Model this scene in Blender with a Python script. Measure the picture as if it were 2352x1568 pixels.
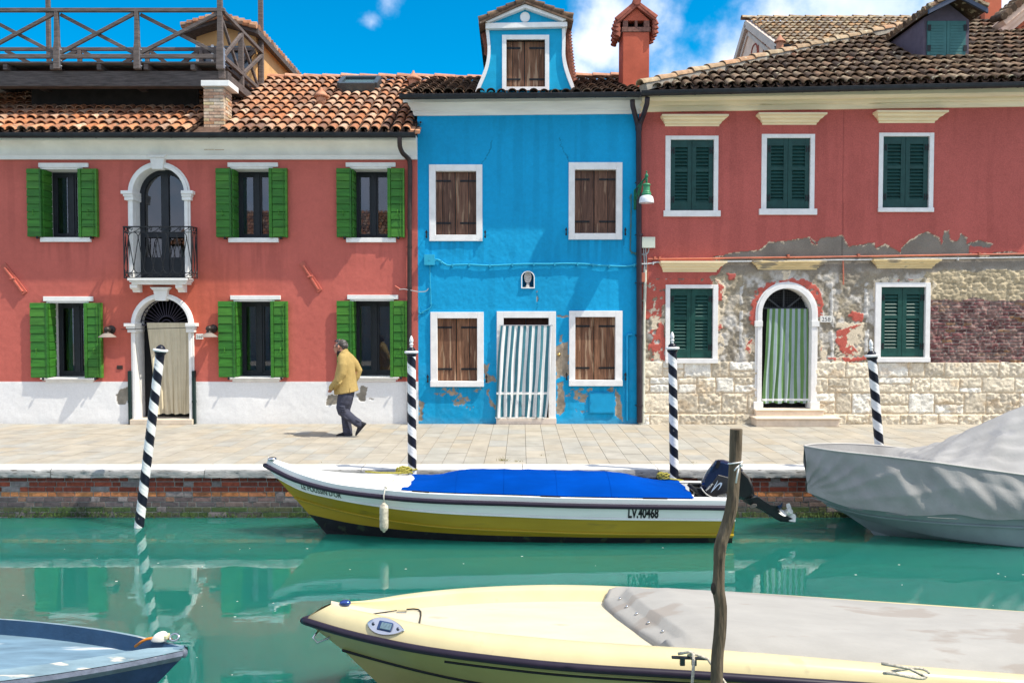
import bpy, math, random
import numpy as np
from mathutils import Vector, Matrix
random.seed(7)
for _o in list(bpy.data.objects):
    bpy.data.objects.remove(_o)
sc = bpy.context.scene
COL = sc.collection
# ------------------------------------------------------------------ camera
F = 1829.333            # focal length in photo pixels (photo read at 2352 x 1568)
CH = 2.10               # eye height above the pavement
TH = math.radians(1.8)  # slight downward tilt
cam_d = bpy.data.cameras.new('camera')
cam = bpy.data.objects.new('camera', cam_d)
COL.objects.link(cam)
cam_d.sensor_width = 36.0
cam_d.lens = 28.0
cam_d.clip_end = 2000
cam_d.clip_start = 0.05
cam.location = (0, 0, CH)
cam.rotation_euler = (math.pi / 2 - TH, 0, 0)
sc.camera = cam
# ------------------------------------------------------------------ light
SUN_TRAVEL = Vector((-0.62, 0.21, -1.0)).normalized()
to_sun = -SUN_TRAVEL
SUN_EL = math.asin(to_sun.z)
SUN_AZ = math.atan2(to_sun.x, to_sun.y)      # from +Y towards +X
sun_d = bpy.data.lights.new('sun', 'SUN')
sun_d.energy = 4.6
sun_d.angle = math.radians(0.5)
sun_d.color = (1.0, 0.93, 0.80)
sun = bpy.data.objects.new('sun', sun_d)
COL.objects.link(sun)
sun.location = (20, -5, 30)
sun.rotation_euler = SUN_TRAVEL.to_track_quat('-Z', 'Y').to_euler()
sc.view_settings.view_transform = 'Standard'
sc.view_settings.look = 'None'
sc.view_settings.gamma = 1
sc.view_settings.use_curve_mapping = False
sc.view_settings.exposure = 0.42


def ray(px, py):
    u = (px - 1176) / F
    v = (784 - py) / F
    return Vector((u, math.cos(TH) + v * math.sin(TH), -math.sin(TH) + v * math.cos(TH)))


def W(px, py, D):
    d = ray(px, py)
    t = D / d.y
    return Vector((d.x * t, D, CH + d.z * t))


def G(px, py, z):
    d = ray(px, py)
    t = (z - CH) / d.z
    return Vector((d.x * t, d.y * t, z))


def PX(x, y, z):
    zr = z - CH
    dep = y * math.cos(TH) - zr * math.sin(TH)
    up = y * math.sin(TH) + zr * math.cos(TH)
    return 1176 + F * x / dep, 784 - F * up / dep


def ZM(x0, y0, s):
    """pixel of an enlarged crop -> photo pixel"""
    return lambda zx, zy: ((x0 + zx / s) * 0.574219, (y0 + zy / s) * 0.574219)


world = bpy.data.worlds.new('World')
sc.world = world
world.use_nodes = True


def make_sky():
    nt = world.node_tree
    N, L = nt.nodes, nt.links
    N.clear()
    out = N.new('ShaderNodeOutputWorld')
    bg = N.new('ShaderNodeBackground')
    bg.inputs['Strength'].default_value = 0.122
    L.new(bg.outputs[0], out.inputs[0])
    sky = N.new('ShaderNodeTexSky')
    sky.sky_type = 'NISHITA'
    sky.sun_disc = False
    sky.sun_elevation = SUN_EL
    sky.sun_rotation = SUN_AZ
    sky.dust_density = 0.3
    sky.air_density = 1.0
    sky.ozone_density = 2.0
    # deep clear Adriatic blue: the sky's own colour made more saturated
    tint = N.new('ShaderNodeMix')
    tint.data_type = 'RGBA'
    tint.blend_type = 'MULTIPLY'
    tint.inputs[0].default_value = 1.0
    L.new(sky.outputs[0], tint.inputs[6])
    tint.inputs[7].default_value = (0.0, 0.85, 1.19, 1)
    tc = N.new('ShaderNodeTexCoord')
    dirv = tc.outputs['Generated']

    def math_(op, a, b=None, clamp=False):
        n = N.new('ShaderNodeMath')
        n.operation = op
        n.use_clamp = clamp
        for i, q in enumerate((a, b)):
            if q is None:
                continue
            if isinstance(q, (int, float)):
                n.inputs[i].default_value = q
            else:
                L.new(q, n.inputs[i])
        return n.outputs[0]
    nz = N.new('ShaderNodeTexNoise')
    nz.inputs['Scale'].default_value = 9.0
    nz.inputs['Detail'].default_value = 9.0
    nz.inputs['Roughness'].default_value = 0.56
    L.new(dirv, nz.inputs['Vector'])
    # cloud banks: (photo x, y, radius in px, density)
    banks = [(1420, 20, 150, .8), (1375, 105, 95, .72), (1335, 170, 75, .55), 
             (1700, 130, 130, .8), (1800, 60, 150, 1.0), (1980, 10, 240, 1.1), (2250, 20, 260, 1.0),
             (1640, 170, 95, .6), (1530, 165, 70, .38), (1590, 160, 70, .5), (1960, -150, 300, 1.0),
             (853, 50, 34, .46), (893, 10, 44, .44), (935, 105, 20, .30), (600, -700, 420, .75)]
    acc = None
    for (px, py, r, dn) in banks:
        d = ray(px, py).normalized()
        vm = N.new('ShaderNodeVectorMath')
        vm.operation = 'DISTANCE'
        L.new(dirv, vm.inputs[0])
        vm.inputs[1].default_value = d
        k = math_('DIVIDE', vm.outputs['Value'], r / F)
        k = math_('SUBTRACT', 1.0, k)
        k = math_('MULTIPLY', math_('MAXIMUM', k, -1.0), 1.0)
        k = math_('MULTIPLY', k, dn)
        acc = k if acc is None else math_('MAXIMUM', acc, k)
    # unseen white cloud added behind the viewer to fill the facades with whiter light
    sep = N.new('ShaderNodeSeparateXYZ')
    L.new(dirv, sep.inputs[0])
    back = math_('ADD', math_('MULTIPLY', sep.outputs[1], -1.6), 0.95)
    back = math_('MINIMUM', back, 0.75)
    acc = math_('MAXIMUM', acc, back)
    cov = math_('ADD', acc, math_('MULTIPLY', math_('SUBTRACT', nz.outputs['Fac'], 0.53), 2.3))
    mr = N.new('ShaderNodeMapRange')
    mr.interpolation_type = 'SMOOTHSTEP'
    mr.inputs['From Min'].default_value = 0.0
    mr.inputs['From Max'].default_value = 0.75
    L.new(cov, mr.inputs['Value'])
    nz2 = N.new('ShaderNodeTexNoise')
    nz2.inputs['Scale'].default_value = 14.0
    nz2.inputs['Detail'].default_value = 5.0
    L.new(dirv, nz2.inputs['Vector'])
    cr = N.new('ShaderNodeValToRGB')
    cr.color_ramp.elements[0].position = 0.3
    cr.color_ramp.elements[0].color = (4.6, 5.7, 7.6, 1)
    cr.color_ramp.elements[1].position = 0.62
    cr.color_ramp.elements[1].color = (7.3, 7.6, 9.0, 1)
    L.new(nz2.outputs['Fac'], cr.inputs[0])
    mx = N.new('ShaderNodeMix')
    mx.data_type = 'RGBA'
    L.new(math_('MULTIPLY', mr.outputs[0], 0.97), mx.inputs[0])
    L.new(tint.outputs[2], mx.inputs[6])
    L.new(cr.outputs[0], mx.inputs[7])
    L.new(mx.outputs[2], bg.inputs['Color'])


make_sky()
# ------------------------------------------------------------------ key planes
DW = G(1176, 973, 0).y        # facade plane
DK = G(1176, 1077, 0).y       # outer edge of the kerb
DKI = G(1176, 1066, 0).y      # inner edge of the kerb
ZW = W(1176, 1189, DK + .03).z  # water level
SW = F / DW                   # photo px per metre on the facades
# ------------------------------------------------------------------ materials
MATS = {}


def mk(name, col=(.5, .5, .5), rough=.7, var=.12, vscale=5, bump=0., bscale=60, attr=False, island=None,
       metal=0, stretch=(1, 1, 1), coat=0, spec=.25, fleck=None, detail=4):
    if name in MATS:
        return MATS[name]
    m = bpy.data.materials.new(name)
    m.use_nodes = True
    nt = m.node_tree
    N, L = nt.nodes, nt.links
    b = N['Principled BSDF']
    b.inputs['Roughness'].default_value = rough
    b.inputs['Metallic'].default_value = metal
    b.inputs['Specular IOR Level'].default_value = spec
    b.inputs['Coat Weight'].default_value = coat
    tc = N.new('ShaderNodeTexCoord')
    mp = N.new('ShaderNodeMapping')
    mp.inputs['Scale'].default_value = stretch
    L.new(tc.outputs['Object'], mp.inputs[0])
    src = None
    if attr:
        a = N.new('ShaderNodeAttribute')
        a.attribute_name = 'Col'
        src = a.outputs['Color']
    elif island:
        g = N.new('ShaderNodeNewGeometry')
        cr = N.new('ShaderNodeValToRGB')
        els = cr.color_ramp.elements
        n = len(island)
        while len(els) < n:
            els.new(0.5)
        for i, c in enumerate(island):
            els[i].position = i / (n - 1 if n > 1 else 1)
            els[i].color = (*c, 1)
        L.new(g.outputs['Random Per Island'], cr.inputs[0])
        src = cr.outputs[0]
    if var > 0:
        nz = N.new('ShaderNodeTexNoise')
        nz.inputs['Scale'].default_value = vscale
        nz.inputs['Detail'].default_value = detail
        nz.inputs['Roughness'].default_value = .6
        L.new(mp.outputs[0], nz.inputs['Vector'])
        mr = N.new('ShaderNodeMapRange')
        mr.inputs['From Min'].default_value = .3
        mr.inputs['From Max'].default_value = .7
        mr.inputs['To Min'].default_value = 1 - var
        mr.inputs['To Max'].default_value = 1 + var
        mr.clamp = False
        L.new(nz.outputs['Fac'], mr.inputs['Value'])
        mx = N.new('ShaderNodeMix')
        mx.data_type = 'RGBA'
        mx.blend_type = 'MULTIPLY'
        mx.inputs[0].default_value = 1
        if src is None:
            mx.inputs[6].default_value = (*col, 1)
        else:
            L.new(src, mx.inputs[6])
        L.new(mr.outputs[0], mx.inputs[7])
        src = mx.outputs[2]
    if fleck:                       # (colour, noise scale, threshold): worn spots / lichen / chips
        nz3 = N.new('ShaderNodeTexNoise')
        nz3.inputs['Scale'].default_value = fleck[1]
        nz3.inputs['Detail'].default_value = 6
        L.new(mp.outputs[0], nz3.inputs['Vector'])
        m3 = N.new('ShaderNodeMapRange')
        m3.inputs['From Min'].default_value = fleck[2]
        m3.inputs['From Max'].default_value = fleck[2] + .06
        L.new(nz3.outputs['Fac'], m3.inputs['Value'])
        mx3 = N.new('ShaderNodeMix')
        mx3.data_type = 'RGBA'
        L.new(m3.outputs[0], mx3.inputs[0])
        if src is None:
            mx3.inputs[6].default_value = (*col, 1)
        else:
            L.new(src, mx3.inputs[6])
        mx3.inputs[7].default_value = (*fleck[0], 1)
        src = mx3.outputs[2]
    if src is None:
        b.inputs['Base Color'].default_value = (*col, 1)
    else:
        L.new(src, b.inputs['Base Color'])
    if bump > 0:
        nb = N.new('ShaderNodeTexNoise')
        nb.inputs['Scale'].default_value = bscale
        nb.inputs['Detail'].default_value = 5
        L.new(mp.outputs[0], nb.inputs['Vector'])
        bp = N.new('ShaderNodeBump')
        bp.inputs['Strength'].default_value = bump
        bp.inputs['Distance'].default_value = .01
        L.new(nb.outputs['Fac'], bp.inputs['Height'])
        L.new(bp.outputs[0], b.inputs['Normal'])
    MATS[name] = m
    return m


def glass_mat(name, tint=(.55, .6, .68), refl=.16):
    if name in MATS:
        return MATS[name]
    m = bpy.data.materials.new(name)
    m.use_nodes = True
    N, L = m.node_tree.nodes, m.node_tree.links
    N.clear()
    o = N.new('ShaderNodeOutputMaterial')
    mx = N.new('ShaderNodeMixShader')
    mx.inputs[0].default_value = refl
    t = N.new('ShaderNodeBsdfTransparent')
    t.inputs[0].default_value = (*tint, 1)
    g = N.new('ShaderNodeBsdfGlossy')
    g.inputs['Roughness'].default_value = .02
    L.new(t.outputs[0], mx.inputs[1])
    L.new(g.outputs[0], mx.inputs[2])
    L.new(mx.outputs[0], o.inputs[0])
    MATS[name] = m
    return m


# ------------------------------------------------------------------ mesh helpers
class MB:
    def __init__(s):
        s.v, s.f, s.mi, s.c = [], [], [], []
        s.col = None

    def add(s, verts, faces, mi=0):
        n = len(s.v)
        s.v.extend([tuple(p) for p in verts])
        if s.col is not None:
            s.c.extend([s.col] * len(verts))
        for f in faces:
            s.f.append(tuple(i + n for i in f))
            s.mi.append(mi)

    def box(s, x0, x1, y0, y1, z0, z1, mi=0, M=None):
        vs = [(x, y, z) for z in (z0, z1) for y in (y0, y1) for x in (x0, x1)]
        if M is not None:
            vs = [M @ Vector(p) for p in vs]
        s.add(vs, [(0, 2, 3, 1), (4, 5, 7, 6), (0, 1, 5, 4), (2, 6, 7, 3), (0, 4, 6, 2), (1, 3, 7, 5)], mi)

    def bar(s, a, b, w, h, up=(0, 0, 1), mi=0):
        """beam of section w x h from a to b"""
        a, b = Vector(a), Vector(b)
        d = (b - a).normalized()
        u = Vector(up)
        if abs(d.dot(u)) > .98:
            u = Vector((0, 1, 0))
        r = d.cross(u).normalized()
        u = r.cross(d).normalized()
        vs = []
        for p in (a, b):
            for (i, j) in ((-1, -1), (1, -1), (1, 1), (-1, 1)):
                vs.append(p + r * (i * w / 2) + u * (j * h / 2))
        s.add(vs, [(0, 1, 2, 3), (7, 6, 5, 4), (0, 4, 5, 1), (1, 5, 6, 2), (2, 6, 7, 3), (3, 7, 4, 0)], mi)

    def prism(s, pts, y0, y1, mi=0):
        """(x,z) outline between two depths"""
        n = len(pts)
        vs = [(x, y0, z) for x, z in pts] + [(x, y1, z) for x, z in pts]
        fs = [tuple(range(n)), tuple(range(2 * n - 1, n - 1, -1))]
        fs += [(i, i + n, (i + 1) % n + n, (i + 1) % n) for i in range(n)]
        s.add(vs, fs, mi)

    def strip(s, A, B, y0, y1, closed=False, mi=0):
        """band between two (x,z) outlines of equal length, from depth y0 to y1"""
        n = len(A)
        vs = [(x, y0, z) for x, z in A] + [(x, y0, z) for x, z in B] + [(x, y1, z) for x, z in A] + [(x, y1, z) for x, z in B]
        fs = []
        m = n if closed else n - 1
        for i in range(m):
            j = (i + 1) % n
            fs += [(i, j, n + j, n + i), (2 * n + j, 2 * n + i, 3 * n + i, 3 * n + j),
                   (j, i, 2 * n + i, 2 * n + j), (n + i, n + j, 3 * n + j, 3 * n + i)]
        if not closed:
            fs += [(0, n, 3 * n, 2 * n), (n - 1, 3 * n - 1, 4 * n - 1, 2 * n - 1)]
        s.add(vs, fs, mi)

    def tube(s, pts, r, n=8, caps=True, mi=0, closed=False):
        pts = [Vector(p) for p in pts]
        k = len(pts)
        rs = r if isinstance(r, (list, tuple)) else [r] * k
        vs, prev = [], None
        for i, p in enumerate(pts):
            a = pts[(i - 1) % k] if (i > 0 or closed) else p
            b = pts[(i + 1) % k] if (i < k - 1 or closed) else p
            t = (b - a)
            t = t.normalized() if t.length > 1e-9 else Vector((0, 0, 1))
            if prev is None:
                u = Vector((0, 0, 1)) if abs(t.z) < .9 else Vector((0, 1, 0))
                u = (u - t * u.dot(t)).normalized()
            else:
                u = prev - t * prev.dot(t)
                u = u.normalized() if u.length > 1e-6 else prev
            prev = u
            w = t.cross(u)
            for q in range(n):
                an = 2 * math.pi * q / n
                vs.append(p + (u * math.cos(an) + w * math.sin(an)) * rs[i])
        fs = []
        for i in range(k if closed else k - 1):
            i2 = (i + 1) % k
            for q in range(n):
                q2 = (q + 1) % n
                fs.append((i * n + q, i * n + q2, i2 * n + q2, i2 * n + q))
        if caps and not closed:
            fs.append(tuple(range(n - 1, -1, -1)))
            fs.append(tuple((k - 1) * n + q for q in range(n)))
        s.add(vs, fs, mi)

    def lathe(s, prof, o, n=16, M=None, mi=0):
        """(r,z) profile turned about z at o"""
        vs = []
        for (r, z) in prof:
            for q in range(n):
                a = 2 * math.pi * q / n
                p = Vector((r * math.cos(a), r * math.sin(a), z))
                if M is not None:
                    p = M @ p
                vs.append(p + Vector(o))
        fs = []
        for i in range(len(prof) - 1):
            for q in range(n):
                q2 = (q + 1) % n
                fs.append((i * n + q, i * n + q2, (i + 1) * n + q2, (i + 1) * n + q))
        fs.append(tuple(range(n - 1, -1, -1)))
        fs.append(tuple((len(prof) - 1) * n + q for q in range(n)))
        s.add(vs, fs, mi)

    def loft(s, rings, closed=True, caps=True, mi=0):
        n = len(rings[0])
        vs = [p for r in rings for p in r]
        fs = []
        for i in range(len(rings) - 1):
            for q in range(n if closed else n - 1):
                q2 = (q + 1) % n
                fs.append((i * n + q, i * n + q2, (i + 1) * n + q2, (i + 1) * n + q))
        if caps and closed:
            fs.append(tuple(range(n - 1, -1, -1)))
            fs.append(tuple((len(rings) - 1) * n + q for q in range(n)))
        s.add(vs, fs, mi)

    def ball(s, o, rx, ry=None, rz=None, n=12, m=8, mi=0):
        ry = rx if ry is None else ry
        rz = rx if rz is None else rz
        o = Vector(o)
        rings = []
        for i in range(1, m):
            a = math.pi * i / m
            rings.append([o + Vector((rx * math.sin(a) * math.cos(2 * math.pi * q / n), ry * math.sin(a) * math.sin(2 * math.pi * q / n), -rz * math.cos(a))) for q in range(n)])
        s.loft(rings, mi=mi)

    def sweep(s, prof, a, b, mi=0):
        """profile [(dy,dz)] carried along x from a to b (closed section)"""
        r0 = [(a[0], a[1] + dy, a[2] + dz) for dy, dz in prof]
        r1 = [(b[0], b[1] + dy, b[2] + dz) for dy, dz in prof]
        s.loft([r0, r1], mi=mi)

    def build(s, name, mats, parent=None, smooth=False, bevel=0, subd=0, remesh=0, smoothit=0, auto=None, **props):
        vs = s.v
        if parent is not None:
            off = base_of(parent)
        else:
            A = np.array(vs)
            off = Vector(((A[:, 0].min() + A[:, 0].max()) / 2, (A[:, 1].min() + A[:, 1].max()) / 2, A[:, 2].min()))
        me = bpy.data.meshes.new(name)
        me.from_pydata([(p[0] - off[0], p[1] - off[1], p[2] - off[2]) for p in vs], [], s.f)
        if not isinstance(mats, (list, tuple)):
            mats = [mats]
        for m in mats:
            me.materials.append(m)
        me.polygons.foreach_set('material_index', s.mi)
        if s.c:
            ca = me.color_attributes.new('Col', 'FLOAT_COLOR', 'POINT')
            ca.data.foreach_set('color', np.hstack([np.array(s.c, float), np.ones((len(s.c), 1))]).ravel())
        if smooth or auto:
            me.polygons.foreach_set('use_smooth', [True] * len(me.polygons))
        me.update()
        o = bpy.data.objects.new(name, me)
        COL.objects.link(o)
        if parent is not None:
            o.parent = parent
        else:
            o.location = off
        if bevel:
            md = o.modifiers.new('bevel', 'BEVEL')
            md.width = bevel
            md.segments = 2
            md.limit_method = 'ANGLE'
            md.angle_limit = math.radians(40)
        if remesh:
            md = o.modifiers.new('remesh', 'REMESH')
            md.mode = 'VOXEL'
            md.voxel_size = remesh
            md.use_smooth_shade = True
        if smoothit:
            md = o.modifiers.new('smooth', 'SMOOTH')
            md.iterations = smoothit
            md.factor = .5
        if subd:
            md = o.modifiers.new('subd', 'SUBSURF')
            md.levels = md.render_levels = subd
        if auto:
            me.set_sharp_from_angle(angle=math.radians(auto))
        for k, v in props.items():
            o[{'label': 'label', 'cat': 'category', 'group': 'group', 'kind': 'kind'}[k]] = v
        return o


def base_of(o):
    v = Vector((0, 0, 0))
    while o is not None:
        v += Vector(o.location)
        o = o.parent
    return v


def thing(name, loc, label, cat, group=None, kind=None):
    o = bpy.data.objects.new(name, None)
    o.empty_display_size = .2
    COL.objects.link(o)
    o.location = loc
    o['label'] = label
    o['category'] = cat
    if group:
        o['group'] = group
    if kind:
        o['kind'] = kind
    return o


def text_verts(string, size, depth=.003, bold=0, sx=1.0):
    """flat lettering as (verts, faces) in its own x/y plane, z = thickness; starts at x=0 on the baseline"""
    cu = bpy.data.curves.new('t', 'FONT')
    cu.body = string
    cu.size = size
    cu.extrude = 0
    cu.fill_mode = 'FRONT'
    cu.offset = bold
    cu.resolution_u = 3
    o = bpy.data.objects.new('t', cu)
    COL.objects.link(o)
    dg = bpy.context.evaluated_depsgraph_get()
    me = bpy.data.meshes.new_from_object(o.evaluated_get(dg))
    vs = [Vector((v.co.x * sx, v.co.y, v.co.z)) for v in me.vertices]
    fs = [tuple(p.vertices) for p in me.polygons]
    bpy.data.objects.remove(o)
    bpy.data.curves.remove(cu)
    bpy.data.meshes.remove(me)
    return vs, fs


# ------------------------------------------------------------------ numpy noise
def vnoise(x, y, seed=0):
    xi = np.floor(x).astype(np.int64)
    yi = np.floor(y).astype(np.int64)
    xf, yf = x - xi, y - yi
    u, v = xf * xf * (3 - 2 * xf), yf * yf * (3 - 2 * yf)

    def h(a, b):
        n = (a * 374761393 + b * 668265263 + seed * 982451653) & 0x7fffffff
        n = ((n ^ (n >> 13)) * 1274126177) & 0x7fffffff
        return ((n ^ (n >> 16)) & 0xffff) / 65535.0
    return (h(xi, yi) * (1 - u) + h(xi + 1, yi) * u) * (1 - v) + (h(xi, yi + 1) * (1 - u) + h(xi + 1, yi + 1) * u) * v


def fbm(x, y, seed=0, octv=4):
    s, a, t = 0, .5, 0
    for i in range(octv):
        s = s + a * vnoise(x * 2 ** i + i * 17.3, y * 2 ** i - i * 9.1, seed + i)
        t += a
        a *= .5
    return s / t


def inpoly(px, py, poly):
    r = np.zeros(px.shape, bool)
    n = len(poly)
    j = n - 1
    for i in range(n):
        xi, yi = poly[i]
        xj, yj = poly[j]
        if yi != yj:
            c = ((yi > py) != (yj > py)) & (px < (xj - xi) * (py - yi) / (yj - yi) + xi)
            r ^= c
        j = i
    return r


def relief_wall(name, x0, x1, z0, z1, step, y, paint, holes, parent, m):
    """a wall face as a fine grid: every vertex carries its own colour and stands out by its own relief"""
    nx = int((x1 - x0) / step) + 1
    nz = int((z1 - z0) / step) + 1
    X, Z = np.meshgrid(np.linspace(x0, x1, nx), np.linspace(z0, z1, nz))
    zr = Z - CH
    dep = y * math.cos(TH) - zr * math.sin(TH)
    px = 1176 + F * X / dep
    py = 784 - F * (y * math.sin(TH) + zr * math.cos(TH)) / dep
    col, h = paint(px, py, X, Z)
    idx = np.arange(nx * nz).reshape(nz, nx)
    a, b, c, d = idx[:-1, :-1], idx[:-1, 1:], idx[1:, 1:], idx[1:, :-1]
    xc = (X[:-1, :-1] + X[1:, 1:]) / 2
    zc = (Z[:-1, :-1] + Z[1:, 1:]) / 2
    keep = np.ones(xc.shape, bool)
    for hf in holes:
        keep &= ~hf(xc, zc)
    quads = np.stack([a[keep], b[keep], c[keep], d[keep]], 1)
    off = base_of(parent)
    vs = np.stack([X.ravel() - off.x, (y - h).ravel() - off.y, Z.ravel() - off.z], 1)
    me = bpy.data.meshes.new(name)
    me.vertices.add(len(vs))
    me.vertices.foreach_set('co', vs.astype(np.float32).ravel())
    nq = len(quads)
    me.loops.add(nq * 4)
    me.loops.foreach_set('vertex_index', quads.astype(np.int32).ravel())
    me.polygons.add(nq)
    me.polygons.foreach_set('loop_start', (np.arange(nq) * 4).astype(np.int32))
    me.polygons.foreach_set('loop_total', np.full(nq, 4, np.int32))
    me.materials.append(m)
    ca = me.color_attributes.new('Col', 'FLOAT_COLOR', 'POINT')
    ca.data.foreach_set('color', np.concatenate([col, np.ones(col.shape[:2] + (1,))], 2).astype(np.float32).ravel())
    me.polygons.foreach_set('use_smooth', np.ones(nq, bool))
    me.update(calc_edges=True)
    me.validate()
    o = bpy.data.objects.new(name, me)
    COL.objects.link(o)
    o.parent = parent
    return o


def rect_hole(x0, x1, z0, z1):
    return lambda X, Z: (X > x0) & (X < x1) & (Z > z0) & (Z < z1)


def arch_hole(cx, cz, r, zb):
    return lambda X, Z: ((np.abs(X - cx) < r) & (Z > zb) & (Z <= cz)) | (((X - cx) ** 2 + (Z - cz) ** 2 < r * r) & (Z > cz))


def arch_pts(cx, cz, r, zb, n=20):
    p = [(cx - r, zb)]
    p += [(cx - r * math.cos(math.pi * i / n), cz + r * math.sin(math.pi * i / n)) for i in range(n + 1)]
    p += [(cx + r, zb)]
    return p


def wrect(x0, y0, x1, y1, D=None):
    """photo rectangle -> (X0, X1, Zbottom, Ztop) on a plane facing us"""
    D = DW if D is None else D
    ym, xm = (y0 + y1) / 2, (x0 + x1) / 2
    return W(x0, ym, D).x, W(x1, ym, D).x, W(xm, y1, D).z, W(xm, y0, D).z


def lin(*c):
    """sRGB 0-255 -> linear"""
    return tuple(((v / 255) / 12.92 if v / 255 <= .04045 else ((v / 255 + .055) / 1.055) ** 2.4) for v in c)
# ================================================================== shared materials
WHITE = mk('white_stone', (.80, .79, .76), .8, .07, 7, .15, 90)
WHITE2 = mk('white_limewash', (.82, .81, .78), .85, .06, 3, .2, 70)
FRIEZE = mk('cream_plaster', (.88, .85, .78), .85, .08, 3, .15, 60, fleck=((.42, .41, .37), 2.6, .70))
OCHRE = mk('ochre_stucco', (.66, .50, .26), .85, .14, 4, .2, 60, stretch=(.4, 1, 2.5))
IRON = mk('black_iron', (.016, .018, .021), .5, .2, 20)
GUTTER = mk('dark_gutter_metal', (.030, .033, .037), .45, .25, 6, .05, 30, metal=.3)
PIPE = mk('brown_pipe_metal', (.050, .036, .032), .45, .25, 6, metal=.2)
DARKF = mk('dark_window_frame', (.026, .030, .036), .45, .15, 8)
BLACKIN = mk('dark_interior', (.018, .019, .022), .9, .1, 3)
GLASS = glass_mat('window_glass', (.55, .6, .68), .10)
BLIND = mk('blind_cloth', (.20, .23, .28), .8, .12, 4, stretch=(.2, .2, 40))
GREENS = mk('green_shutter_paint', (.05, .2, .03), .48, .28, 9, .12, 40,
            island=[(.022, .125, .02), (.045, .185, .022), (.03, .145, .022), (.065, .21, .026), (.024, .115, .022)], stretch=(.25, .25, 2.2))
TILE_WARM = mk('terracotta_tiles', (.4, .2, .1), .85, .30, 11, .3, 60,
               island=[(.37, .145, .066), (.48, .215, .105), (.26, .125, .075), (.52, .28, .16), (.40, .165, .08), (.16, .095, .07), (.56, .37, .25), (.30, .17, .11)],
               fleck=((.16, .13, .10), 5.5, .62))
TILE_OLD = mk('weathered_roof_tiles', (.2, .15, .1), .9, .42, 13, .4, 60,
              island=[(.085, .054, .034), (.145, .09, .05), (.055, .037, .028), (.19, .125, .075), (.105, .066, .04), (.07, .048, .035), (.27, .20, .13), (.16, .072, .04)],
              fleck=((.42, .37, .25), 8, .61))
TILE_DARK = mk('sooty_roof_tiles', (.1, .07, .05), .9, .4, 13, .4, 60,
               island=[(.10, .062, .045), (.19, .115, .07), (.07, .05, .04), (.27, .17, .105), (.13, .08, .055), (.08, .06, .045)],
               fleck=((.34, .27, .2), 9, .65))
PAN = mk('dark_channel_tiles', (.1, .07, .05), .92, .4, 13, .3, 60, island=[(.10, .06, .042), (.14, .085, .06), (.075, .05, .038), (.12, .075, .05)])  # dirt and the dark gaps between columns, both put into this colour
RIDGE = mk('ridge_tiles', (.45, .24, .15), .85, .22, 9, .2, 50, island=[(.50, .24, .15), (.42, .20, .12), (.56, .31, .20), (.47, .22, .13)])
RIDGE_OLD = mk('old_ridge_tiles', (.3, .2, .12), .85, .3, 9, .3, 50, island=[(.33, .22, .13), (.25, .19, .12), (.40, .30, .19), (.36, .2, .11)], fleck=((.42, .38, .27), 8, .6))
CHROME = mk('polished_steel', (.6, .6, .6), .18, 0, metal=1)
BLACKP = mk('black_rubber', (.012, .012, .015), .42, .15, 10)


# ================================================================== ground, quay, water
def pavement():
    mb = MB()
    rnd = random.Random(3)
    D0, D1 = DKI + .006, DW + .25
    x = -11.5
    k = 0
    while x < 14:
        w = .30 + rnd.uniform(-.012, .012)
        yy = D0 + rnd.uniform(-.5, 0)
        while yy < D1:
            ln = rnd.uniform(.36, .68)
            a, b = max(yy, D0), min(yy + ln, D1)
            if b - a > .04:
                g = .003
                z = rnd.uniform(-.0015, .0015)
                sk = .012
                vs = []
                for (xx, y2) in ((x + g, a + g), (x + w - g, a + g), (x + w - g, b - g), (x + g, b - g)):
                    vs.append((xx + (y2 - D0) * sk, y2, z))
                v2 = [(p[0], p[1], z - .02) for p in vs]
                mb.add(vs + v2, [(0, 1, 2, 3), (0, 4, 5, 1), (1, 5, 6, 2), (2, 6, 7, 3), (3, 7, 4, 0)])
            yy += ln
        x += w
        k += 1
    m = mk('paving_slabs', (.5, .45, .35), .85, .15, 2.6, .12, 90,
           island=[(.355, .322, .265), (.372, .332, .265), (.345, .32, .27), (.35, .338, .298), (.378, .328, .252), (.335, .328, .298), (.365, .332, .275), (.382, .345, .28)],
           fleck=((.31, .28, .24), 3.3, .66))
    jm = mk('paving_joint_sand', (.10, .085, .068), .95, .2, 10)
    o = mb.build('pavement', m, kind='structure')
    j = MB()
    j.add([(-60, DKI - .1, -.009), (60, DKI - .1, -.009), (60, 60, -.009), (-60, 60, -.009)], [(0, 1, 2, 3)])
    j.build('paving_bed', jm, kind='structure')
    return o


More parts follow.
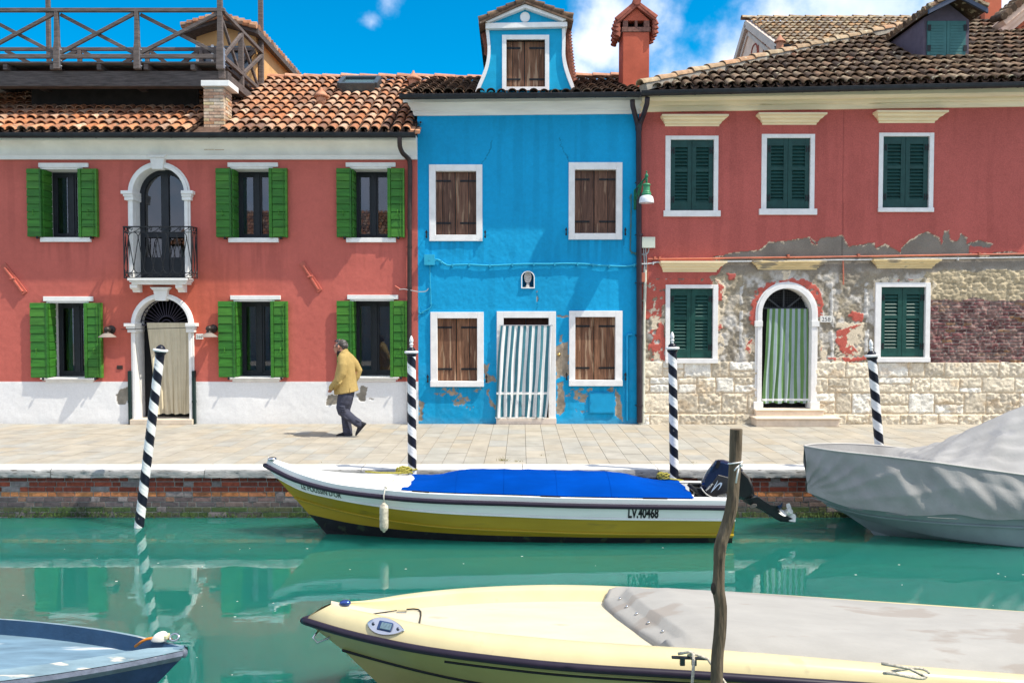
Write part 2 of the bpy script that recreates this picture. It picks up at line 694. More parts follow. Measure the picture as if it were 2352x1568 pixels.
def quay():
    root = thing('quay_wall', (0, DK, ZW - .6), 'red brick quay wall with mossy foot and white stone kerb along the canal', 'quay wall')
    # courses of brick: kerb shadow painted into the upper ones, sunlight into the orange
    mb = MB()
    rnd = random.Random(5)
    ztop = -.118
    ch = .0705
    yb = DK + .05
    course = 0
    z = ztop
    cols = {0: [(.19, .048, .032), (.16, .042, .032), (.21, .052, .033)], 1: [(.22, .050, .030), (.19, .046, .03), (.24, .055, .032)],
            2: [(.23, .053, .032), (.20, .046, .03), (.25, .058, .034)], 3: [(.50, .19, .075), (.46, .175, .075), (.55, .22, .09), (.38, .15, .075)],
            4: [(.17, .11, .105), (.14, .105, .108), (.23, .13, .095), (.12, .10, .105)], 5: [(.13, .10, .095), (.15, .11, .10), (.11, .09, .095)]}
    while z > ZW - .25:
        x = -12 + rnd.uniform(0, .3)
        hd = course % 2
        while x < 14:
            w = (.255 if hd == 0 else .125) + rnd.uniform(-.01, .01)
            hd = 1 - hd if rnd.random() < .85 else hd
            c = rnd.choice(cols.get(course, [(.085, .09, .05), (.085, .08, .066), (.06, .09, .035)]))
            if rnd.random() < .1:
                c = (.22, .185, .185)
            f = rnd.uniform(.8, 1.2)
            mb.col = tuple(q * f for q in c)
            mb.box(x, x + w - .011, yb - rnd.uniform(0, .007), yb + .1, z - ch + .011, z)
            x += w
        z -= ch
        course += 1
    mb.build('brick_face', mk('quay_brick', attr=True, rough=.85, var=.3, vscale=18, bump=.5, bscale=70), root, bevel=.004)
    g = MB()
    g.box(-60, 60, yb + .0035, yb + 1.5, ZW - 2.5, -.02)
    g.build('mortar', mk('quay_mortar', (.25, .25, .235), .95, .35, 12, .3, 60), root)
    # kerb of pale stone blocks
    k = MB()
    x = -13.2
    rnd = random.Random(11)
    while x < 14:
        L = rnd.uniform(1.7, 2.6)
        nx = int(L / .03)
        prof = [(-.0, -.12), (-.004, -.1), (.0, -.05), (.002, -.022), (.014, -.006), (.035, .003), (.2, .004), (DKI - DK, .003)]
        rings = []
        for i in range(nx + 1):
            xx = x + .004 + (L - .008) * i / nx
            r = []
            for (dy, dz) in prof:
                n = (vnoise(np.array([xx * 9.]), np.array([dz * 40 + dy * 7]), 3)[0] - .5)
                n2 = (vnoise(np.array([xx * 28.]), np.array([dz * 70 + dy * 9]), 4)[0] - .5)
                chip = -.028 * max(0, vnoise(np.array([xx * 2.3]), np.array([1.5]), 9)[0] - .74) * 4 if -.03 < dz < .003 else 0
                if dy > .1:
                    n, n2 = 0, 0
                r.append((xx, DK + dy + n * .016 + n2 * .016 - chip * .4, dz + n2 * .003 + chip))
            rings.append(r)
        f0_ = len(k.f)
        k.loft(rings, closed=False)
        for fi in range(f0_, len(k.f)):
            k.mi[fi] = 1 if (fi - f0_) % 7 < 4 else 0  # top faces pale, front faces darker
        x += L
    kerb = mk('istrian_kerb_stone', (.36, .355, .345), .85, .26, 9, .9, 40, stretch=(.5, 1, 3.4), fleck=((.13, .12, .11), 15, .59))
    k.build('kerb', [mk('pale_kerb_top', (.66, .64, .60), .85, .12, 5, .3, 60, fleck=((.40, .39, .37), 9, .66)), kerb], root, smooth=True)
    # moss at the foot of the wall
    ms = MB()
    rnd = random.Random(2)
    for i in range(5200):
        x = rnd.uniform(-9, 12)
        dens = vnoise(np.array([x * 1.7]), np.array([.3]), 6)[0]
        if rnd.random() > dens * 1.2:
            continue
        zz = ZW + abs(rnd.gauss(0, .055)) + .0 + .03 * dens
        if zz > ZW + .2:
            continue
        a = rnd.uniform(-.6, .6)
        l, w = rnd.uniform(.012, .035), rnd.uniform(.004, .01)
        y = yb - rnd.uniform(.004, .03)
        ms.add([(x - w, y, zz), (x + w, y + .004, zz), (x + math.sin(a) * l, y - rnd.uniform(0, .02), zz - l)], [(0, 1, 2)])
    ms.build('moss', mk('wet_moss', (.05, .085, .018), .8, .4, 20, island=[(.022, .055, .012), (.045, .085, .016), (.018, .036, .011), (.06, .10, .022)]), root).__setitem__('kind', 'stuff')
    return root


def water():
    m = bpy.data.materials.new('canal_water')
    m.use_nodes = True
    N, L = m.node_tree.nodes, m.node_tree.links
    b = N['Principled BSDF']
    b.inputs['Roughness'].default_value = .015
    b.inputs['IOR'].default_value = 2.3
    tc = N.new('ShaderNodeTexCoord')
    mp = N.new('ShaderNodeMapping')
    mp.inputs['Scale'].default_value = (1.0, 2.0, 1)
    L.new(tc.outputs['Object'], mp.inputs[0])
    nz = N.new('ShaderNodeTexNoise')
    nz.inputs['Scale'].default_value = .5
    nz.inputs['Detail'].default_value = 3
    L.new(mp.outputs[0], nz.inputs['Vector'])
    cr = N.new('ShaderNodeValToRGB')
    cr.color_ramp.elements[0].color = (.012, .130, .108, 1)
    cr.color_ramp.elements[0].position = .3
    cr.color_ramp.elements[1].color = (.018, .148, .110, 1)
    cr.color_ramp.elements[1].position = .7
    L.new(nz.outputs['Fac'], cr.inputs[0])
    L.new(cr.outputs[0], b.inputs['Base Color'])
    w1 = N.new('ShaderNodeTexNoise')
    w1.inputs['Scale'].default_value = 2.2
    w1.inputs['Detail'].default_value = 2.5
    w1.inputs['Roughness'].default_value = .45
    L.new(mp.outputs[0], w1.inputs['Vector'])
    w2 = N.new('ShaderNodeTexNoise')
    w2.inputs['Scale'].default_value = 9
    w2.inputs['Detail'].default_value = 2
    L.new(mp.outputs[0], w2.inputs['Vector'])
    ad = N.new('ShaderNodeMath')
    ad.operation = 'MULTIPLY_ADD'
    L.new(w2.outputs['Fac'], ad.inputs[0])
    ad.inputs[1].default_value = .1
    L.new(w1.outputs['Fac'], ad.inputs[2])
    bp = N.new('ShaderNodeBump')
    bp.inputs['Strength'].default_value = .022
    bp.inputs['Distance'].default_value = .06
    L.new(ad.outputs[0], bp.inputs['Height'])
    L.new(bp.outputs[0], b.inputs['Normal'])
    b.subsurface_method = 'BURLEY'
    b.inputs['Subsurface Weight'].default_value = 1.0
    b.inputs['Subsurface Radius'].default_value = (.5, 1.0, .9)
    b.inputs['Subsurface Scale'].default_value = .9
    mb = MB()
    mb.add([(-60, -30, ZW), (60, -30, ZW), (60, DK + .07, ZW), (-60, DK + .07, ZW)], [(0, 1, 2, 3)])
    mb.build('canal_water', m, kind='structure')
    s = MB()
    rnd = random.Random(8)
    for i in range(55):
        px, py = rnd.uniform(0, 2352), rnd.uniform(1255, 1560)
        p = G(px, py, ZW + .003)
        r = rnd.uniform(.003, .010)
        s.add([p + Vector((r * 1.6 * math.cos(a), r * math.sin(a), 0)) for a in (0, 1.05, 2.1, 3.14, 4.2, 5.2)], [(0, 1, 2, 3, 4, 5)])
    s.build('floating_seed_fluff', mk('pale_fluff', (.7, .7, .62), .9, 0), kind='stuff')


pavement()
quay()
water()


# ================================================================== tiled roofs
def solve_d(py, zrel, D0, s):
    """depth past the eave at which a roof plane of slope s reaches photo row py"""
    d = ray(1176, py)
    k = d.z / d.y
    return (zrel - k * D0) / (k - s)


def tile_roof(mb, y0, z0, s, x0, x1, dlen, keep, sp=.2, row=.37, seed=1, pans=True, pan_mi=2, tilt=0., dmax=None):
    rnd = random.Random(seed)
    nrm = math.hypot(1, s)
    U = Vector((0, 1 / nrm, s / nrm))
    Nn = Vector((0, -s / nrm, 1 / nrm))
    slope_len = dlen * nrm
    nc = int((x1 - x0) / sp)
    nr = int(slope_len / row) + 1
    for i in range(nc + 1):
        x = x0 + sp * i
        xo = rnd.uniform(-.008, .008)
        for j in range(nr):
            d = j * row + (rnd.uniform(-.025, .025) if j else rnd.uniform(-.02, .015))
            if d > slope_len:
                continue
            lim = dmax(x) * nrm if dmax else 1e9
            if d > lim - .04:
                continue
            if not keep(x, y0 + (d + .15) / nrm):
                continue
            for kind in ((0, 1) if pans else (0,)):
                sg = 1 if kind == 0 else -1
                cx = x + xo + rnd.uniform(-.006, .006) + (0 if kind == 0 else sp / 2)
                r0, r1 = (.088, .070) if kind == 0 else (.078, .088)
                r0 *= rnd.uniform(.96, 1.05)
                lift0 = (.062 + rnd.uniform(-.006, .010)) if kind == 0 else .062
                lift1 = .020 if kind == 0 else .038
                tw = rnd.uniform(-.012, .012)
                d0, d1 = d, min(d + row + .06, slope_len + .1, lim + .03)
                n = 7
                vs = []
                for (dd, r, lf, th) in ((d0, r0, lift0, 0), (d1, r1, lift1, 0), (d0, r0, lift0, .016), (d1, r1, lift1, .016)):
                    for q in range(n):
                        a = math.pi * q / (n - 1)
                        p = Vector((cx, y0, z0 + tilt * (cx - x0))) + U * dd
                        rr = r - th
                        p = p + Vector((-math.cos(a) * rr + (tw if dd == d1 else 0), 0, 0)) + Nn * (lf + sg * math.sin(a) * rr * .82)
                        vs.append(p)
                fs = []
                for q in range(n - 1):
                    fs.append((q, q + 1, n + q + 1, n + q))
                    fs.append((2 * n + q + 1, 2 * n + q, 3 * n + q, 3 * n + q + 1))
                    fs.append((q + 1, q, 2 * n + q, 2 * n + q + 1))
                mb.add(vs, fs, 0 if kind == 0 else pan_mi)


def ridge_caps(mb, pts, r=.11, ln=.4, mi=1, seed=4):
    rnd = random.Random(seed)
    for a, b in zip(pts[:-1], pts[1:]):
        a, b = Vector(a), Vector(b)
        L = (b - a).length
        t = (b - a) / L
        side = t.cross(Vector((0, 0, 1))).normalized()
        up = side.cross(t).normalized()
        n = max(1, int(L / ln))
        for i in range(n):
            p0 = a + t * (L * i / n)
            p1 = a + t * (L * (i + 1) / n + .05)
            r0, r1 = r * rnd.uniform(.97, 1.05), r * .86
            j = rnd.uniform(-.008, .008)
            vs = []
            for (p, rr, z) in ((p0, r0, .022 + j), (p1, r1, .0), (p0, r0 - .018, .022 + j), (p1, r1 - .018, 0)):
                for q in range(8):
                    an = math.pi * q / 7
                    vs.append(p + side * (math.cos(an) * rr) + up * (math.sin(an) * rr * .85 + z))
            fs = []
            for q in range(7):
                fs += [(q, q + 1, 9 + q, 8 + q), (q + 1, q, 16 + q, 17 + q), (16 + q + 1, 16 + q, 24 + q, 25 + q), (8 + q, 9 + q, 25 + q, 24 + q)]
            mb.add(vs, fs, mi)


def gutter(parent, a, b, r=.065, nbr=8, mat=None):
    """half-round eaves gutter hanging from a to b (outer face line), with strap brackets"""
    mb = MB()
    a, b = Vector(a), Vector(b)
    prof = [(-r * math.sin(t) * 1.0, -r * 1.55 * (1 - abs(math.cos(t))) if 0 else -r * (1 + 0) + r * -math.cos(t) * .9) for t in np.linspace(-.2, math.pi + .0, 9)]
    prof = [(r * math.cos(t), -r * .95 * math.sin(t)) for t in np.linspace(0, math.pi, 9)]
    inner = [(.88 * y, .88 * z + .002) for y, z in reversed(prof)]
    prof = [(r * 1.0, .02)] + prof + [(-r * 1.0, .02)] + [(-r * .88, .02)] + [(y * -1 if 0 else y, z) for y, z in reversed(inner)][::-1] + [(r * .88, .02)]
    mb.sweep(prof, a, b)
    lip = MB()
    mb.tube([a + Vector((0, -r, .02)), b + Vector((0, -r, .02))], .009, 6)
    for i in range(nbr):
        t = (i + .5) / nbr
        p = a.lerp(b, t)
        pr = [(r * 1.06 * math.cos(q), -r * 1.01 * math.sin(q)) for q in np.linspace(0, math.pi, 9)] + [(-r * 1.06, .026), (-r * .9, .026)]
        pr2 = pr + [(y * .96, z * .96 + .001) for y, z in reversed(pr)]
        mb.sweep(pr2, p, p + Vector((.02, 0, 0)))
    return mb.build('gutter', mat or GUTTER, parent, auto=40)


def curtain(name, top, bot, D, mats, pat, label, cat, folds=9, amp=.03, edge=None, rows=14, colsn=150, phase=0., hem=None, belly=0.):
    """hanging cloth between photo corners top=(x0,x1,y) and bot=(x0,x1,y); pat(u)->material index"""
    mb = MB()
    vs, fs, mi = [], [], []
    rnd = random.Random(len(label))
    ph = [rnd.uniform(0, 6.28) for _ in range(4)]
    for j in range(rows + 1):
        v = j / rows
        for i in range(colsn + 1):
            u = i / colsn
            x0 = top[0] + (bot[0] - top[0]) * v ** 1.0
            x1 = top[1] + (bot[1] - top[1]) * v ** 1.0
            e = edge(v) if edge else (0, 0)
            px = x0 + e[0] + (x1 + e[1] - x0 - e[0]) * u
            py = top[2] + (bot[2] - top[2]) * v
            p = W(px, py, D)
            uu = u + .012 * math.sin(v * 5 + ph[0])
            w = math.sin(uu * folds * 2 * math.pi + phase) * .7 + math.sin(uu * folds * 3.7 * math.pi + ph[1] + v) * .35 + math.sin(uu * 2.2 * math.pi + ph[2]) * .4
            k = amp * (.45 + .75 * v)
            vs.append((p.x + .012 * math.sin(v * 7 + u * 20 + ph[3]) * v, p.y - w * k - belly * math.sin(v * math.pi), p.z + (.012 * math.sin(u * 23 + ph[1]) if j == rows else 0)))
    n = colsn + 1
    for j in range(rows):
        for i in range(colsn):
            mb_i = pat((i + .5) / colsn)
            if hem and hem[0] < (j + .5) / rows < hem[1]:
                mb_i = hem[2]
            fs.append((j * n + i, j * n + i + 1, (j + 1) * n + i + 1, (j + 1) * n + i))
            mi.append(mb_i)
    mb.v, mb.f, mb.mi = vs, fs, mi
    return mb.build(name, mats, None, smooth=True, label=label, cat=cat)


def opposite_bank():
    """the row across the canal, behind the viewer: it is what the panes and the water mirror"""
    t = thing('house', (0, -9, 0), 'pale house with a tiled roof across the canal, mirrored in the balcony door', 'house')
    k = MB()
    k.box(-16, 14, -14, -7, -.6, 5.6)
    k.build('wall', mk('opposite_plaster', (.55, .42, .34), .9, .15, 2), t)
    k = MB()
    for i in range(9):
        k.box(-15 + i * 3.2, -14 + i * 3.2, -6.995, -6.9, 3.0, 4.5)
        k.box(-15 + i * 3.2, -14 + i * 3.2, -6.995, -6.9, .4, 2.2)
    k.build('shutters', mk('opposite_shutters', (.05, .12, .08), .6, .1), t)
    k = MB()
    for i in range(150):
        x = -16.4 + i * .205
        for j in range(11):
            a = Vector((x, -6.6 - j * .4, 5.5 + j * .2))
            k.tube([a, a + Vector((0, -.44, .2))], [.1, .08], 6)
    k.add([(-16.4, -6.6, 5.48), (14.4, -6.6, 5.48), (14.4, -11, 7.7), (-16.4, -11, 7.7)], [(0, 1, 2, 3)])
    k.build('roof', TILE_WARM, t)
    g = MB()
    g.box(-60, 60, -30, -2.2, -3, 0)
    g.build('opposite_quay', mk('opposite_paving', (.36, .33, .28), .9, .1, 3), None, kind='structure')


opposite_bank()
# ================================================================== the red house with green shutters
H1 = thing('terraced_house', W(480, 973, DW), 'red two-storey house with green folding shutters, iron balcony and white plinth', 'house', 'canal-side houses')
RED_L = np.array((.53, .132, .103))
WHITE_L = np.array((.80, .80, .79))
GREY_L = np.array((.27, .245, .20))

UW = [((98, 188, 389, 545), (67, 97), (188, 228), (90, 204, 379, 389.5), (95, 211, 545.5, 556)),
      ((533, 624, 388, 546), (499, 531), (624, 662), (523.7, 639, 378, 388.5), (526, 641, 546.5, 557)),
      ((808, 895, 388, 546), (774.8, 806), (895, 930), (794.6, 909, 378, 388.5), (796, 910, 546.5, 557)),
      ((112, 202, 695.5, 867), (75, 111), (202, 238), (101, 215, 684, 695), (97.6, 224, 867.5, 877.5)),
      ((541, 628, 692, 866), (504.6, 539), (628, 663), (530, 645, 681.6, 691.5), (526, 651, 866, 876)),
      ((808, 901, 691, 865), (775.5, 806), (901, 936.5), (798, 915, 680, 690), (797, 918, 865, 876))]
P3 = ZM(0, 1100, 2.412)
P4 = ZM(800, 1100, 2.412)
P1 = ZM(0, 0, 2.138)


def paint_left(px, py, X, Z):
    n1 = fbm(X * 3, Z * 3, 1)
    n2 = fbm(X * 14, Z * 14, 2)
    n3 = fbm(X * .8, Z * .8, 3)
    wob = (n1 - .5) * 5
    col = RED_L * (1 + (n3 - .5) * .28 + (n2 - .5) * .12)[..., None]
    # more orange tone around the door, fading outwards
    org = np.clip(1 - np.hypot((px - 420) / 260, (py - 720) / 170), 0, 1)[..., None]
    col = col * (1 - org * np.array((-.05, .08, .35)))
    stk = fbm(X * 7, Z * .45, 8)
    col = col * (1 - np.clip((stk - .5) * 1.0, 0, .10) * np.clip((fbm(X * .7, Z * .7, 9) - .3) * 3, 0, 1))[..., None]
    for o in UW:
        sx0, sx1, sy = o[4][0], o[4][1], o[4][3]
        u = np.clip(1 - np.abs(px - (sx0 + sx1) / 2) / ((sx1 - sx0) * .56), 0, 1) ** .4 * np.clip(1 - (py - sy) / 85, 0, 1) * (py > sy)
        col = col * (1 - .20 * u * np.clip((fbm(X * 16, Z * .8, 10) - .42) * 5, 0, 1))[..., None]
    h = (n1 - .5) * .010 + (n2 - .5) * .004
    base = py > 876.5 + wob * .35
    col = np.where(base[..., None], WHITE_L * (1 + (n3 - .5) * .12 + (n2 - .5) * .05)[..., None], col)
    h = np.where(base, h + .004, h)
    # grime just above the pavement
    gr = np.clip((py - 955 + wob) / 20, 0, 1)[..., None] * .16
    col = col * (1 - gr)
    qx = px + (fbm(X * 9, Z * 9, 5) - .5) * 9
    qy = py + (fbm(X * 9, Z * 9, 6) - .5) * 9
    for poly in ([P3(1268, 1065), P3(1235, 1070), P3(1160, 1105), P3(1118, 1160), P3(1125, 1215), P3(1140, 1255), P3(1200, 1255), P3(1235, 1205), P3(1268, 1215)],
                 [P4(1213, 1252), P4(1215, 1195), P4(1240, 1160), P4(1275, 1148), P4(1310, 1160), P4(1350, 1160), P4(1350, 1250)],
                 [P4(1545, 1062), P4(1620, 1080), P4(1612, 1130), P4(1595, 1160), P4(1600, 1215), P4(1575, 1222), P4(1535, 1200), P4(1500, 1140), P4(1535, 1125)],
                 [P4(1625, 1190), P4(1650, 1192), P4(1700, 1205), P4(1660, 1203)]):
        m = inpoly(qx, qy, poly)
        col = np.where(m[..., None], GREY_L * (1 + (n2 - .5) * .7)[..., None], col)
        h = np.where(m, h - .012, h)
    return col, h


def leaf(mb, x0, x1, z0, z1, y0, y1, nb=9):
    """framed shutter leaf of horizontal boards, in the wall's plane"""
    hs = [.7] + [1.0] * (nb - 2) + [1.25]
    tot = sum(hs)
    z = z1
    for hgt in hs:
        dz = (z1 - z0) * hgt / tot
        yt = .010
        mb.add([(x0, y0 + yt, z), (x1, y0 + yt, z), (x1, y0, z - dz + .012), (x0, y0, z - dz + .012), (x0, y1, z), (x1, y1, z), (x1, y1, z - dz + .012), (x0, y1, z - dz + .012)],
               [(0, 3, 2, 1), (4, 5, 6, 7), (0, 1, 5, 4), (3, 7, 6, 2), (0, 4, 7, 3), (1, 2, 6, 5)])
        z -= dz
    mb.box(x0 + .004, x1 - .004, y0 + .024, y1 + .004, z0 + .004, z1 - .004)


def casement(parent, x0, x1, z0, z1, y, blind, sash=True):
    c = MB()
    t = .055
    c.box(x0, x0 + t, y, y + .06, z0, z1)
    c.box(x1 - t, x1, y, y + .06, z0, z1)
    c.box(x0 + t, x1 - t, y, y + .06, z1 - t, z1)
    c.box(x0 + t, x1 - t, y, y + .06, z0, z0 + t)
    xm = (x0 + x1) / 2
    c.box(xm - .05, xm + .05, y - .012, y + .05, z0 + t, z1 - t)
    for (a, b) in ((x0 + t, xm - .05), (xm + .05, x1 - t)):
        c.box(a, a + .035, y + .006, y + .045, z0 + t, z1 - t)
        c.box(b - .035, b, y + .006, y + .045, z0 + t, z1 - t)
        c.box(a + .035, b - .035, y + .006, y + .045, z0 + t, z0 + t + .045)
        c.box(a + .035, b - .035, y + .006, y + .045, z1 - t - .045, z1 - t)
    c.build('casement', DARKF, parent, bevel=.004)
    p = MB()
    p.box(x0 + t, x1 - t, y + .028, y + .032, z0 + t, z1 - t)
    p.build('pane', GLASS, parent)
    b = MB()
    for (u0, u1) in blind:
        a, e = x0 + (x1 - x0) * u0, x0 + (x1 - x0) * u1
        n = 46
        zz = z1 - .09
        dz = (z1 - z0 - .16) / n
        for i in range(n):
            b.add([(a, y + .075, zz - i * dz), (e, y + .075, zz - i * dz), (e, y + .088, zz - (i + .93) * dz), (a, y + .088, zz - (i + .93) * dz)], [(0, 1, 2, 3)])
    if blind:
        b.build('blind', BLIND, parent)


def left_window(i, d):
    (x0, x1, y0, y1), L, R, lt, sl = d
    X0, X1, Z0, Z1 = wrect(x0, y0, x1, y1)
    w = MB()
    t = .03
    w.box(X0 - t, X0, DW - .012, DW + .36, Z0, Z1)
    w.box(X1, X1 + t, DW - .012, DW + .36, Z0, Z1)
    w.box(X0 - t, X1 + t, DW - .012, DW + .36, Z1, Z1 + .03)
    w.box(X0 - t, X1 + t, DW - .0, DW + .36, Z0 - .03, Z0)
    win = w.build('window', WHITE, H1)
    a = wrect(lt[0], lt[2], lt[1], lt[3])
    m = MB()
    m.box(a[0], a[1], DW - .035, DW + .05, Z1 + .031, Z1 + .031 + (a[3] - a[2]))
    m.build('lintel', WHITE, win, bevel=.006)
    a = wrect(sl[0], sl[2], sl[1], sl[3])
    m = MB()
    if i < 3:
        m.box(a[0], a[1], DW - .05, DW + .05, a[2], a[3])
    else:                         # moulded stone sill
        hh = a[3] - a[2]
        for (f0, f1, ins, pr) in ((.72, 1.0, 0, .085), (.4, .72, .03, .06), (.0, .4, .075, .03)):
            m.box(a[0] + ins, a[1] - ins, DW - pr, DW + .05, a[2] + hh * f0, a[2] + hh * f1)
    m.build('sill', WHITE, win, bevel=.006)
    a = wrect(L[0], y0, L[1], y1)
    m = MB()
    leaf(m, a[0], a[1], Z0, Z1, DW - .085, DW - .05, 9)
    m.box(a[1] - .008, a[1] + .022, DW - .09, DW - .03, Z0, Z1)
    zc = Z0 + (Z1 - Z0) * .36
    m.tube([(a[0] + .12, DW - .087, zc + .05), (a[0] + .13, DW - .12, zc + .03), (a[0] + .135, DW - .12, zc - .03), (a[0] + .125, DW - .087, zc - .06)], .007, 6)
    m.build('shutter', GREENS, win, bevel=.004)
    # the hinged leaf lining the reveal
    m = MB()
    hs = [.7] + [1.0] * 7 + [1.25]
    z = Z1 - .01
    zz0 = Z0 + .005
    dep = .27 if i != 3 else .2
    for hgt in hs:
        dz = (Z1 - .01 - zz0) * hgt / sum(hs)
        m.box(X0 + .008, X0 + .038, DW - .03, DW + dep, z - dz + .012, z)
        z -= dz
    m.box(X0 + .006, X0 + .022, DW - .022, DW + dep - .006, zz0 + .003, Z1 - .014)
    m.build('shutter', GREENS, win, bevel=.004)
    a = wrect(R[0], y0, R[1], y1)
    m = MB()
    m.box(a[0] - .03, a[0] + .028, DW - .088, DW - .025, Z0, Z1)
    leaf(m, a[0] + .036, a[1] - .035, Z0, Z1, DW - .085, DW - .05, 9)
    m.box(a[1] - .033, a[1], DW - .095, DW - .012, Z0, Z1)
    m.tube([(a[0] + .17, DW - .087, zc + .05), (a[0] + .165, DW - .12, zc + .03), (a[0] + .17, DW - .12, zc - .03), (a[0] + .175, DW - .087, zc - .06)], .007, 6)
    m.tube([(a[1] - .075, DW - .094, Z1 - .03), (a[1] - .07, DW - .094, Z0 + .03)], .006, 6)
    m.build('shutter', GREENS, win, bevel=.004)
    for xx in (wrect(L[0], 0, L[1], 1)[0] + .13, a[1] - .12):
        k = MB()
        k.tube([(xx, DW, Z0 - .02), (xx, DW - .1, Z0 - .02)], .012, 6)
        k.ball((xx, DW - .11, Z0 - .015), .022, .016, .032, 8, 6)
        k.build('shutter_stay', IRON, win)
    bl = [[(.2, .48)], [(.08, .42), (.58, .95)], [(.08, .46)], [(.2, .5)], [(.18, .48), (.62, .98)], [(.16, .46), (.6, .95)]][i]
    casement(win, X0, X1, Z0 + .01, Z1, DW + .34, bl)
    return rect_hole(X0 - .015, X1 + .015, Z0 - .015, Z1 + .015)


holes = [left_window(i, d) for i, d in enumerate(UW)]

# ---- balcony door and street door
bx = W(366.4, 447, DW).x
bz = W(366, 444, DW).z
b_ro, b_ri = 71 / SW * 1.0, 58.6 / SW
b_zb = W(366, 642, DW).z
dx = W(374, 750, DW).x
dz_ = W(374, 746, DW).z
d_ro, d_ri = 72 / SW, 61 / SW
d_zb = W(374, 962, DW).z
holes += [arch_hole(bx, bz, b_ri + .04, b_zb), arch_hole(dx, dz_, d_ri + .04, 0.02)]
x_end = W(960, 640, DW).x
relief_wall('wall', W(-120, 640, DW).x, x_end, -.05, W(480, 330, DW).z, .0155, DW, paint_left, holes, H1,
            mk('painted_plaster', attr=True, rough=.88, var=.05, vscale=30, bump=.25, bscale=90))
# rooms behind: dark shell so that the windows look into shade
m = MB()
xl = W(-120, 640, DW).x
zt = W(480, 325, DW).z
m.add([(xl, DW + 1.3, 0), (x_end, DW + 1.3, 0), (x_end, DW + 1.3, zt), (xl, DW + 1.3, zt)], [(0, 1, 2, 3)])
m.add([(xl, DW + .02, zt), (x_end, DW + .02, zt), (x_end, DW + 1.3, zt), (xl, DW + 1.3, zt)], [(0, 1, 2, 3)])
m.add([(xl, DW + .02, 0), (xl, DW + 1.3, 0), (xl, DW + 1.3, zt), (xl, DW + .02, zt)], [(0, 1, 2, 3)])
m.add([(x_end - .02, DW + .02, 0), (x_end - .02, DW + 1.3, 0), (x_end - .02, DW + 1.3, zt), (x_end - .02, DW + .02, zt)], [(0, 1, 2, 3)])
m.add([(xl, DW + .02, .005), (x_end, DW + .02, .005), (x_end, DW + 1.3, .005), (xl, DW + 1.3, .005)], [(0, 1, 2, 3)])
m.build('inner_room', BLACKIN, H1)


def surround(name, cx, cz, ro, ri, zb, parent, m, pr=.06, dep=.34, key=True, imp=True, imp2=False):
    s = MB()
    A, B = arch_pts(cx, cz, ro, zb), arch_pts(cx, cz, ri, zb)
    A2 = arch_pts(cx, cz, ro - .035, zb)
    s.strip(A, A2, DW - pr * .6, DW + .05)
    s.strip(A2, B, DW - pr, DW + .05)
    s.strip(arch_pts(cx, cz, ri + .045, zb), B, DW + .052, DW + dep)
    if imp:
        for sg in (-1, 1):
            e0, e1 = (cx - ro - .09, cx - ri + .03) if sg < 0 else (cx + ri - .03, cx + ro + .09)
            for (za, zb2, g, p2) in ((-.03, .035, .0, .135), (-.075, -.03, .035, .115), (-.145, -.075, .05, .095)):
                s.box(e0 + (g if sg < 0 else 0), e1 - (g if sg > 0 else 0), DW - p2, DW + dep - .05, cz + za, cz + zb2)
    if key:
        zt_ = cz + ro
        s.prism([(cx - .1, cz + ri - .05), (cx + .1, cz + ri - .05), (cx + .14, zt_ + .06), (cx - .14, zt_ + .06)], DW - pr - .035, DW + .05)
        s.prism([(cx - .14, zt_ + .061), (cx + .14, zt_ + .061), (cx + .2, zt_ + .12), (cx - .2, zt_ + .12)], DW - pr - .06, DW + .05)
    return s.build(name, m, parent, bevel=.008)


bd = surround('balcony_door', bx, bz, b_ro, b_ri, b_zb, H1, WHITE)
fr = MB()
fr.strip(arch_pts(bx, bz, b_ri, b_zb), arch_pts(bx, bz, b_ri - .09, b_zb), DW + .24, DW + .3)
fr.box(bx - .075, bx + .075, DW + .232, DW + .29, b_zb, bz + b_ri - .09)
fr.box(bx - b_ri + .09, bx - .075, DW + .24, DW + .29, b_zb, b_zb + .95 - .5)
fr.box(bx + .075, bx + b_ri - .09, DW + .24, DW + .29, b_zb, b_zb + .45)
fr.box(bx - b_ri + .09, bx - .075, DW + .243, DW + .29, b_zb + .84, b_zb + .93)
fr.box(bx + .075, bx + b_ri - .09, DW + .243, DW + .29, b_zb + .84, b_zb + .93)
fr.build('casement', DARKF, bd, bevel=.005)
p = MB()
p.prism(arch_pts(bx, bz, b_ri - .08, b_zb), DW + .27, DW + .275)
p.build('pane', glass_mat('balcony_glass', (.20, .23, .30), .12), bd)

# balcony
Df = DW - .29
bal = MB()
bl0, bl1 = W(303, 645, DW - .2).x, W(431, 645, DW - .2).x
zt0 = W(366, 639, DW - .25).z
for (a, b, ins, p_) in ((0, -.045, 0, .31), (-.045, -.075, .025, .28), (-.075, -.115, .05, .25)):
    bal.box(bl0 - .04 + ins, bl1 + .04 - ins, DW - p_, DW + .02, zt0 + b, zt0 + a)
balcony = bal.build('balcony', WHITE, H1, bevel=.006)
for (c0, c1) in ((310, 327), (413.5, 429.5)):
    k = MB()
    a0, a1 = W(c0, 660, DW).x, W(c1, 660, DW).x
    zz = zt0 - .115
    prof = [(DW + .02, zz), (DW - .22, zz), (DW - .22, zz - .06), (DW - .19, zz - .085), (DW - .12, zz - .10), (DW - .085, zz - .15), (DW + .02, zz - .15)]
    k.loft([[(a0, y, z) for y, z in prof], [(a1, y, z) for y, z in prof]])
    k.build('bracket', WHITE, balcony, bevel=.006)
rl = MB()
rx0, rx1 = W(284.5, 575, Df).x, W(440, 575, Df).x
PB = ZM(480, 880, 4.9)


def bzrow(v):
    return W(366, PB(700, v)[1], Df).z


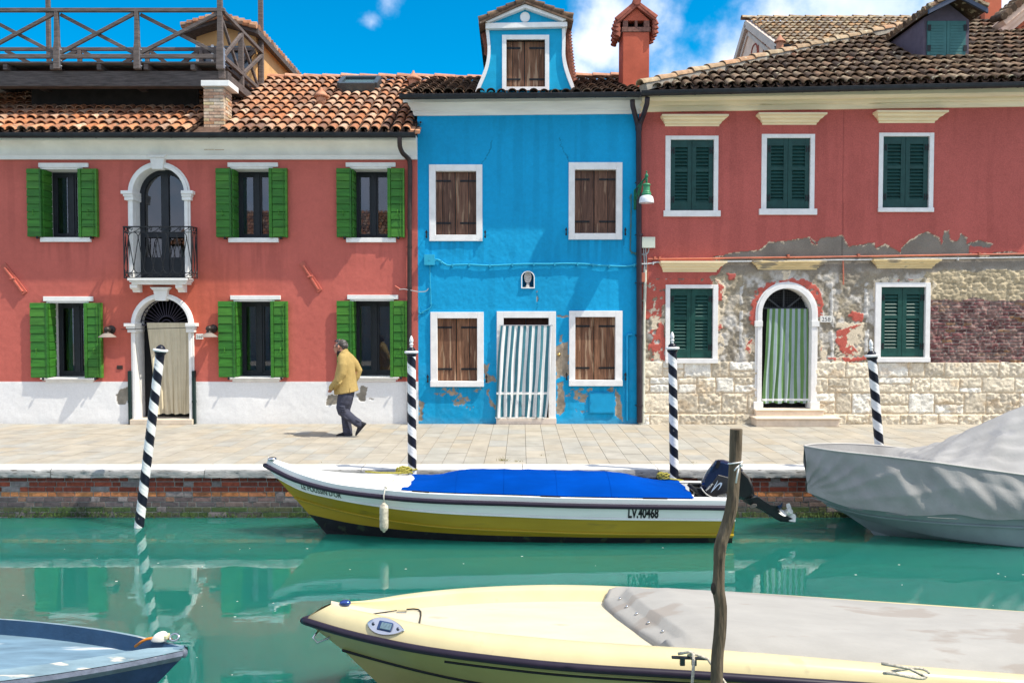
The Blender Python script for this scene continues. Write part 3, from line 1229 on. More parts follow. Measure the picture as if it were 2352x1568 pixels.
ztop, z2, z3, z4 = bzrow(132), bzrow(240), bzrow(1040), bzrow(1132)
path = [(rx0, DW - .03), (rx0, Df), (rx1, Df), (rx1, DW - .03)]
for (zz, w, hgt) in ((ztop, .035, .022), (z2, .016, .014), (z3, .016, .014), (z4, .02, .016)):
    for a, b in zip(path[:-1], path[1:]):
        rl.bar((a[0], a[1], zz), (b[0], b[1], zz), w, hgt)
for (x, y) in path:
    rl.tube([(x, y, z4), (x, y, ztop)], .011, 6)
per = (rx1 - rx0) / 7


def wave_panel(a, b, n):
    """lyre pattern from a to b: slender crossing rods joined by arcs, with S-scroll bands"""
    a, b = Vector((a[0], a[1], 0)), Vector((b[0], b[1], 0))
    L = (b - a).length
    t = (b - a) / L
    d = L / n
    zt_, zb_ = bzrow(342), bzrow(920)

    def P(u, z):
        q = a + t * u
        return (q.x, q.y, z)
    for i in range(n):
        c = (i + .5) * d
        lo = (i) * d
        rl.tube([P(lo, zb_), P(c, zt_)], .008, 5)
        rl.tube([P(c, zt_), P(lo + d, zb_)], .008, 5)
        for k in range(1):
            arc = [P(c + d * .5 - d * .5 * math.cos(q), zt_ + (z2 - zt_) * math.sin(q)) for q in np.linspace(0, math.pi, 9)]
            if i < n - 1:
                rl.tube(arc, .008, 5)
            arc = [P(lo + d * .5 - d * .5 * math.cos(q), zb_ + (z3 - zb_) * math.sin(q)) for q in np.linspace(0, math.pi, 9)]
            rl.tube(arc, .008, 5)
        rl.ball(P(c, zt_), .014, n=6, m=4)
        rl.ball(P(lo, zb_), .014, n=6, m=4)
        for (za, zb2) in ((z4, z3), (z2, ztop)):
            h2 = (zb2 - za)
            sc_ = [P(lo + d * (.02 + .96 * q), za + h2 * (.5 - .42 * math.cos(q * math.pi))) for q in np.linspace(0, .75, 6)]
            sp_ = [P(lo + d * .8 + h2 * .3 * (1 - q) * math.cos(2.4 - q * 7), za + h2 * .55 + h2 * .36 * (1 - q * .7) * math.sin(2.4 - q * 7)) for q in np.linspace(0, 1, 12)]
            rl.tube(sc_ + sp_, .007, 5)


wave_panel((rx0, Df), (rx1, Df), 7)
wave_panel((rx0, DW - .03), (rx0, Df), 2)
wave_panel((rx1, Df), (rx1, DW - .03), 2)
rl.build('railing', IRON, balcony)

# street door
sd = surround('door', dx, dz_, d_ro, d_ri, d_zb, H1, WHITE)
fl = MB()
fl.box(dx - d_ri, dx + d_ri, DW + .16, DW + .19, dz_ - .015, dz_ + .015)
for i in range(1, 18):
    a = math.pi * i / 18
    fl.tube([(dx + .17 * math.cos(a), DW + .17, dz_ + .17 * math.sin(a)), (dx + (d_ri + .01) * math.cos(a), DW + .17, dz_ + (d_ri + .01) * math.sin(a))], .008, 5)
for r in (.17, .1, d_ri - .015):
    fl.tube([(dx + r * math.cos(q), DW + .17, dz_ + r * math.sin(q)) for q in np.linspace(0, math.pi, 20)], .010, 5)
for sg in (-1, 1):
    fl.tube([(dx + sg * (.045 + .035 * math.cos(q)), DW + .165, dz_ - .03 + .035 * math.sin(q) * (1 - q * .08)) for q in np.linspace(0, 8, 22)], .006, 5)
fl.build('fanlight_grille', mk('fanlight_iron', (.045, .04, .06), .4, .1), sd)
st = MB()
a = wrect(305.5, 961, 448, 973)
st.box(a[0], a[1], DW - .14, DW + .35, 0, a[3])
st.build('threshold', mk('threshold_stone', (.62, .53, .42), .8, .12, 6, .2, 60), sd, bevel=.01)
bk = MB()
bk.box(dx - d_ri, dx + d_ri, DW + .34, DW + .38, .02, dz_)
bk.build('door_leaf', BLACKIN, sd)  # near-black sheet standing in for the dark void of the doorway
for (c0, c1) in ((298, 304), (445, 451)):
    k = MB()
    a = wrect(c0, 851, c1, 973)
    k.box(a[0], a[1], DW - .075, DW + .0, 0, a[3])
    k.box(a[0] - .005, a[1] + .005, DW - .085, DW, .42, .47)
    k.build('flood_board_rail', mk('dark_green_steel', (.012, .03, .028), .4, .1), sd, bevel=.004)
CUR = mk('beige_curtain_cloth', (.60, .53, .38), .9, .07, 5, .1, 200)
curtain('door_curtain', (337, 436, 741), (362, 435.5, 950), DW + .13, [CUR], lambda u: 0, 'plain beige curtain hanging in the arched door below the balcony', 'curtain', folds=7, amp=.022)
rod = MB()
rod.tube([(W(284, 755, DW).x, DW - .11, W(300, 756, DW).z), (W(452, 755, DW).x, DW - .11, W(440, 752, DW).z)], .006, 6)
rod.build('curtain_rod', IRON, sd)

# ---- cornice, gutter, downpipe
OV1 = .50
zA, zB = W(480, 321, DW - .27).z, W(480, 367, DW).z
c = MB()
hh = zA - zB
prof = [(.02, 0), (-.055, 0), (-.06, .05), (-.075, .075), (-.04, .08)]
prof += [(-.045 - .20 * (1 - math.cos(q)), .085 + (hh - .105) * math.sin(q) ** .9) for q in np.linspace(0.05, math.pi / 2, 9)]
prof += [(-.26, hh), (-.26, hh + .09), (.02, hh + .09)]
c.sweep(prof, (xl, DW, zB), (x_end, DW, zB))
c.build('cornice', FRIEZE, H1, auto=35)
c = MB()
c.sweep([(.0, -.002), (-.062, -.002), (-.068, .05), (-.08, .072), (-.0, .073)], (xl, DW - .003, zB), (x_end + .001, DW - .003, zB))
c.build('frieze_moulding', WHITE2, H1)
ge = x_end + .02
zg = W(480, 309.5, DW - OV1).z
gutter(H1, (xl, DW - OV1, zg), (ge, DW - OV1, zg + .005), .066, 13)
dp = MB()
pts = [(W(918, 322, DW - OV1).x, DW - OV1, zg - .05), (W(918, 335, DW - OV1).x, DW - OV1 + .02, W(918, 335, DW - OV1).z), (W(925, 352, DW - .3).x, DW - .3, W(925, 352, DW - .3).z), (W(938, 366, DW).x, DW - .1, W(938, 366, DW).z),
       (W(943, 385, DW).x, DW - .07, W(943, 385, DW).z), (W(942, 500, DW).x, DW - .07, W(943, 500, DW).z), (W(941, 960, DW).x, DW - .07, .01)]
P_ = [Vector(q) for q in pts]
sm = []
for i in range(len(P_) - 1):
    for t in (0, .33, .66):
        a, b, c_, d_ = P_[max(i - 1, 0)], P_[i], P_[i + 1], P_[min(i + 2, len(P_) - 1)]
        sm.append(b * 1.0 + (c_ - a) * .5 * t + (a * 2 - b * 5 + c_ * 4 - d_) * .5 * t * t + (b * 3 - a - c_ * 3 + d_) * .5 * t ** 3 if i < 4 else b.lerp(c_, t))
sm.append(P_[-1])
dp.tube(sm, .044, 12)
for py in (548, 640, 755):
    q = W(942, py + 20, DW)
    dp.lathe([(.05, -.015), (.05, .015)], (q.x, DW - .07, q.z), 12)
    dp.tube([(q.x - .07, DW, q.z), (q.x - .07, DW - .05, q.z)], .008, 5)
dp.build('downpipe', PIPE, H1, auto=50)

# ---- roof
y_e = DW - OV1 + .01
z_e = zg + .035
sl = .55
dR = solve_d(184.5, z_e - CH, y_e, sl)
yR, zR = y_e + dR, z_e + sl * dR
xr_top = -1.37
r_ = MB()
tile_roof(r_, y_e, z_e, sl, xl, xr_top, dR, lambda x, y: x < x_end - .02 + max(0, (y - y_e - 1.0) / (dR - 1.0)) * (xr_top - x_end) and not (-6.0 < x < -5.5 and y < y_e + .95), seed=1)
ridge_caps(r_, [(xl, yR, zR + .05), (xr_top, yR, zR + .05)], .10, .43)
r_.add([(xl, y_e + .05, z_e - .0), (x_end, y_e + .05, z_e), (xr_top, yR, zR), (xl, yR, zR)], [(0, 1, 2, 3)], 2)
r_.add([(xl, yR, zR - .01), (xr_top, yR, zR - .01), (xr_top, yR + dR, z_e), (xl, yR + dR, z_e)], [(0, 1, 2, 3)])
r_.add([(x_end - .12, y_e - .02, z_e + .05), (x_end + .1, y_e - .02, z_e + .04), (x_end + .1, y_e + .3, z_e + .17), (x_end - .12, y_e + .3, z_e + .2),
        (x_end - .12, y_e - .02, z_e - .02), (x_end + .1, y_e - .02, z_e - .02)], [(0, 1, 2, 3), (0, 4, 5, 1), (1, 5, 2)])
roof1 = r_.build('roof', [TILE_WARM, RIDGE, PAN], H1, auto=50)
# skylight in the roof plane


def on_roof(px, py, ye, ze, s):
    d = ray(px, py)
    t = (ze - CH - s * ye) / (d.z - s * d.y)
    return Vector((d.x * t, d.y * t, CH + d.z * t))


Q = ZM(900, 0, 2.138)
q0 = on_roof(*Q(985, 805), y_e, z_e, sl)
q1 = on_roof(*Q(1290, 805), y_e, z_e, sl)
q2 = on_roof(*Q(1345, 747), y_e, z_e, sl)
q3 = on_roof(*Q(1045, 747), y_e, z_e, sl)
q2.x = q1.x
q3.x = q0.x
nn = Vector((0, -sl, 1)).normalized()
uu = (q3 - q0).normalized()
sk = MB()
for a, b in ((q0, q1), (q3, q2), (q0, q3), (q1, q2)):
    sk.bar(a + nn * .15, b + nn * .15, .1, .2, nn)
sky_l = sk.build('skylight', mk('zinc_frame', (.08, .10, .11), .4, .1, metal=.5), roof1, bevel=.01)
sk = MB()
sk.add([q0 + nn * .18, q1 + nn * .18, q2 + nn * .18, q3 + nn * .18], [(0, 1, 2, 3)])
sk.build('skylight_pane', mk('skylight_glass', (.10, .17, .20), .06, 0, spec=.8), roof1)
for (zx, zy, s_) in ((825, 895, 1.0), (1612, 740, 1.0)):
    q = on_roof(*Q(zx, zy + 20), y_e, z_e, sl)
    k = MB()
    k.lathe([(.1, -.05), (.105, .16), (.11, .18), (.09, .2)], q, 12)
    k.lathe([(.16, .2), (.12, .26), (.03, .36), (.02, .4)], q, 12)
    k.build('vent_tile', RIDGE, roof1, smooth=True)

# ---- small things on this wall
TIE = mk('red_painted_iron', (.46, .12, .085), .6, .12, 10)
for (a, b) in (((8, 607), (58, 674)), ((693, 602), (735, 669))):
    k = MB()
    A, B = W(*a, DW), W(*b, DW)
    k.bar(A + Vector((0, -.012, 0)), B + Vector((0, -.012, 0)), .024, .115, (0, 0, 1))
    A2, B2 = A.lerp(B, .12), A.lerp(B, .94)
    d_ = (B - A).normalized()
    k.bar(A2 + Vector((0, -.045, 0)), B2 + Vector((0, -.045, 0)), .05, .03)
    k.tube([A.lerp(B, .5) + Vector((-.05, -.06, -.01)), A.lerp(B, .5) + Vector((.05, -.06, .01))], .02, 8)
    k.build('tie_anchor', TIE, H1, bevel=.004)
SH = mk('brown_lamp_metal', (.05, .038, .034), .4, .2, 12, metal=.4)
SHI = mk('lamp_reflector', (.26, .225, .20), .5, .05)
for (bx_, by_, px0, px1, py0, py1, lab) in ((256, 757, 228, 265, 767, 774.5, 'brown swan-neck wall lamp left of the arched street door'), (490, 755, 463, 497, 767, 773.5, 'brown swan-neck wall lamp above the number plate 262')):
    Dl = DW - .2
    t = thing('wall_lamp', W(bx_, by_, DW), lab, 'wall lamp', 'wall lamps by the red door')
    o_ = W(bx_, by_, DW)
    k = MB()
    Mx = Matrix.Rotation(math.pi / 2, 3, 'X')
    k.lathe([(.085, 0), (.085, .02), (.06, .04), (.02, .05)], o_, 14, Mx)
    k.build('wall_plate', SH, t, smooth=False)
    cx_ = W((px0 + px1) / 2, (py0 + py1) / 2, Dl)
    k = MB()
    k.tube([o_ + Vector((0, -.03, 0)), Vector((cx_.x, Dl, o_.z + .01)), Vector((cx_.x, Dl, o_.z - .03))], .018, 8)
    k.ball((cx_.x, Dl, o_.z + .005), .062, n=12, m=8)
    k.lathe([(.055, -.07), (.06, -.055), (.045, -.045), (.055, -.03), (.045, -.01)], (cx_.x, Dl, o_.z - .03), 12)
    k.build('arm', SH, t, auto=40)
    k = MB()
    zz = cx_.z
    k.lathe([(.16, -.03), (.163, -.025), (.10, .025), (.05, .05), (.03, .06)], (cx_.x, Dl, zz), 20)
    k.build('lamp_shade', SHI, t, auto=50)
PLATE = mk('enamel_plate', (.78, .77, .72), .4, .04)
INK = mk('plate_lettering', (.06, .06, .07), .6, 0)


def plate(string, r, D, label, size, parent=None):
    X0, X1, Z0, Z1 = wrect(*r, D)
    t = thing('house_number_plate', ((X0 + X1) / 2, D, Z0), label, 'number plate')
    k = MB()
    k.box(X0, X1, D - .018, D, Z0, Z1)
    k.build('plate', PLATE, t, bevel=.003)
    vs, fs = text_verts(string, size)
    w = max(v.x for v in vs)
    hgt = max(v.y for v in vs)
    k = MB()
    s_ = min((X1 - X0) * .84 / w, (Z1 - Z0) * .66 / hgt)
    k.add([((X0 + X1) / 2 + (v.x - w / 2) * s_, D - .020 - v.z * .3, (Z0 + Z1) / 2 + (v.y - hgt / 2) * s_) for v in vs], fs)
    k.build('number', INK, t)
    return t


plate('262', (450.5, 766.5, 467, 779), DW - .012, 'white number plate 262 right of the arched red-house door', .1)
k = MB()
a = wrect(269, 839, 282, 847.5)
k.box(a[0], a[1], DW - .01, DW + .02, a[2], a[3])
for i in range(3):
    k.box(a[0] + .01, a[1] - .01, DW - .014, DW, a[2] + .008 + i * .02, a[2] + .018 + i * .02)
k.build('wall_vent', mk('vent_brown', (.06, .04, .035), .6, .1), H1)

# ================================================================== roof terrace (altana)
OLDWOOD = mk('weathered_wood', (.16, .125, .105), .85, .42, 7, .5, 30, stretch=(.6, .6, 6), island=[(.095, .075, .07), (.13, .105, .095), (.08, .065, .06), (.11, .09, .085)])
OLDWOODX = mk('weathered_beam', (.12, .095, .085), .85, .45, 7, .5, 30, stretch=(.6, 3, 8), island=[(.07, .06, .058), (.095, .08, .075), (.06, .052, .05)])
Da = DW + .22
AX1 = W(508, 160, Da).x
Dback = 17.9
T = thing('roof_terrace', (AX1 - 2, Da, W(300, 305, Da).z), 'weathered wooden roof terrace with crossed railings on brick piers', 'roof terrace')


def az(py, D=Da):
    return W(508, py, D).z


z_beam0, z_beam1 = az(199), az(164)
z_deck = az(146)
k = MB()
xL = W(-200, 160, Da).x
k.box(xL, AX1 + .14, Da - .02, Da + .18, z_beam0, z_beam1)
k.box(xL, AX1 + .14, Dback - .15, Dback, z_beam0 - .02, z_beam1)
for (xx, w) in ((-9.6, .16), (-7.6, .14), (AX1 - .12, .16)):
    k.box(xx, xx + w, Da + .181, Dback - .151, z_beam1 - .2, z_beam1 - .03)
k.build('main_beam', OLDWOODX, T, bevel=.01)
k = MB()
x = xL
while x < AX1:
    k.box(x, x + .085, Da - .10, Dback + .02, z_beam1 + .002, z_deck - .035)
    x += W(335, 160, Da).x - W(228, 160, Da).x
k.box(AX1 - .02, AX1 + .10, Da - .10, Dback + .25, z_beam1 - .16, z_beam1 + .0 - .002)
k.build('joist', OLDWOOD, T, bevel=.006)
k = MB()
y = Da - .12
while y < Dback:
    k.box(xL, AX1 + .05, y, y + .135, z_deck - .033, z_deck)
    y += .142
k.build('deck_board', OLDWOOD, T, bevel=.004)
zr_top, zr_low = az(26, Da - .05), az(133, Da - .05)
Dr = Da - .13


def zq(px, py):
    return W(px, py, Dr)


# front rails
k = MB()
A, B = W(-160, 32, Dr), W(517, 20.5, Dr)
A.z = B.z = W(330, 24, Dr).z
k.bar(A, B, .075, .072)
k.build('top_rail', OLDWOOD, T, bevel=.008)
zt_r = B.z - .036
A, B2 = W(-160, 133, Dr), W(508, 127, Dr)
A.z = B2.z = W(330, 130, Dr).z
k = MB()
k.bar(A, B2, .06, .08)
k.build('lower_rail', OLDWOOD, T, bevel=.008)
zl_r = A.z + .04
zpb = W(330, 160, Dr).z
posts = [131, 315]
px_w = [W(c, 90, Dr).x for c in (-52, 131, 315, 506)]
for i, x in enumerate(px_w):
    k = MB()
    top = zt_r if i < 3 else W(508, -30, Dr).z
    w0 = .05 if i < 3 else .06
    k.loft([[(x - w0 * f, Dr - .05 * f, z), (x + w0 * f, Dr - .05 * f, z), (x + w0 * f, Dr + .05 * f, z), (x - w0 * f, Dr + .05 * f, z)] for z, f in ((zpb, 1.15), (zl_r + .1, 1.1), (zl_r + .25, .85), (top, .75))])
    k.build('post', OLDWOOD, T, bevel=.006)
    b = MB()
    b.box(x + w0 * 1.17, x + w0 * 1.17 + .006, Dr - .04, Dr + .03, zpb + .02, zl_r + .12)
    for z in np.linspace(zpb + .06, zl_r + .08, 4):
        b.ball((x + w0 * 1.3 + .02, Dr - .02, z), .014, n=6, m=4)
    b.build('bolt_plate', mk('galvanised_steel', (.42, .42, .44), .45, .15, 12, metal=.7), T)
for i in range(3):
    xa, xb = px_w[i] + .05, px_w[i + 1] - .05
    for (z0_, z1_, dy) in ((zl_r + .02, zt_r - .03, 0), (zt_r - .03, zl_r + .02, .055)):
        k = MB()
        k.bar((xa, Dr + dy, z0_), (xb, Dr + dy, z1_), .05, .068)
        k.build('brace', OLDWOOD, T, bevel=.006)
# far-side railing, running back on the right and along the rear
xs = W(508, 90, Dr).x
for (dz0, h_, nm, dd) in ((zt_r + .036, .072, 'top_rail', 0), (zl_r - .04, .08, 'lower_rail', 0)):
    k = MB()
    k.bar((xs + .02, Dr + .03, dz0), (xs + .02, Dback + .2, dz0), .07, h_)
    k.build(nm, OLDWOOD, T, bevel=.008)
    k = MB()
    k.bar((xL, Dback - .02, dz0), (xs - .08, Dback - .02, dz0), .06, h_)
    k.build(nm, OLDWOOD, T, bevel=.008)
ymid = (Dr + Dback) / 2
for (yy, top) in ((ymid, zt_r), (Dback + .2, W(597, -30, Dback + .2).z)):
    k = MB()
    k.loft([[(xs - .05, yy - .05 * f, z), (xs + .05, yy - .05 * f, z), (xs + .05, yy + .05 * f, z), (xs - .05, yy + .05 * f, z)] for z, f in ((zpb - .05, 1), (zl_r + .2, .9), (top, .75))])
    k.build('post', OLDWOOD, T, bevel=.006)
for (ya, yb) in ((Dr + .08, ymid - .06), (ymid + .06, Dback + .14)):
    for (z0_, z1_, dx_) in ((zl_r, zt_r - .05, .03), (zt_r - .05, zl_r, -.03)):
        k = MB()
        k.bar((xs + dx_, ya, z0_), (xs + dx_, yb, z1_), .05, .068)
        k.build('brace', OLDWOOD, T, bevel=.006)
for xx in (W(113, 90, Dback).x, -9.6, -8.1, -6.9):
    k = MB()
    k.bar((xx, Dback - .02, z_deck - .1), (xx, Dback - .02, zt_r if xx != W(113, 90, Dback).x else W(113, -10, Dback).z), .08, .08)
    k.build('post', OLDWOOD, T, bevel=.006)
xb = [-11.3, -9.6, -8.1, -6.9, xs]
for a, b in zip(xb[:-1], xb[1:]):
    for (z0_, z1_) in ((zl_r, zt_r), (zt_r, zl_r)):
        k = MB()
        k.bar((a + .06, Dback - .02, z0_), (b - .06, Dback - .02, z1_), .05, .08)
        k.build('brace', OLDWOOD, T)
# boarding under the deck, near-black and set forward to stand for shade there
k = MB()
k.box(W(72, 220, 16.5).x, AX1 - .75, 16.5, 16.55, z_e + .5, z_beam1 - .01)
k.build('back_boarding', mk('under_deck_shade', (.03, .027, .025), .9, .3, 5), T)
BRK = mk('pier_brick', (.5, .35, .25), .85, .3, 14, .4, 60, island=[(.50, .33, .22), (.62, .47, .34), (.44, .22, .13), (.66, .55, .42), (.50, .39, .30), (.58, .46, .26), (.52, .25, .13)])


def pier(px0, px1, py0, py1, D, dep, capx, capy, hide=False):
    X0, X1, Z0, Z1 = wrect(px0, py0, px1, py1, D)
    k = MB()
    k.box(X0 + .012, X1 - .012, D + .012, D + dep - .012, Z0 - .3, Z1, 1)
    z = Z0 - .3
    r = random.Random(int(px0))
    row = 0
    while z < Z1 - .03:
        h2 = min(.062, Z1 - z)
        x = X0
        off = .11 if row % 2 else .2
        while x < X1 - .02:
            w = min(off, X1 - x)
            k.box(x, x + w - .01, D - r.uniform(0, .006), D + .1, z, z + h2 - .012)
            x += w
            off = .21
        y = D + .1
        off = .1 if row % 2 else .19
        while y < D + dep - .02:
            w = min(off, D + dep - y)
            k.box(X1 - .1, X1 + r.uniform(0, .006), y + .004, y + w - .006, z, z + h2 - .012)
            y += w
            off = .2
        z += h2
        row += 1
    pr = k.build('brick_pier', [BRK, mk('pier_mortar', (.40, .37, .33), .95, .2, 12)], T)
    c0, c1, c2, c3 = wrect(capx[0], capy[0], capx[1], capy[1], D - .06)
    k = MB()
    k.box(c0, c1, D - .06, D + dep + .06, Z1 + .002, Z1 + (c3 - c2))
    k.build('pier_cap', WHITE, pr, bevel=.008)
    return pr


pier(468, 515, 200, 309, DW - .06, .42, (461, 526), (186, 199.5))
pier(540, 581, 252, 262, 17.7, .35, (536, 590), (240, 251))
pier(43, 79, 258, 272, 17.2, .3, (40, 84), (249, 257))
k = MB()
k.box(W(-60, 240, 17.4).x, W(25, 240, 17.4).x, 17.4, 17.9, W(0, 300, 17.4).z, W(0, 205, 17.4).z)
chim = k.build('chimney', mk('rendered_chimney', (.36, .27, .24), .9, .2, 4), roof1)

# stair dormer that gives onto the terrace
SD = MB()
DD = 17.95
gx0, gx1 = W(452, 150, DD).x, W(588, 150, DD).x
gz = W(520, 84, DD).z
gp = W(520, 64, DD).z
gm = (gx0 + gx1) / 2
ORG = mk('apricot_plaster', (.62, .36, .15), .9, .1, 3, .15, 60)
SD.prism([(gx0, z_e + 1), (gx1, z_e + 1), (gx1, gz), (gm, gp), (gx0, gz)], DD, DD + 3.2)
sdm = SD.build('stair_dormer', ORG, H1)
k = MB()
ex0, ex1 = gx0 - .16, gx1 + .16
s_g = (gp - gz) / (gm - gx0)
for sg, xe in ((-1, ex0), (1, ex1)):
    pts_ = [(gm, gp + .10), (xe, gz - .16 * s_g + .10), (xe, gz - .16 * s_g - .02), (gm, gp + .02)]
    k.prism(pts_, DD - .35, DD + 3.3)
rf = k.build('dormer_roof', OLDWOODX, sdm)
k = MB()
rnd = random.Random(6)
y = DD - .42
while y < DD + 3.2:
    for sg, xe in ((-1, ex0), (1, ex1)):
        n = 6
        for i in range(n):
            t0, t1 = i / n, (i + 1.25) / n
            a = Vector((xe + (gm - xe) * t0, y, gz - .16 * s_g + .11 + (gp - gz + .16 * s_g) * t0 + .03))
            b = Vector((xe + (gm - xe) * min(t1, 1), y + rnd.uniform(-.01, .01), gz - .16 * s_g + .11 + (gp - gz + .16 * s_g) * min(t1, 1)))
            k.tube([a, b], [.075, .06], 7, True)
    y += .19
k.build('dormer_tiles', [TILE_WARM], sdm, auto=50)
k = MB()
wx0, wx1 = W(462, 120, DD).x, W(560, 120, DD).x
wz0, wz1 = W(500, 158, DD).z, W(500, 104, DD).z
k.box(W(453, 120, DD).x - .02, W(468, 120, DD).x, DD - .03, DD, wz0, W(500, 102, DD).z)
k.box(W(486, 120, DD).x, W(492, 120, DD).x, DD - .03, DD, wz0, wz1)
k.build('window_post', WHITE, sdm)
k = MB()
k.box(W(468, 120, DD).x, W(486, 120, DD).x, DD - .012, DD, wz0, wz1 - .02)
k.box(W(492, 120, DD).x, W(578, 120, DD).x, DD - .012, DD, wz0, wz1 - .02)
k.build('window', mk('dormer_glass', (.05, .08, .11), .08, 0, spec=.7), sdm)
# ================================================================== the blue house
H2 = thing('terraced_house', W(1212, 973, DW), 'bright blue house with brown shutters and a curved-sided dormer', 'house', 'canal-side houses')
BLUE = np.array((.006, .33, .62))
B5 = ZM(1600, 1050, 2.24)
B0 = ZM(1600, 550, 2.24)
X2a, X2b = W(960, 640, DW).x, W(1466, 640, DW).x


def seg_dist(px, py, pts):
    d = np.full(px.shape, 1e9)
    for (ax, ay), (bx_, by_) in zip(pts[:-1], pts[1:]):
        vx, vy = bx_ - ax, by_ - ay
        t = np.clip(((px - ax) * vx + (py - ay) * vy) / (vx * vx + vy * vy + 1e-9), 0, 1)
        d = np.minimum(d, np.hypot(px - ax - t * vx, py - ay - t * vy))
    return d


def paint_blue(px, py, X, Z):
    n1 = fbm(X * 4, Z * 4, 21)
    n2 = fbm(X * 20, Z * 20, 22)
    n3 = fbm(X * .9, Z * .9, 23)
    col = BLUE * (1 + (n3 - .5) * .22 + (n2 - .5) * .14)[..., None]
    h = (n1 - .5) * .014 + (n2 - .5) * .006
    stk = fbm(X * 8, Z * .4, 29)
    col = col * (1 - np.clip((stk - .5) * .9, 0, .09) * np.clip((fbm(X * .8, Z * .8, 30) - .3) * 3, 0, 1))[..., None]
    for o, n_ in BW:
        u = (np.abs(px - (o[0] + o[1]) / 2) < (o[1] - o[0]) * .52) * np.clip(1 - (py - o[3]) / 90, 0, 1) * (py > o[3])
        col = col * (1 - .22 * u * np.clip((fbm(X * 17, Z * .8, 41) - .42) * 5, 0, 1))[..., None]
    # paler rubbed paint low down
    rub = np.clip((py - 700) / 260, 0, 1) * np.clip((n1 - .45) * 3, 0, 1)
    col = col * (1 - rub[..., None] * .25) + np.array((.10, .40, .62)) * rub[..., None] * .25
    qx = px + (fbm(X * 10, Z * 10, 25) - .5) * 11
    qy = py + (fbm(X * 10, Z * 10, 26) - .5) * 11
    gmask = np.zeros(px.shape, bool)
    for poly in ([B5(1398, 745), B5(1430, 720), B5(1508, 700), B5(1514, 1000), B5(1490, 1030), B5(1440, 1015), B5(1400, 1045)],
                 [B5(1430, 650), B5(1460, 650), B5(1458, 705), B5(1430, 700)],
                 [B5(752, 908), B5(805, 908), B5(800, 960), B5(782, 990), B5(842, 1022), B5(855, 1062), B5(795, 1078), B5(752, 1045)],
                 [B5(1400, 1080), B5(1450, 1060), B5(1470, 1180), B5(1490, 1330), B5(1440, 1370), B5(1405, 1350)],
                 [B5(1930, 1130), B5(1975, 1180), B5(1990, 1330), B5(1990, 1420), B5(1925, 1370), B5(1930, 1200)],
                 [B5(168, 1240), B5(225, 1260), B5(190, 1320), B5(215, 1400), B5(168, 1420)],
                 [B5(775, 1130), B5(800, 1130), B5(800, 1210), B5(858, 1280), B5(858, 1340), B5(800, 1250)],
                 [B5(1405, 472), B5(1505, 482), B5(1505, 495), B5(1410, 490)]):
        gmask |= inpoly(qx, qy, poly)
    # speckled losses
    dens = np.zeros(px.shape)
    for (cx, cy, rx, ry, k) in ((430, 1160, 150, 60, .75), (540, 1240, 120, 80, .62), (700, 1150, 90, 40, .45), (1600, 1200, 130, 90, .66), (1640, 1140, 170, 30, .6),
                                (1890, 1140, 60, 30, .8), (1230, 1350, 20, 70, .5), (800, 540, 60, 25, .5), (1350, 1380, 90, 40, .36), (800, 800, 30, 200, .3),
                                (1230, 330, 14, 90, .8), (1340, 1430, 140, 40, .3), (1660, 1330, 120, 40, .6), (640, 1300, 140, 40, .42)):
        c = B5(cx, cy)
        g = k * np.exp(-(((px - c[0]) / (rx * .2563)) ** 2 + ((py - c[1]) / (ry * .2563)) ** 2))
        dens = np.maximum(dens, g)
    sp = fbm(X * 16, Z * 22, 27, 5)
    gmask |= sp > (1.02 - dens * .92)
    gcol = np.array((.30, .25, .19)) * (1 + (n2 - .5) * .8)[..., None]
    warm = np.clip((fbm(X * 7, Z * 7, 28) - .5) * 5, 0, 1)[..., None]
    gcol = gcol * (1 - warm) + np.array((.44, .34, .24)) * warm
    col = np.where(gmask[..., None], gcol, col)
    h = np.where(gmask, h * 1.5 - .009, h)
    # fine cracks
    for pts in ([B0(830, 0), B0(790, 130), B0(735, 245)], [B0(1418, 0), B0(1450, 70), B0(1512, 225)], [B0(2000, 900), B0(2005, 990)],
                [B5(1215, 240), B5(1230, 300), B5(1222, 420)]):
        d = seg_dist(qx, py, pts)
        m = d < .9
        col = np.where(m[..., None], col * .55, col)
        h = np.where(m, h - .004, h)
    st = np.clip((py - 957) / 16, 0, 1) * (.3 + .6 * n1)
    col = col * (1 - .35 * st[..., None]) + np.array((.35, .35, .33)) * .2 * st[..., None]
    return col, h


BW = [((986, 1108, 378.6, 554), (1000.8, 1094, 393.5, 539.6)), ((1306, 1429, 373.5, 550.4), (1320, 1415, 390, 536)),
      ((989, 1111, 716.5, 887), (1004.6, 1096, 731, 875)), ((1307, 1429, 713.7, 885.4), (1321, 1413, 728, 872.6))]
BROWN = mk('brown_shutter_boards', (.14, .07, .045), .75, .45, 7, .35, 50, stretch=(5, 1, .45), island=[(.115, .060, .042), (.15, .078, .052), (.095, .05, .036), (.165, .092, .062)],
           fleck=((.27, .175, .115), 3.6, .60))
BROWN_WORN = mk('worn_shutter_boards', (.2, .1, .05), .8, .5, 7, .4, 50, stretch=(5, 1, .4), island=[(.17, .082, .045), (.21, .105, .06), (.14, .066, .04), (.24, .13, .075)],
                fleck=((.36, .235, .15), 3.2, .565))
FRM = mk('white_window_surround', (.80, .79, .77), .85, .08, 6, .3, 70)


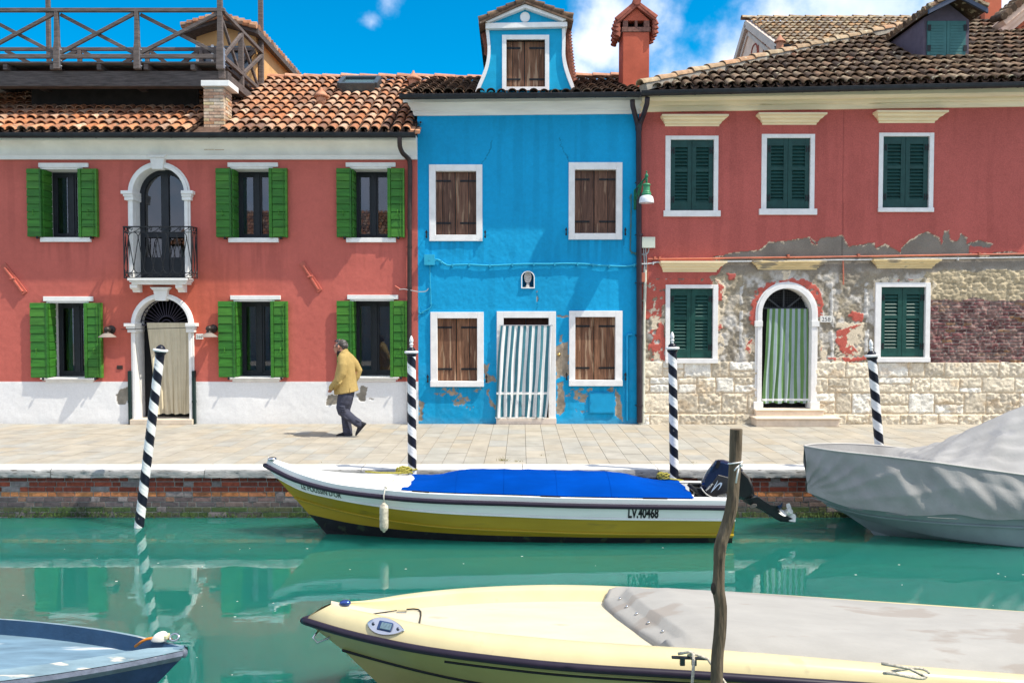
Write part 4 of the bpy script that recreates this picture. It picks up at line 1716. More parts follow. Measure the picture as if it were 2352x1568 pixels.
def board_shutters(parent, X0, X1, Z0, Z1, y, m, strap=True, splits=((0, .33, 1), (0, .62, 1))):
    xm = X0 + (X1 - X0) * .475
    for s_, (a, b) in enumerate(((X0, xm - .004), (xm + .004, X1))):
        k = MB()
        cuts = splits[s_]
        for c0, c1 in zip(cuts[:-1], cuts[1:]):
            k.box(a + (b - a) * c0 + .003, a + (b - a) * c1 - .003, y, y + .03, Z0 + .006, Z1 - .004)
        sh = k.build('shutter', m, parent, bevel=.004)
        if strap:
            for zz in (Z0 + (Z1 - Z0) * .19, Z0 + (Z1 - Z0) * .855):
                k = MB()
                L_ = (b - a) * .78
                x0 = a if s_ == 0 else b - L_
                k.box(x0, x0 + L_, y - .008, y, zz - .018, zz + .018)
                for q in (.12, .5, .88):
                    k.ball((x0 + L_ * q, y - .01, zz), .011, n=6, m=4)
                k.build('strap_hinge', IRON, sh)


b_holes = []
for i, (o, n) in enumerate(BW):
    A = wrect(o[0], o[2], o[1], o[3])
    B = wrect(n[0], n[2], n[1], n[3])
    k = MB()
    y0, y1 = DW - .035, DW + .12
    k.box(A[0], B[0], y0, y1, A[2], A[3])
    k.box(B[1], A[1], y0, y1, A[2], A[3])
    k.box(B[0], B[1], y0, y1, B[3], A[3])
    k.box(B[0], B[1], y0 - (.02 if i > 1 else 0), y1, A[2], B[2])
    w = k.build('window', FRM, H2, bevel=.006)
    if i > 1:
        k = MB()
        k.box(A[0] - .003, A[1] + .003, y0 - .035, y0 + .01, A[2] - .003, B[2] + .004)
        k.build('sill', FRM, w, bevel=.006)
    board_shutters(w, B[0], B[1], B[2], B[3], DW + .06, BROWN if i < 2 else BROWN_WORN)
    b_holes.append(rect_hole(A[0] + .03, A[1] - .03, A[2] + .03, A[3] - .03))
    for sx in (A[0] - .05, A[1] + .055):
        q = W(sx * 0 + 1176, {0: 543, 1: 537, 2: 873, 3: 868}[i] - 4, DW)
        k = MB()
        k.tube([(sx, DW, q.z), (sx, DW - .07, q.z)], .007, 6)
        k.loft([[(sx - w_, DW - .075, z), (sx + w_, DW - .075, z), (sx + w_, DW - .065, z), (sx - w_, DW - .065, z)] for z, w_ in
                [(q.z + dz, w_) for dz, w_ in ((-.075, .008), (-.05, .02), (-.02, .009), (.02, .012), (.04, .026), (.06, .012), (.085, .004))]])
        k.build('shutter_hook', IRON, H2)
# door
A = wrect(1141, 715, 1276.4, 959)
B = wrect(1156.6, 730, 1260, 959)
k = MB()
k.box(A[0], B[0], DW - .045, DW + .2, A[2], A[3])
k.box(B[1], A[1], DW - .045, DW + .2, A[2], A[3])
k.box(B[0], B[1], DW - .045, DW + .2, B[3], A[3])
bdoor = k.build('door', FRM, H2, bevel=.006)
k = MB()
k.box(A[0] - .01, A[1] + .01, DW - .09, DW + .2, 0, A[2])
k.build('threshold', mk('pink_threshold_stone', (.66, .57, .49), .8, .1, 6, .2, 60), bdoor, bevel=.008)
k = MB()
for s_ in (0, 1):
    xa = B[0] + (B[1] - B[0]) * s_ / 2
    xb = xa + (B[1] - B[0]) / 2
    k.box(xa, xb - .006, DW + .14, DW + .18, A[2], B[3])
    for (za, zb) in ((B[3] - .62, B[3] - .08), (A[2] + .2, B[3] - .75)):
        k.box(xa + .07, xb - .07, DW + .13, DW + .14, za, zb)
k.build('door_leaf', mk('dark_red_door', (.055, .018, .013), .5, .3, 8, stretch=(4, 1, .5)), bdoor, bevel=.006)
b_holes.append(rect_hole(A[0] + .03, A[1] - .03, 0, A[3] - .03))
# little shrine niche
nc = W(1212.5, 640, DW)
nx0, nx1 = W(1197, 640, DW).x, W(1228, 640, DW).x
nr = (nx1 - nx0) / 2
nzb = W(1212, 660, DW).z
nzc = W(1212, 622, DW).z - nr
nxc = (nx0 + nx1) / 2
k = MB()
k.strip(arch_pts(nxc, nzc, nr, nzb, 14), arch_pts(nxc, nzc, nr - .018, nzb, 14), DW - .02, DW + .04)
k.box(nx0, nx1, DW - .03, DW + .1, nzb - .02, nzb)
nich = k.build('niche', FRM, H2, bevel=.003)
k = MB()
k.strip(arch_pts(nxc, nzc, nr - .016, nzb, 14), arch_pts(nxc, nzc, nr - .02, nzb, 14), DW + .041, DW + .14)
k.prism(arch_pts(nxc, nzc, nr, nzb, 14), DW + .14, DW + .16)
k.build('niche_recess', mk('niche_blue', (.004, .13, .26), .9, .1, 6), nich)
b_holes.append(arch_hole(nxc, nzc, nr - .02, nzb))
SHRINE = mk('carved_white_marble', (.58, .55, .52), .8, .3, 40, .6, 60)
k = MB()
rx, rz = .072, .115
zc = nzb + .2
Mx = Matrix.Rotation(math.pi / 2, 3, 'X')
ring = [[Vector((nxc + rx * f * math.cos(t), DW + .06 - d, zc + rz * f * math.sin(t))) for t in np.linspace(0, 2 * math.pi, 24)[:-1]] for f, d in ((1, 0), (1, .02), (.88, .026), (.82, .016), (.1, .018))]
k.loft(ring)
for (ox, oz, a_, b_) in ((-.022, .01, .016, .04), (.02, .008, .018, .042), (.0, .05, .014, .02), (-.02, .055, .012, .014), (.022, .058, .012, .014), (0, -.05, .04, .012), (-.03, -.03, .012, .024)):
    k.ball((nxc + ox, DW + .042, zc + oz), a_, .014, b_, 8, 6)
k.lathe([(.045, 0), (.04, .03), (.025, .06), (.03, .08)], (nxc, DW + .05, nzb), 10)
kk = k.build('shrine_medallion', SHRINE, None, smooth=True, label='small oval white relief medallion standing in the arched niche of the blue house', cat='relief')

relief_wall('wall', X2a, X2b, -.05, W(1200, 262, DW).z, .0165, DW, paint_blue, b_holes, H2, mk('painted_plaster'))
# sides, back shell
k = MB()
zt2 = W(1200, 236, DW).z
k.add([(X2a, DW, 0), (X2a, DW + 5, 0), (X2a, DW + 5, zt2), (X2a, DW, zt2)], [(0, 1, 2, 3)])
k.add([(X2b, DW + .0, 0), (X2b, DW + 5, 0), (X2b, DW + 5, zt2), (X2b, DW, zt2)], [(0, 1, 2, 3)])
k.add([(X2a, DW + 1.2, 0), (X2b, DW + 1.2, 0), (X2b, DW + 1.2, zt2), (X2a, DW + 1.2, zt2)], [(0, 1, 2, 3)])
k.build('side_wall', mk('blue_side_plaster', tuple(BLUE), .9, .1, 4), H2)
# cornice and gutter
DG = DW - .41
c0 = W(960, 267, DW)
c1 = W(1474, 262, DW)
t0 = W(960, 233, DW - .24)
t1 = W(1474, 228, DW - .24)
hc = t0.z - c0.z
k = MB()
prof = [(.02, 0), (-.04, 0), (-.06, .03), (-.06, .075), (-.09, .085), (-.105, .13), (-.15, .19), (-.155, .215), (-.2, .225), (-.235, hc - .02), (-.235, hc + .09), (.02, hc + .09)]
k.sweep(prof, (X2a - .02, DW, c0.z), (c1.x - .02, DW, c1.z))
# moulded return at the left end
k.loft([[(X2a - .02, DW + dy, c0.z + dz) for dy, dz in prof], [(X2a - .02 + dy * .95, DW + dy, c0.z + dz) for dy, dz in prof]])
k.build('cornice', mk('cornice_white', (.84, .82, .77), .85, .1, 3, .15, 60, stretch=(.4, 1, 3)), H2, auto=30)
g0, g1 = W(917, 221, DG - .06), W(1470, 215.5, DG - .06)
gutter(H2, (g0.x, DG - .04, g0.z), (g1.x, DG - .04, g1.z), .062, 8)
ye2, ze2 = DG - .02, g0.z + .02
s2 = .36
d2 = solve_d(187, ze2 - CH, ye2, s2)
k = MB()
xl2, xr2 = g0.x + .12, W(1490, 215, DG).x
dm0, dm1 = W(1106, 205, DW).x, W(1312, 205, DW).x
tile_roof(k, ye2, ze2, s2, xl2, xr2, d2, lambda x, y: (x > xl2 - .1 + max(0, (y - ye2 - .4)) * .05) and not (dm0 - .05 < x < dm1 + .05 and y > DW - .06), seed=9)
ridge_caps(k, [(xl2 + .1, ye2 + d2, ze2 + s2 * d2 + .04), (xr2 + .6, ye2 + d2, ze2 + s2 * d2 + .04 + .08)], .1, .42)
k.add([(xl2, ye2 + .04, ze2 - .01), (xr2, ye2 + .04, ze2 - .01), (xr2 + .7, ye2 + d2, ze2 + s2 * d2), (xl2, ye2 + d2, ze2 + s2 * d2)], [(0, 1, 2, 3)], 2)
k.add([(xl2, ye2 + d2, ze2 + s2 * d2 - .01), (xr2 + .7, ye2 + d2, ze2 + s2 * d2 - .01), (xr2 + .7, ye2 + 2 * d2, ze2), (xl2, ye2 + 2 * d2, ze2)], [(0, 1, 2, 3)])
k.build('roof', [TILE_DARK, RIDGE, PAN], H2, auto=50)

# ---- dormer with swept sides
A1 = ZM(1800, 0, 2.138)
Dm = DW - .02


def dmp(zx, zy, D=Dm):
    q = W(*A1(zx, zy), D)
    return (q.x, q.z)


Lo = [(308, 262), (314, 330), (320, 400), (319, 470), (305, 555), (277, 640), (243, 720), (215, 792)]
Li = [(335, 262), (341, 330), (346, 400), (345, 475), (333, 560), (305, 650), (272, 728), (246, 792)]
Ro = [(986, 246), (987, 330), (986, 410), (986, 480), (1000, 560), (1024, 640), (1050, 710), (1068, 765)]
Ri = [(957, 246), (958, 330), (957, 410), (957, 485), (970, 570), (995, 655), (1020, 722), (1040, 768)]


def smooth2(pts, n=4):
    out = []
    for i in range(len(pts) - 1):
        a, b, c, d = [np.array(pts[max(0, min(len(pts) - 1, q))], float) for q in (i - 1, i, i + 1, i + 2)]
        for t in np.arange(0, 1, 1 / n):
            out.append(tuple(.5 * ((2 * b) + (c - a) * t + (2 * a - 5 * b + 4 * c - d) * t * t + (3 * b - a - 3 * c + d) * t ** 3)))
    return out + [pts[-1]]


Lo, Li, Ro, Ri = [smooth2(q) for q in (Lo, Li, Ro, Ri)]
wi = [dmp(482, 345), dmp(812, 345), dmp(812, 748), dmp(482, 748)]
wx0, wx1, wz1, wz0 = wi[0][0], wi[1][0], wi[0][1], wi[2][1]
DBLUE = mk('dormer_blue_plaster', (.01, .36, .60), .88, .1, 5, .4, 60)
k = MB()
# face in pieces round the window opening
zt_ = dmp(640, 250)[1]
ll = [dmp(*p_) for p_ in Li]
rr = [dmp(*p_) for p_ in Ri]
zb_ = min(ll[-1][1], rr[-1][1])
lft = [(x, z) for x, z in ll]
k.prism([(wx0, ll[0][1]), ] + lft + [(wx0, ll[-1][1])], Dm, Dm + .3)
k.prism([(wx1, rr[0][1])] + [(x, z) for x, z in rr] + [(wx1, rr[-1][1])], Dm, Dm + .3)
k.prism([(wx0, wz1), (wx1, wz1), (wx1, rr[0][1]), (wx0, ll[0][1])], Dm, Dm + .3)
k.prism([(wx0, zb_), (wx1, zb_), (wx1, wz0), (wx0, wz0)], Dm, Dm + .3)
# body behind
xb0, xb1 = dmp(340, 400)[0], dmp(962, 400)[0]
k.box(xb0, xb1, Dm + .301, Dm + 3.4, zb_, zt_ + .06)
# pediment field
pb = [dmp(320, 214), dmp(985, 200), dmp(985, 190), dmp(643, 78), dmp(320, 205)]
k.prism(pb, Dm - .01, Dm + .3)
dormer = k.build('dormer', DBLUE, H2)
k = MB()
k.strip([dmp(*p_) for p_ in Lo], [dmp(*p_) for p_ in Li], Dm - .04, Dm + .3)
k.strip([dmp(*p_) for p_ in Ro], [dmp(*p_) for p_ in Ri], Dm - .04, Dm + .3)
k.prism([dmp(305, 262), dmp(305, 214), dmp(1000, 204), dmp(1000, 244)], Dm - .1, Dm + .3)
k.prism([dmp(290, 206), dmp(641, 58), dmp(641, 88), dmp(330, 213)], Dm - .13, Dm + .3)
k.prism([dmp(641, 58), dmp(1002, 182), dmp(960, 201), dmp(641, 88)], Dm - .13, Dm + .3)
k.build('dormer_trim', FRM, dormer, bevel=.004)
k = MB()
q = dmp(641, 153)
ring = [[(q[0] + .095 * f * math.cos(t), Dm - d, q[1] + .098 * f * math.sin(t)) for t in np.linspace(0, 2 * math.pi, 28)[:-1]] for f, d in ((1, .0), (1, .035), (.93, .045), (.05, .045))]
k.loft(ring)
k.build('pediment_disc', FRM, dormer, auto=40)
fo = [dmp(445, 305), dmp(848, 303), dmp(848, 762), dmp(445, 768)]
k = MB()
for (a, b, c_, d_) in ((fo[0][0], wx0, zb_ + .03, fo[0][1]), (wx1, fo[1][0], zb_ + .03, fo[0][1]), (wx0, wx1, wz1, fo[0][1]), (wx0, wx1, zb_ + .03, wz0)):
    k.box(a, b, Dm - .04, Dm + .14, c_, d_)
dw = k.build('dormer_window', FRM, dormer, bevel=.005)
board_shutters(dormer, wx0, wx1, wz0, wz1, Dm + .07, BROWN_WORN, splits=((0, .34, 1), (0, .7, 1)))
# dormer roof: two tiled slopes
k = MB()
ap = dmp(641, 42)
e0, e1 = dmp(248, 222), dmp(1050, 196)
rnd = random.Random(3)
for sg, e in ((0, e0), (1, e1)):
    k.prism([(ap[0], ap[1] + .01), (e[0], e[1] + .01), (e[0], e[1] - .03), (ap[0], ap[1] - .03)], Dm - .17, Dm + 3.2)
    y = Dm - .12
    while y < Dm + 3.1:
        for i in range(5):
            t0_, t1_ = i / 5, (i + 1.2) / 5
            a = Vector((e[0] + (ap[0] - e[0]) * t0_, y, e[1] + (ap[1] - e[1]) * t0_ + .07 + rnd.uniform(0, .012)))
            b = Vector((e[0] + (ap[0] - e[0]) * min(1, t1_), y + rnd.uniform(-.01, .01), e[1] + (ap[1] - e[1]) * min(1, t1_) + .045))
            k.tube([a, b], [.065, .055], 8, True)
        y += .19
k.tube([(ap[0], Dm - .15, ap[1] + .06), (ap[0], Dm + 3.2, ap[1] + .06)], .085, 8)
k.tube([(ap[0], Dm - .2, ap[1] + .09), (ap[0], Dm + .05, ap[1] + .14)], [.085, .075], 10)
k.build('dormer_roof', TILE_DARK, dormer, auto=50)
# the tiled flank seen beside the right-hand volute
k = MB()
rnd = random.Random(4)
fl_ = [(1000, 262), (1030, 270), (1040, 400), (1052, 560), (1066, 690)]
for i in range(16):
    t = i / 15
    zx = 1020 + 44 * t ** 1.3
    zy = 280 + 400 * t
    a = dmp(zx, zy, Dm + .32)
    k.tube([(a[0] - .05, Dm + .32, a[1] + .05), (a[0] + .0, Dm + .33, a[1] - .03)], [.05, .07], 7)
    b = dmp(290 - 8 + 26 * min(1, t * 1.6), 300 + 190 * t, Dm + .32)
    if t < .9:
        k.tube([(b[0] + .05, Dm + .32, b[1] + .04), (b[0], Dm + .33, b[1] - .03)], [.045, .06], 7)
k.prism([dmp(985, 270, Dm + .32), dmp(1020, 280, Dm + .32), dmp(1062, 690, Dm + .32), dmp(1040, 700, Dm + .32), dmp(985, 500, Dm + .32)], Dm + .34, Dm + 2.8)
k.build('dormer_flank', mk('flank_brick', (.2, .075, .05), .9, .3, 12, .3, 40), dormer)
# shadow-casting chimney between the blue house and the right-hand house
Dc = ye2 + 1.25
k = MB()
cw = lambda zx, zy, D=Dc: (W(*A1(zx, zy), D).x, W(*A1(zx, zy), D).z)
c0_, c1_ = cw(1478, 500)[0], cw(1704, 500)[0]
zb_c = ze2 + s2 * 1.0 - .2
zcap = cw(1590, 275)[1]
k.box(c0_, c1_, Dc, Dc + .62, zb_c, zcap)
CHR = mk('chimney_red_plaster', (.50, .115, .065), .88, .14, 4, .3, 50)
ch = k.build('chimney', CHR, H2, bevel=.01)
k = MB()
z1_ = cw(1590, 236)[1]
k.box(c0_ - .02, c1_ + .02, Dc - .02, Dc + .64, zcap + .002, z1_)
z2_ = cw(1590, 178)[1]
for xx, wv in ((c0_, .10), ((c0_ + c1_) / 2 - .025, .05), (c1_ - .11, .11)):
    k.box(xx, xx + wv, Dc, Dc + .6, z1_ + .001, z2_)
k.box(c0_ + .02, c1_ - .02, Dc + .2, Dc + .4, z1_ + .001, z2_, 1)  # near-black block added for the darkness inside the vents
k.build('chimney_vents', [mk('sooty_brick', (.22, .11, .085), .9, .4, 16, .4, 50), BLACKIN], ch)
k = MB()
zap = cw(1592, 45)[1]
xm_ = (c0_ + c1_) / 2
k.prism([(c0_, z2_ + .001), (c1_, z2_ + .001), (xm_, zap - .06)], Dc, Dc + .6)
k.build('chimney_gable', CHR, ch)
k = MB()
rnd = random.Random(12)
for sg in (-1, 1):
    ex = xm_ + sg * (c1_ - c0_) * .735
    ez = cw(1430, 190)[1] if sg < 0 else cw(1755, 170)[1]
    ez = min(ez, z2_ + .02)
    for (lift, th) in ((.0, .05),):
        k.prism([(xm_, zap), (ex, ez), (ex, ez - .05), (xm_, zap - .06)], Dc - .08, Dc + .68)
    y = Dc - .02
    while y < Dc + .68:
        k.tube([Vector((ex, y, ez + .02)), Vector((xm_, y, zap + .03))], [.075, .06], 7)
        for q in range(3):
            a = Vector((ex - sg * .03, y, ez - .02 - q * .09))
            k.tube([a + Vector((sg * .03, 0, -.09)), a], [.065, .05], 7)
        y += .19
k.tube([(xm_, Dc - .1, zap + .05), (xm_, Dc + .7, zap + .05)], .085, 9)
k.build('chimney_roof', [mk('red_cap_tiles', (.30, .09, .06), .85, .3, 9, .3, 50)], ch, auto=50)

# ---- things fixed on the blue wall
CAB = mk('blue_painted_cable', (.03, .37, .55), .6, .08, 10)
k = MB()
a = wrect(975.7, 585.5, 998.7, 609)
k.box(a[0], a[1], DW - .075, DW, a[2], a[3])
k.box(a[0] - .004, a[1] + .004, DW - .085, DW - .07, a[2] - .004, a[3] + .004)
k.tube([((a[0] + a[1]) / 2, DW - .084, (a[2] + a[3]) / 2), ((a[0] + a[1]) / 2, DW - .09, (a[2] + a[3]) / 2)], .014, 10)
k.build('junction_box', CAB, None, bevel=.004, label='square blue-painted junction box under the upper left blue-house window', cat='junction box')


def wline(name, pts, r, m, label, cat, off=.03, clips=None, smoothn=3):
    """a cable or pipe along photo points on the facade"""
    k = MB()
    P_ = [W(x, y, DW - off) for x, y in smooth2(pts, smoothn)]
    k.tube(P_, r, 7)
    if clips:
        for p_ in P_[::clips]:
            k.box(p_.x - .012, p_.x + .012, DW - off - r - .004, DW, p_.z - r - .02, p_.z + r + .006)
    return k.build(name, m, None, auto=60, label=label, cat=cat)


wline('electric_cable', [B0(312, 1095), B0(350, 1098), B0(420, 1143), B0(500, 1140), B0(620, 1138), B0(760, 1146), B0(900, 1143), B0(1060, 1135), B0(1200, 1132), B0(1340, 1133), B0(1480, 1129), B0(1640, 1132), B0(1730, 1140), B0(1810, 1146), B0(2016, 1154), (1463, 607)],
      .017, CAB, 'thick blue-painted cable running across the blue facade above the niche', 'cable', .035, 4)
wline('electric_cable', [B0(268, 1145), B0(270, 1260), B0(275, 1380), B0(277, 1460), B0(274, 1520), (971, 716), (965, 720), (962, 712), (963, 704)], .009, CAB,
      'thin blue cable hanging down from the junction box to a hook', 'cable', .02, 5)
wline('electric_cable', [(917, 665), (928, 664), (945, 667), (962, 670), (978, 669), (984, 662)], .008, mk('grey_cable', (.40, .42, .42), .6, .1),
      'pale cable crossing the brown downpipe between the red and blue houses', 'cable', .1)
wline('conduit_stub', [(907, 657), (919, 664.5)], .018, TIE, 'short red-painted conduit stub beside the downpipe of the red house', 'conduit', .05)
k = MB()
a = wrect(1352, 900, 1412, 949)
k.box(a[0], a[1], DW - .028, DW, a[2], a[3])
k.box(a[0] + .02, a[1] - .02, DW - .036, DW - .02, a[2] + .02, a[3] - .02)
k.tube([(a[0] + .05, DW - .045, a[2] + .2), (a[0] + .05, DW - .045, a[2] + .24)], .008, 6)
k.build('meter_door', mk('blue_painted_metal', (.008, .30, .56), .55, .1, 6, .1, 40), H2, bevel=.004)
k = MB()
o_ = W(1284, 814, DW)
k.lathe([(.032, 0), (.032, .012), (.018, .016), (.014, .03)], o_, 14, Mx)
k.build('doorbell', mk('brass', (.55, .38, .12), .3, .1, metal=1), H2, smooth=True)
k = MB()
for (x, y0, y1) in ((1440.5, 768, 968), ):
    k.tube([W(1452, 768, DW - .03), W(1443, 768, DW - .03), W(x, 772, DW - .03), W(x, 966, DW - .03)], .026, 8)
    for y in (800, 880, 920):
        q = W(x, y, DW - .03)
        k.lathe([(.034, -.012), (.034, .012)], q, 10)
k.build('water_pipe', mk('blue_painted_metal'), H2, auto=50)
TEAL = mk('teal_stripe_cloth', (.058, .19, .235), .85, .1, 6, .12, 150)
WCL = mk('white_stripe_cloth', (.74, .75, .74), .85, .05, 6, .12, 150)
curtain('door_curtain', (1150, 1268, 748), (1138, 1254, 958), DW - .075, [WCL, TEAL], lambda u: 1 if int(u * 17.6 + .2) % 2 == 0 else 0,
        'teal and white striped curtain hanging outside the blue house door', 'curtain', folds=5.3, amp=.034,
        edge=lambda v: (-2.5 * math.sin(v * 3), 3 * math.sin(v * 2.2)), hem=(.725, .745, 0), rows=40, colsn=164)
k = MB()
rnd = random.Random(9)
for row_y, xa, xb in ((904, 1141, 1250), (959, 1138, 1253)):
    for i in range(150):
        x = xa + (xb - xa) * i / 150
        q = W(x, row_y, DW - .105)
        k.add([(q.x, q.y - rnd.uniform(0, .02), q.z + .01), (q.x + .007, q.y, q.z + .01), (q.x + rnd.uniform(-.006, .01), q.y - rnd.uniform(0, .025), q.z - rnd.uniform(.015, .028))], [(0, 1, 2)])
k.build('curtain_fringe', WCL, bpy.data.objects['door_curtain.001']).location = -bpy.data.objects['door_curtain.001'].location * 0
k = MB()
k.tube([W(1147, 747, DW - .075), W(1270, 747, DW - .075)], .009, 8)
k.build('curtain_rod', CHROME, bdoor)
k = MB()
q = W(963, 283, DW)
k.lathe([(.035, -.01), (.035, .05)], q + Vector((.03, 0, 0)), 12, Mx)
k.lathe([(.022, .0501), (.022, .052)], q + Vector((.03, 0, 0)), 12, Mx, 1)
k.build('flue_outlet', [mk('blue_painted_metal'), IRON], H2)

# ================================================================== right-hand house with flaking plaster
H3 = thing('terraced_house', W(1900, 973, DW), 'dark red house with dark teal louvred shutters, flaking plaster and bare stone below', 'house', 'canal-side houses')
R1 = ZM(2400, 350, 2.24)
R2 = ZM(3200, 350, 2.24)
R3 = ZM(2400, 1000, 2.091)
R4 = ZM(3200, 1000, 2.0904)
X3a, X3b = W(1466.5, 640, DW).x, W(2560, 640, DW).x
UPPER = [(1400, 100), R1(330, 1560), R1(900, 1560), R1(1090, 1500), R1(1200, 1480), R1(1410, 1455), R1(1500, 1390), R1(1700, 1370), R1(1880, 1340), R1(1900, 1400), R1(1960, 1400), R2(90, 1350), R2(130, 1400), R2(190, 1350), R2(380, 1325),
         R2(430, 1420), R2(560, 1400), R2(660, 1392), R2(680, 1440), R2(760, 1398), R2(890, 1475), R2(940, 1400), R2(1030, 1330), R2(1140, 1295), R2(1240, 1340), R2(1265, 1410), R2(1290, 1290), R2(1330, 1280), R2(1345, 1370),
         R2(1400, 1380), R2(1440, 1310), R2(1490, 1340), R2(1490, 1400), R2(1600, 1365), R2(1730, 1400), R2(1700, 1432), R2(1515, 1422), R2(1510, 1490), R2(1700, 1490), R2(1830, 1465), R2(2010, 1490), (2600, 560), (2600, 100)]
REDS = [[R3(310, 80), R3(1040, 80), R3(1000, 185), R3(975, 205), R3(915, 230), R3(945, 290), R3(545, 300), R3(545, 450), R3(520, 480), R3(503, 600), R3(538, 640), R3(545, 920), R3(505, 930), R3(480, 840), R3(440, 930), R3(410, 920), R3(405, 800), R3(440, 760), R3(410, 680), R3(470, 640), R3(500, 545), R3(440, 570), R3(365, 585), R3(310, 480)],
        [R3(975, 255), R3(1025, 300), R3(1025, 410), R3(975, 425)], [R3(975, 565), R3(1030, 650), R3(975, 680)], [R3(1060, 190), R3(1150, 215), R3(1130, 245), R3(1085, 240)],
        [R3(1250, 620), R3(1255, 520), R3(1290, 340), R3(1400, 268), R3(1550, 243), R3(1700, 238), R3(1760, 260), R3(1830, 340), R3(1868, 450), R3(1870, 550), R3(1800, 560), R3(1400, 640)],
        [R3(1210, 810), R3(1270, 740), R3(1282, 810), R3(1250, 862)],
        [R4(378, 545), R4(420, 518), R4(525, 528), R4(520, 592), R4(460, 600)],
        [R4(305, 690), R4(400, 640), R4(515, 620), R4(430, 670), R4(390, 720), R4(390, 790), R4(450, 800), R4(487, 840), R4(460, 872), R4(360, 880), R4(305, 770)],
        [R4(240, 905), R4(330, 895), R4(330, 922), R4(250, 922)], [R4(340, 902), R4(555, 893), R4(555, 926), R4(340, 926)],
        [R4(165, 790), R4(185, 820), R4(175, 860)], [R4(800, 255), R4(830, 250), R4(830, 268)], [R4(880, 235), R4(940, 240), R4(930, 250)]]
CREAMS = [[R3(970, 240), R3(1040, 290), R3(1045, 480), R3(1000, 600), R3(1045, 800), R3(990, 935), R3(970, 935)], [R3(400, 440), R3(540, 420), R3(545, 640), R3(430, 670)], [R3(1205, 740), R3(1300, 700), R3(1300, 880), R3(1205, 860)],
          [R3(450, 830), R3(545, 820), R3(545, 935), R3(450, 935)], [R4(155, 760), R4(200, 800), R4(240, 895), R4(555, 885), R4(555, 930), R4(155, 930)], [R4(300, 600), R4(540, 590), R4(500, 900), R4(300, 880)],
          [R4(610, 250), R4(760, 235), R4(1000, 230), R4(1110, 240), R4(1130, 300), R4(1080, 430), R4(610, 430)], [R4(295, 510), R4(345, 520), R4(340, 565), R4(300, 570)], [R3(1505, 170), R3(1600, 170), R3(1570, 245), R3(1540, 245)]]
RED_R = np.array((.47, .114, .094))


def blockfield(u, v, rows, wmin, wmax, seed, sub=.3):
    """irregular coursed masonry: returns block id and distance to the nearest joint"""
    ri = np.clip(np.searchsorted(rows, v) - 1, 0, len(rows) - 2)
    dist = np.full(u.shape, 9.)
    bid = np.zeros(u.shape, int)
    r = random.Random(seed)
    for k_ in range(len(rows) - 1):
        xs = [u.min() - 1]
        while xs[-1] < u.max() + 1:
            xs.append(xs[-1] + r.uniform(wmin, wmax))
        xs = np.array(xs)
        m = ri == k_
        i = np.clip(np.searchsorted(xs, u) - 1, 0, len(xs) - 2)
        dx_ = np.minimum(u - xs[i], xs[i + 1] - u)
        top, bot = rows[k_ + 1], rows[k_]
        cut = np.array([r.random() < sub for _ in xs])
        cz_ = np.array([bot + (top - bot) * r.uniform(.35, .65) for _ in xs])
        dz = np.minimum(v - bot, top - v)
        c = cut[i]
        dz = np.where(c, np.minimum(dz, np.abs(v - cz_[i])), dz)
        b = k_ * 1000 + i * 2 + np.where(c & (v > cz_[i]), 1, 0)
        bid = np.where(m, b, bid)
        dist = np.where(m, np.minimum(dx_, dz), dist)
    return bid, dist


def h01(i, seed):
    n = (i * 374761393 + seed * 668265263) & 0x7fffffff
    n = ((n ^ (n >> 13)) * 1274126177) & 0x7fffffff
    return (n & 0xffff) / 65535.


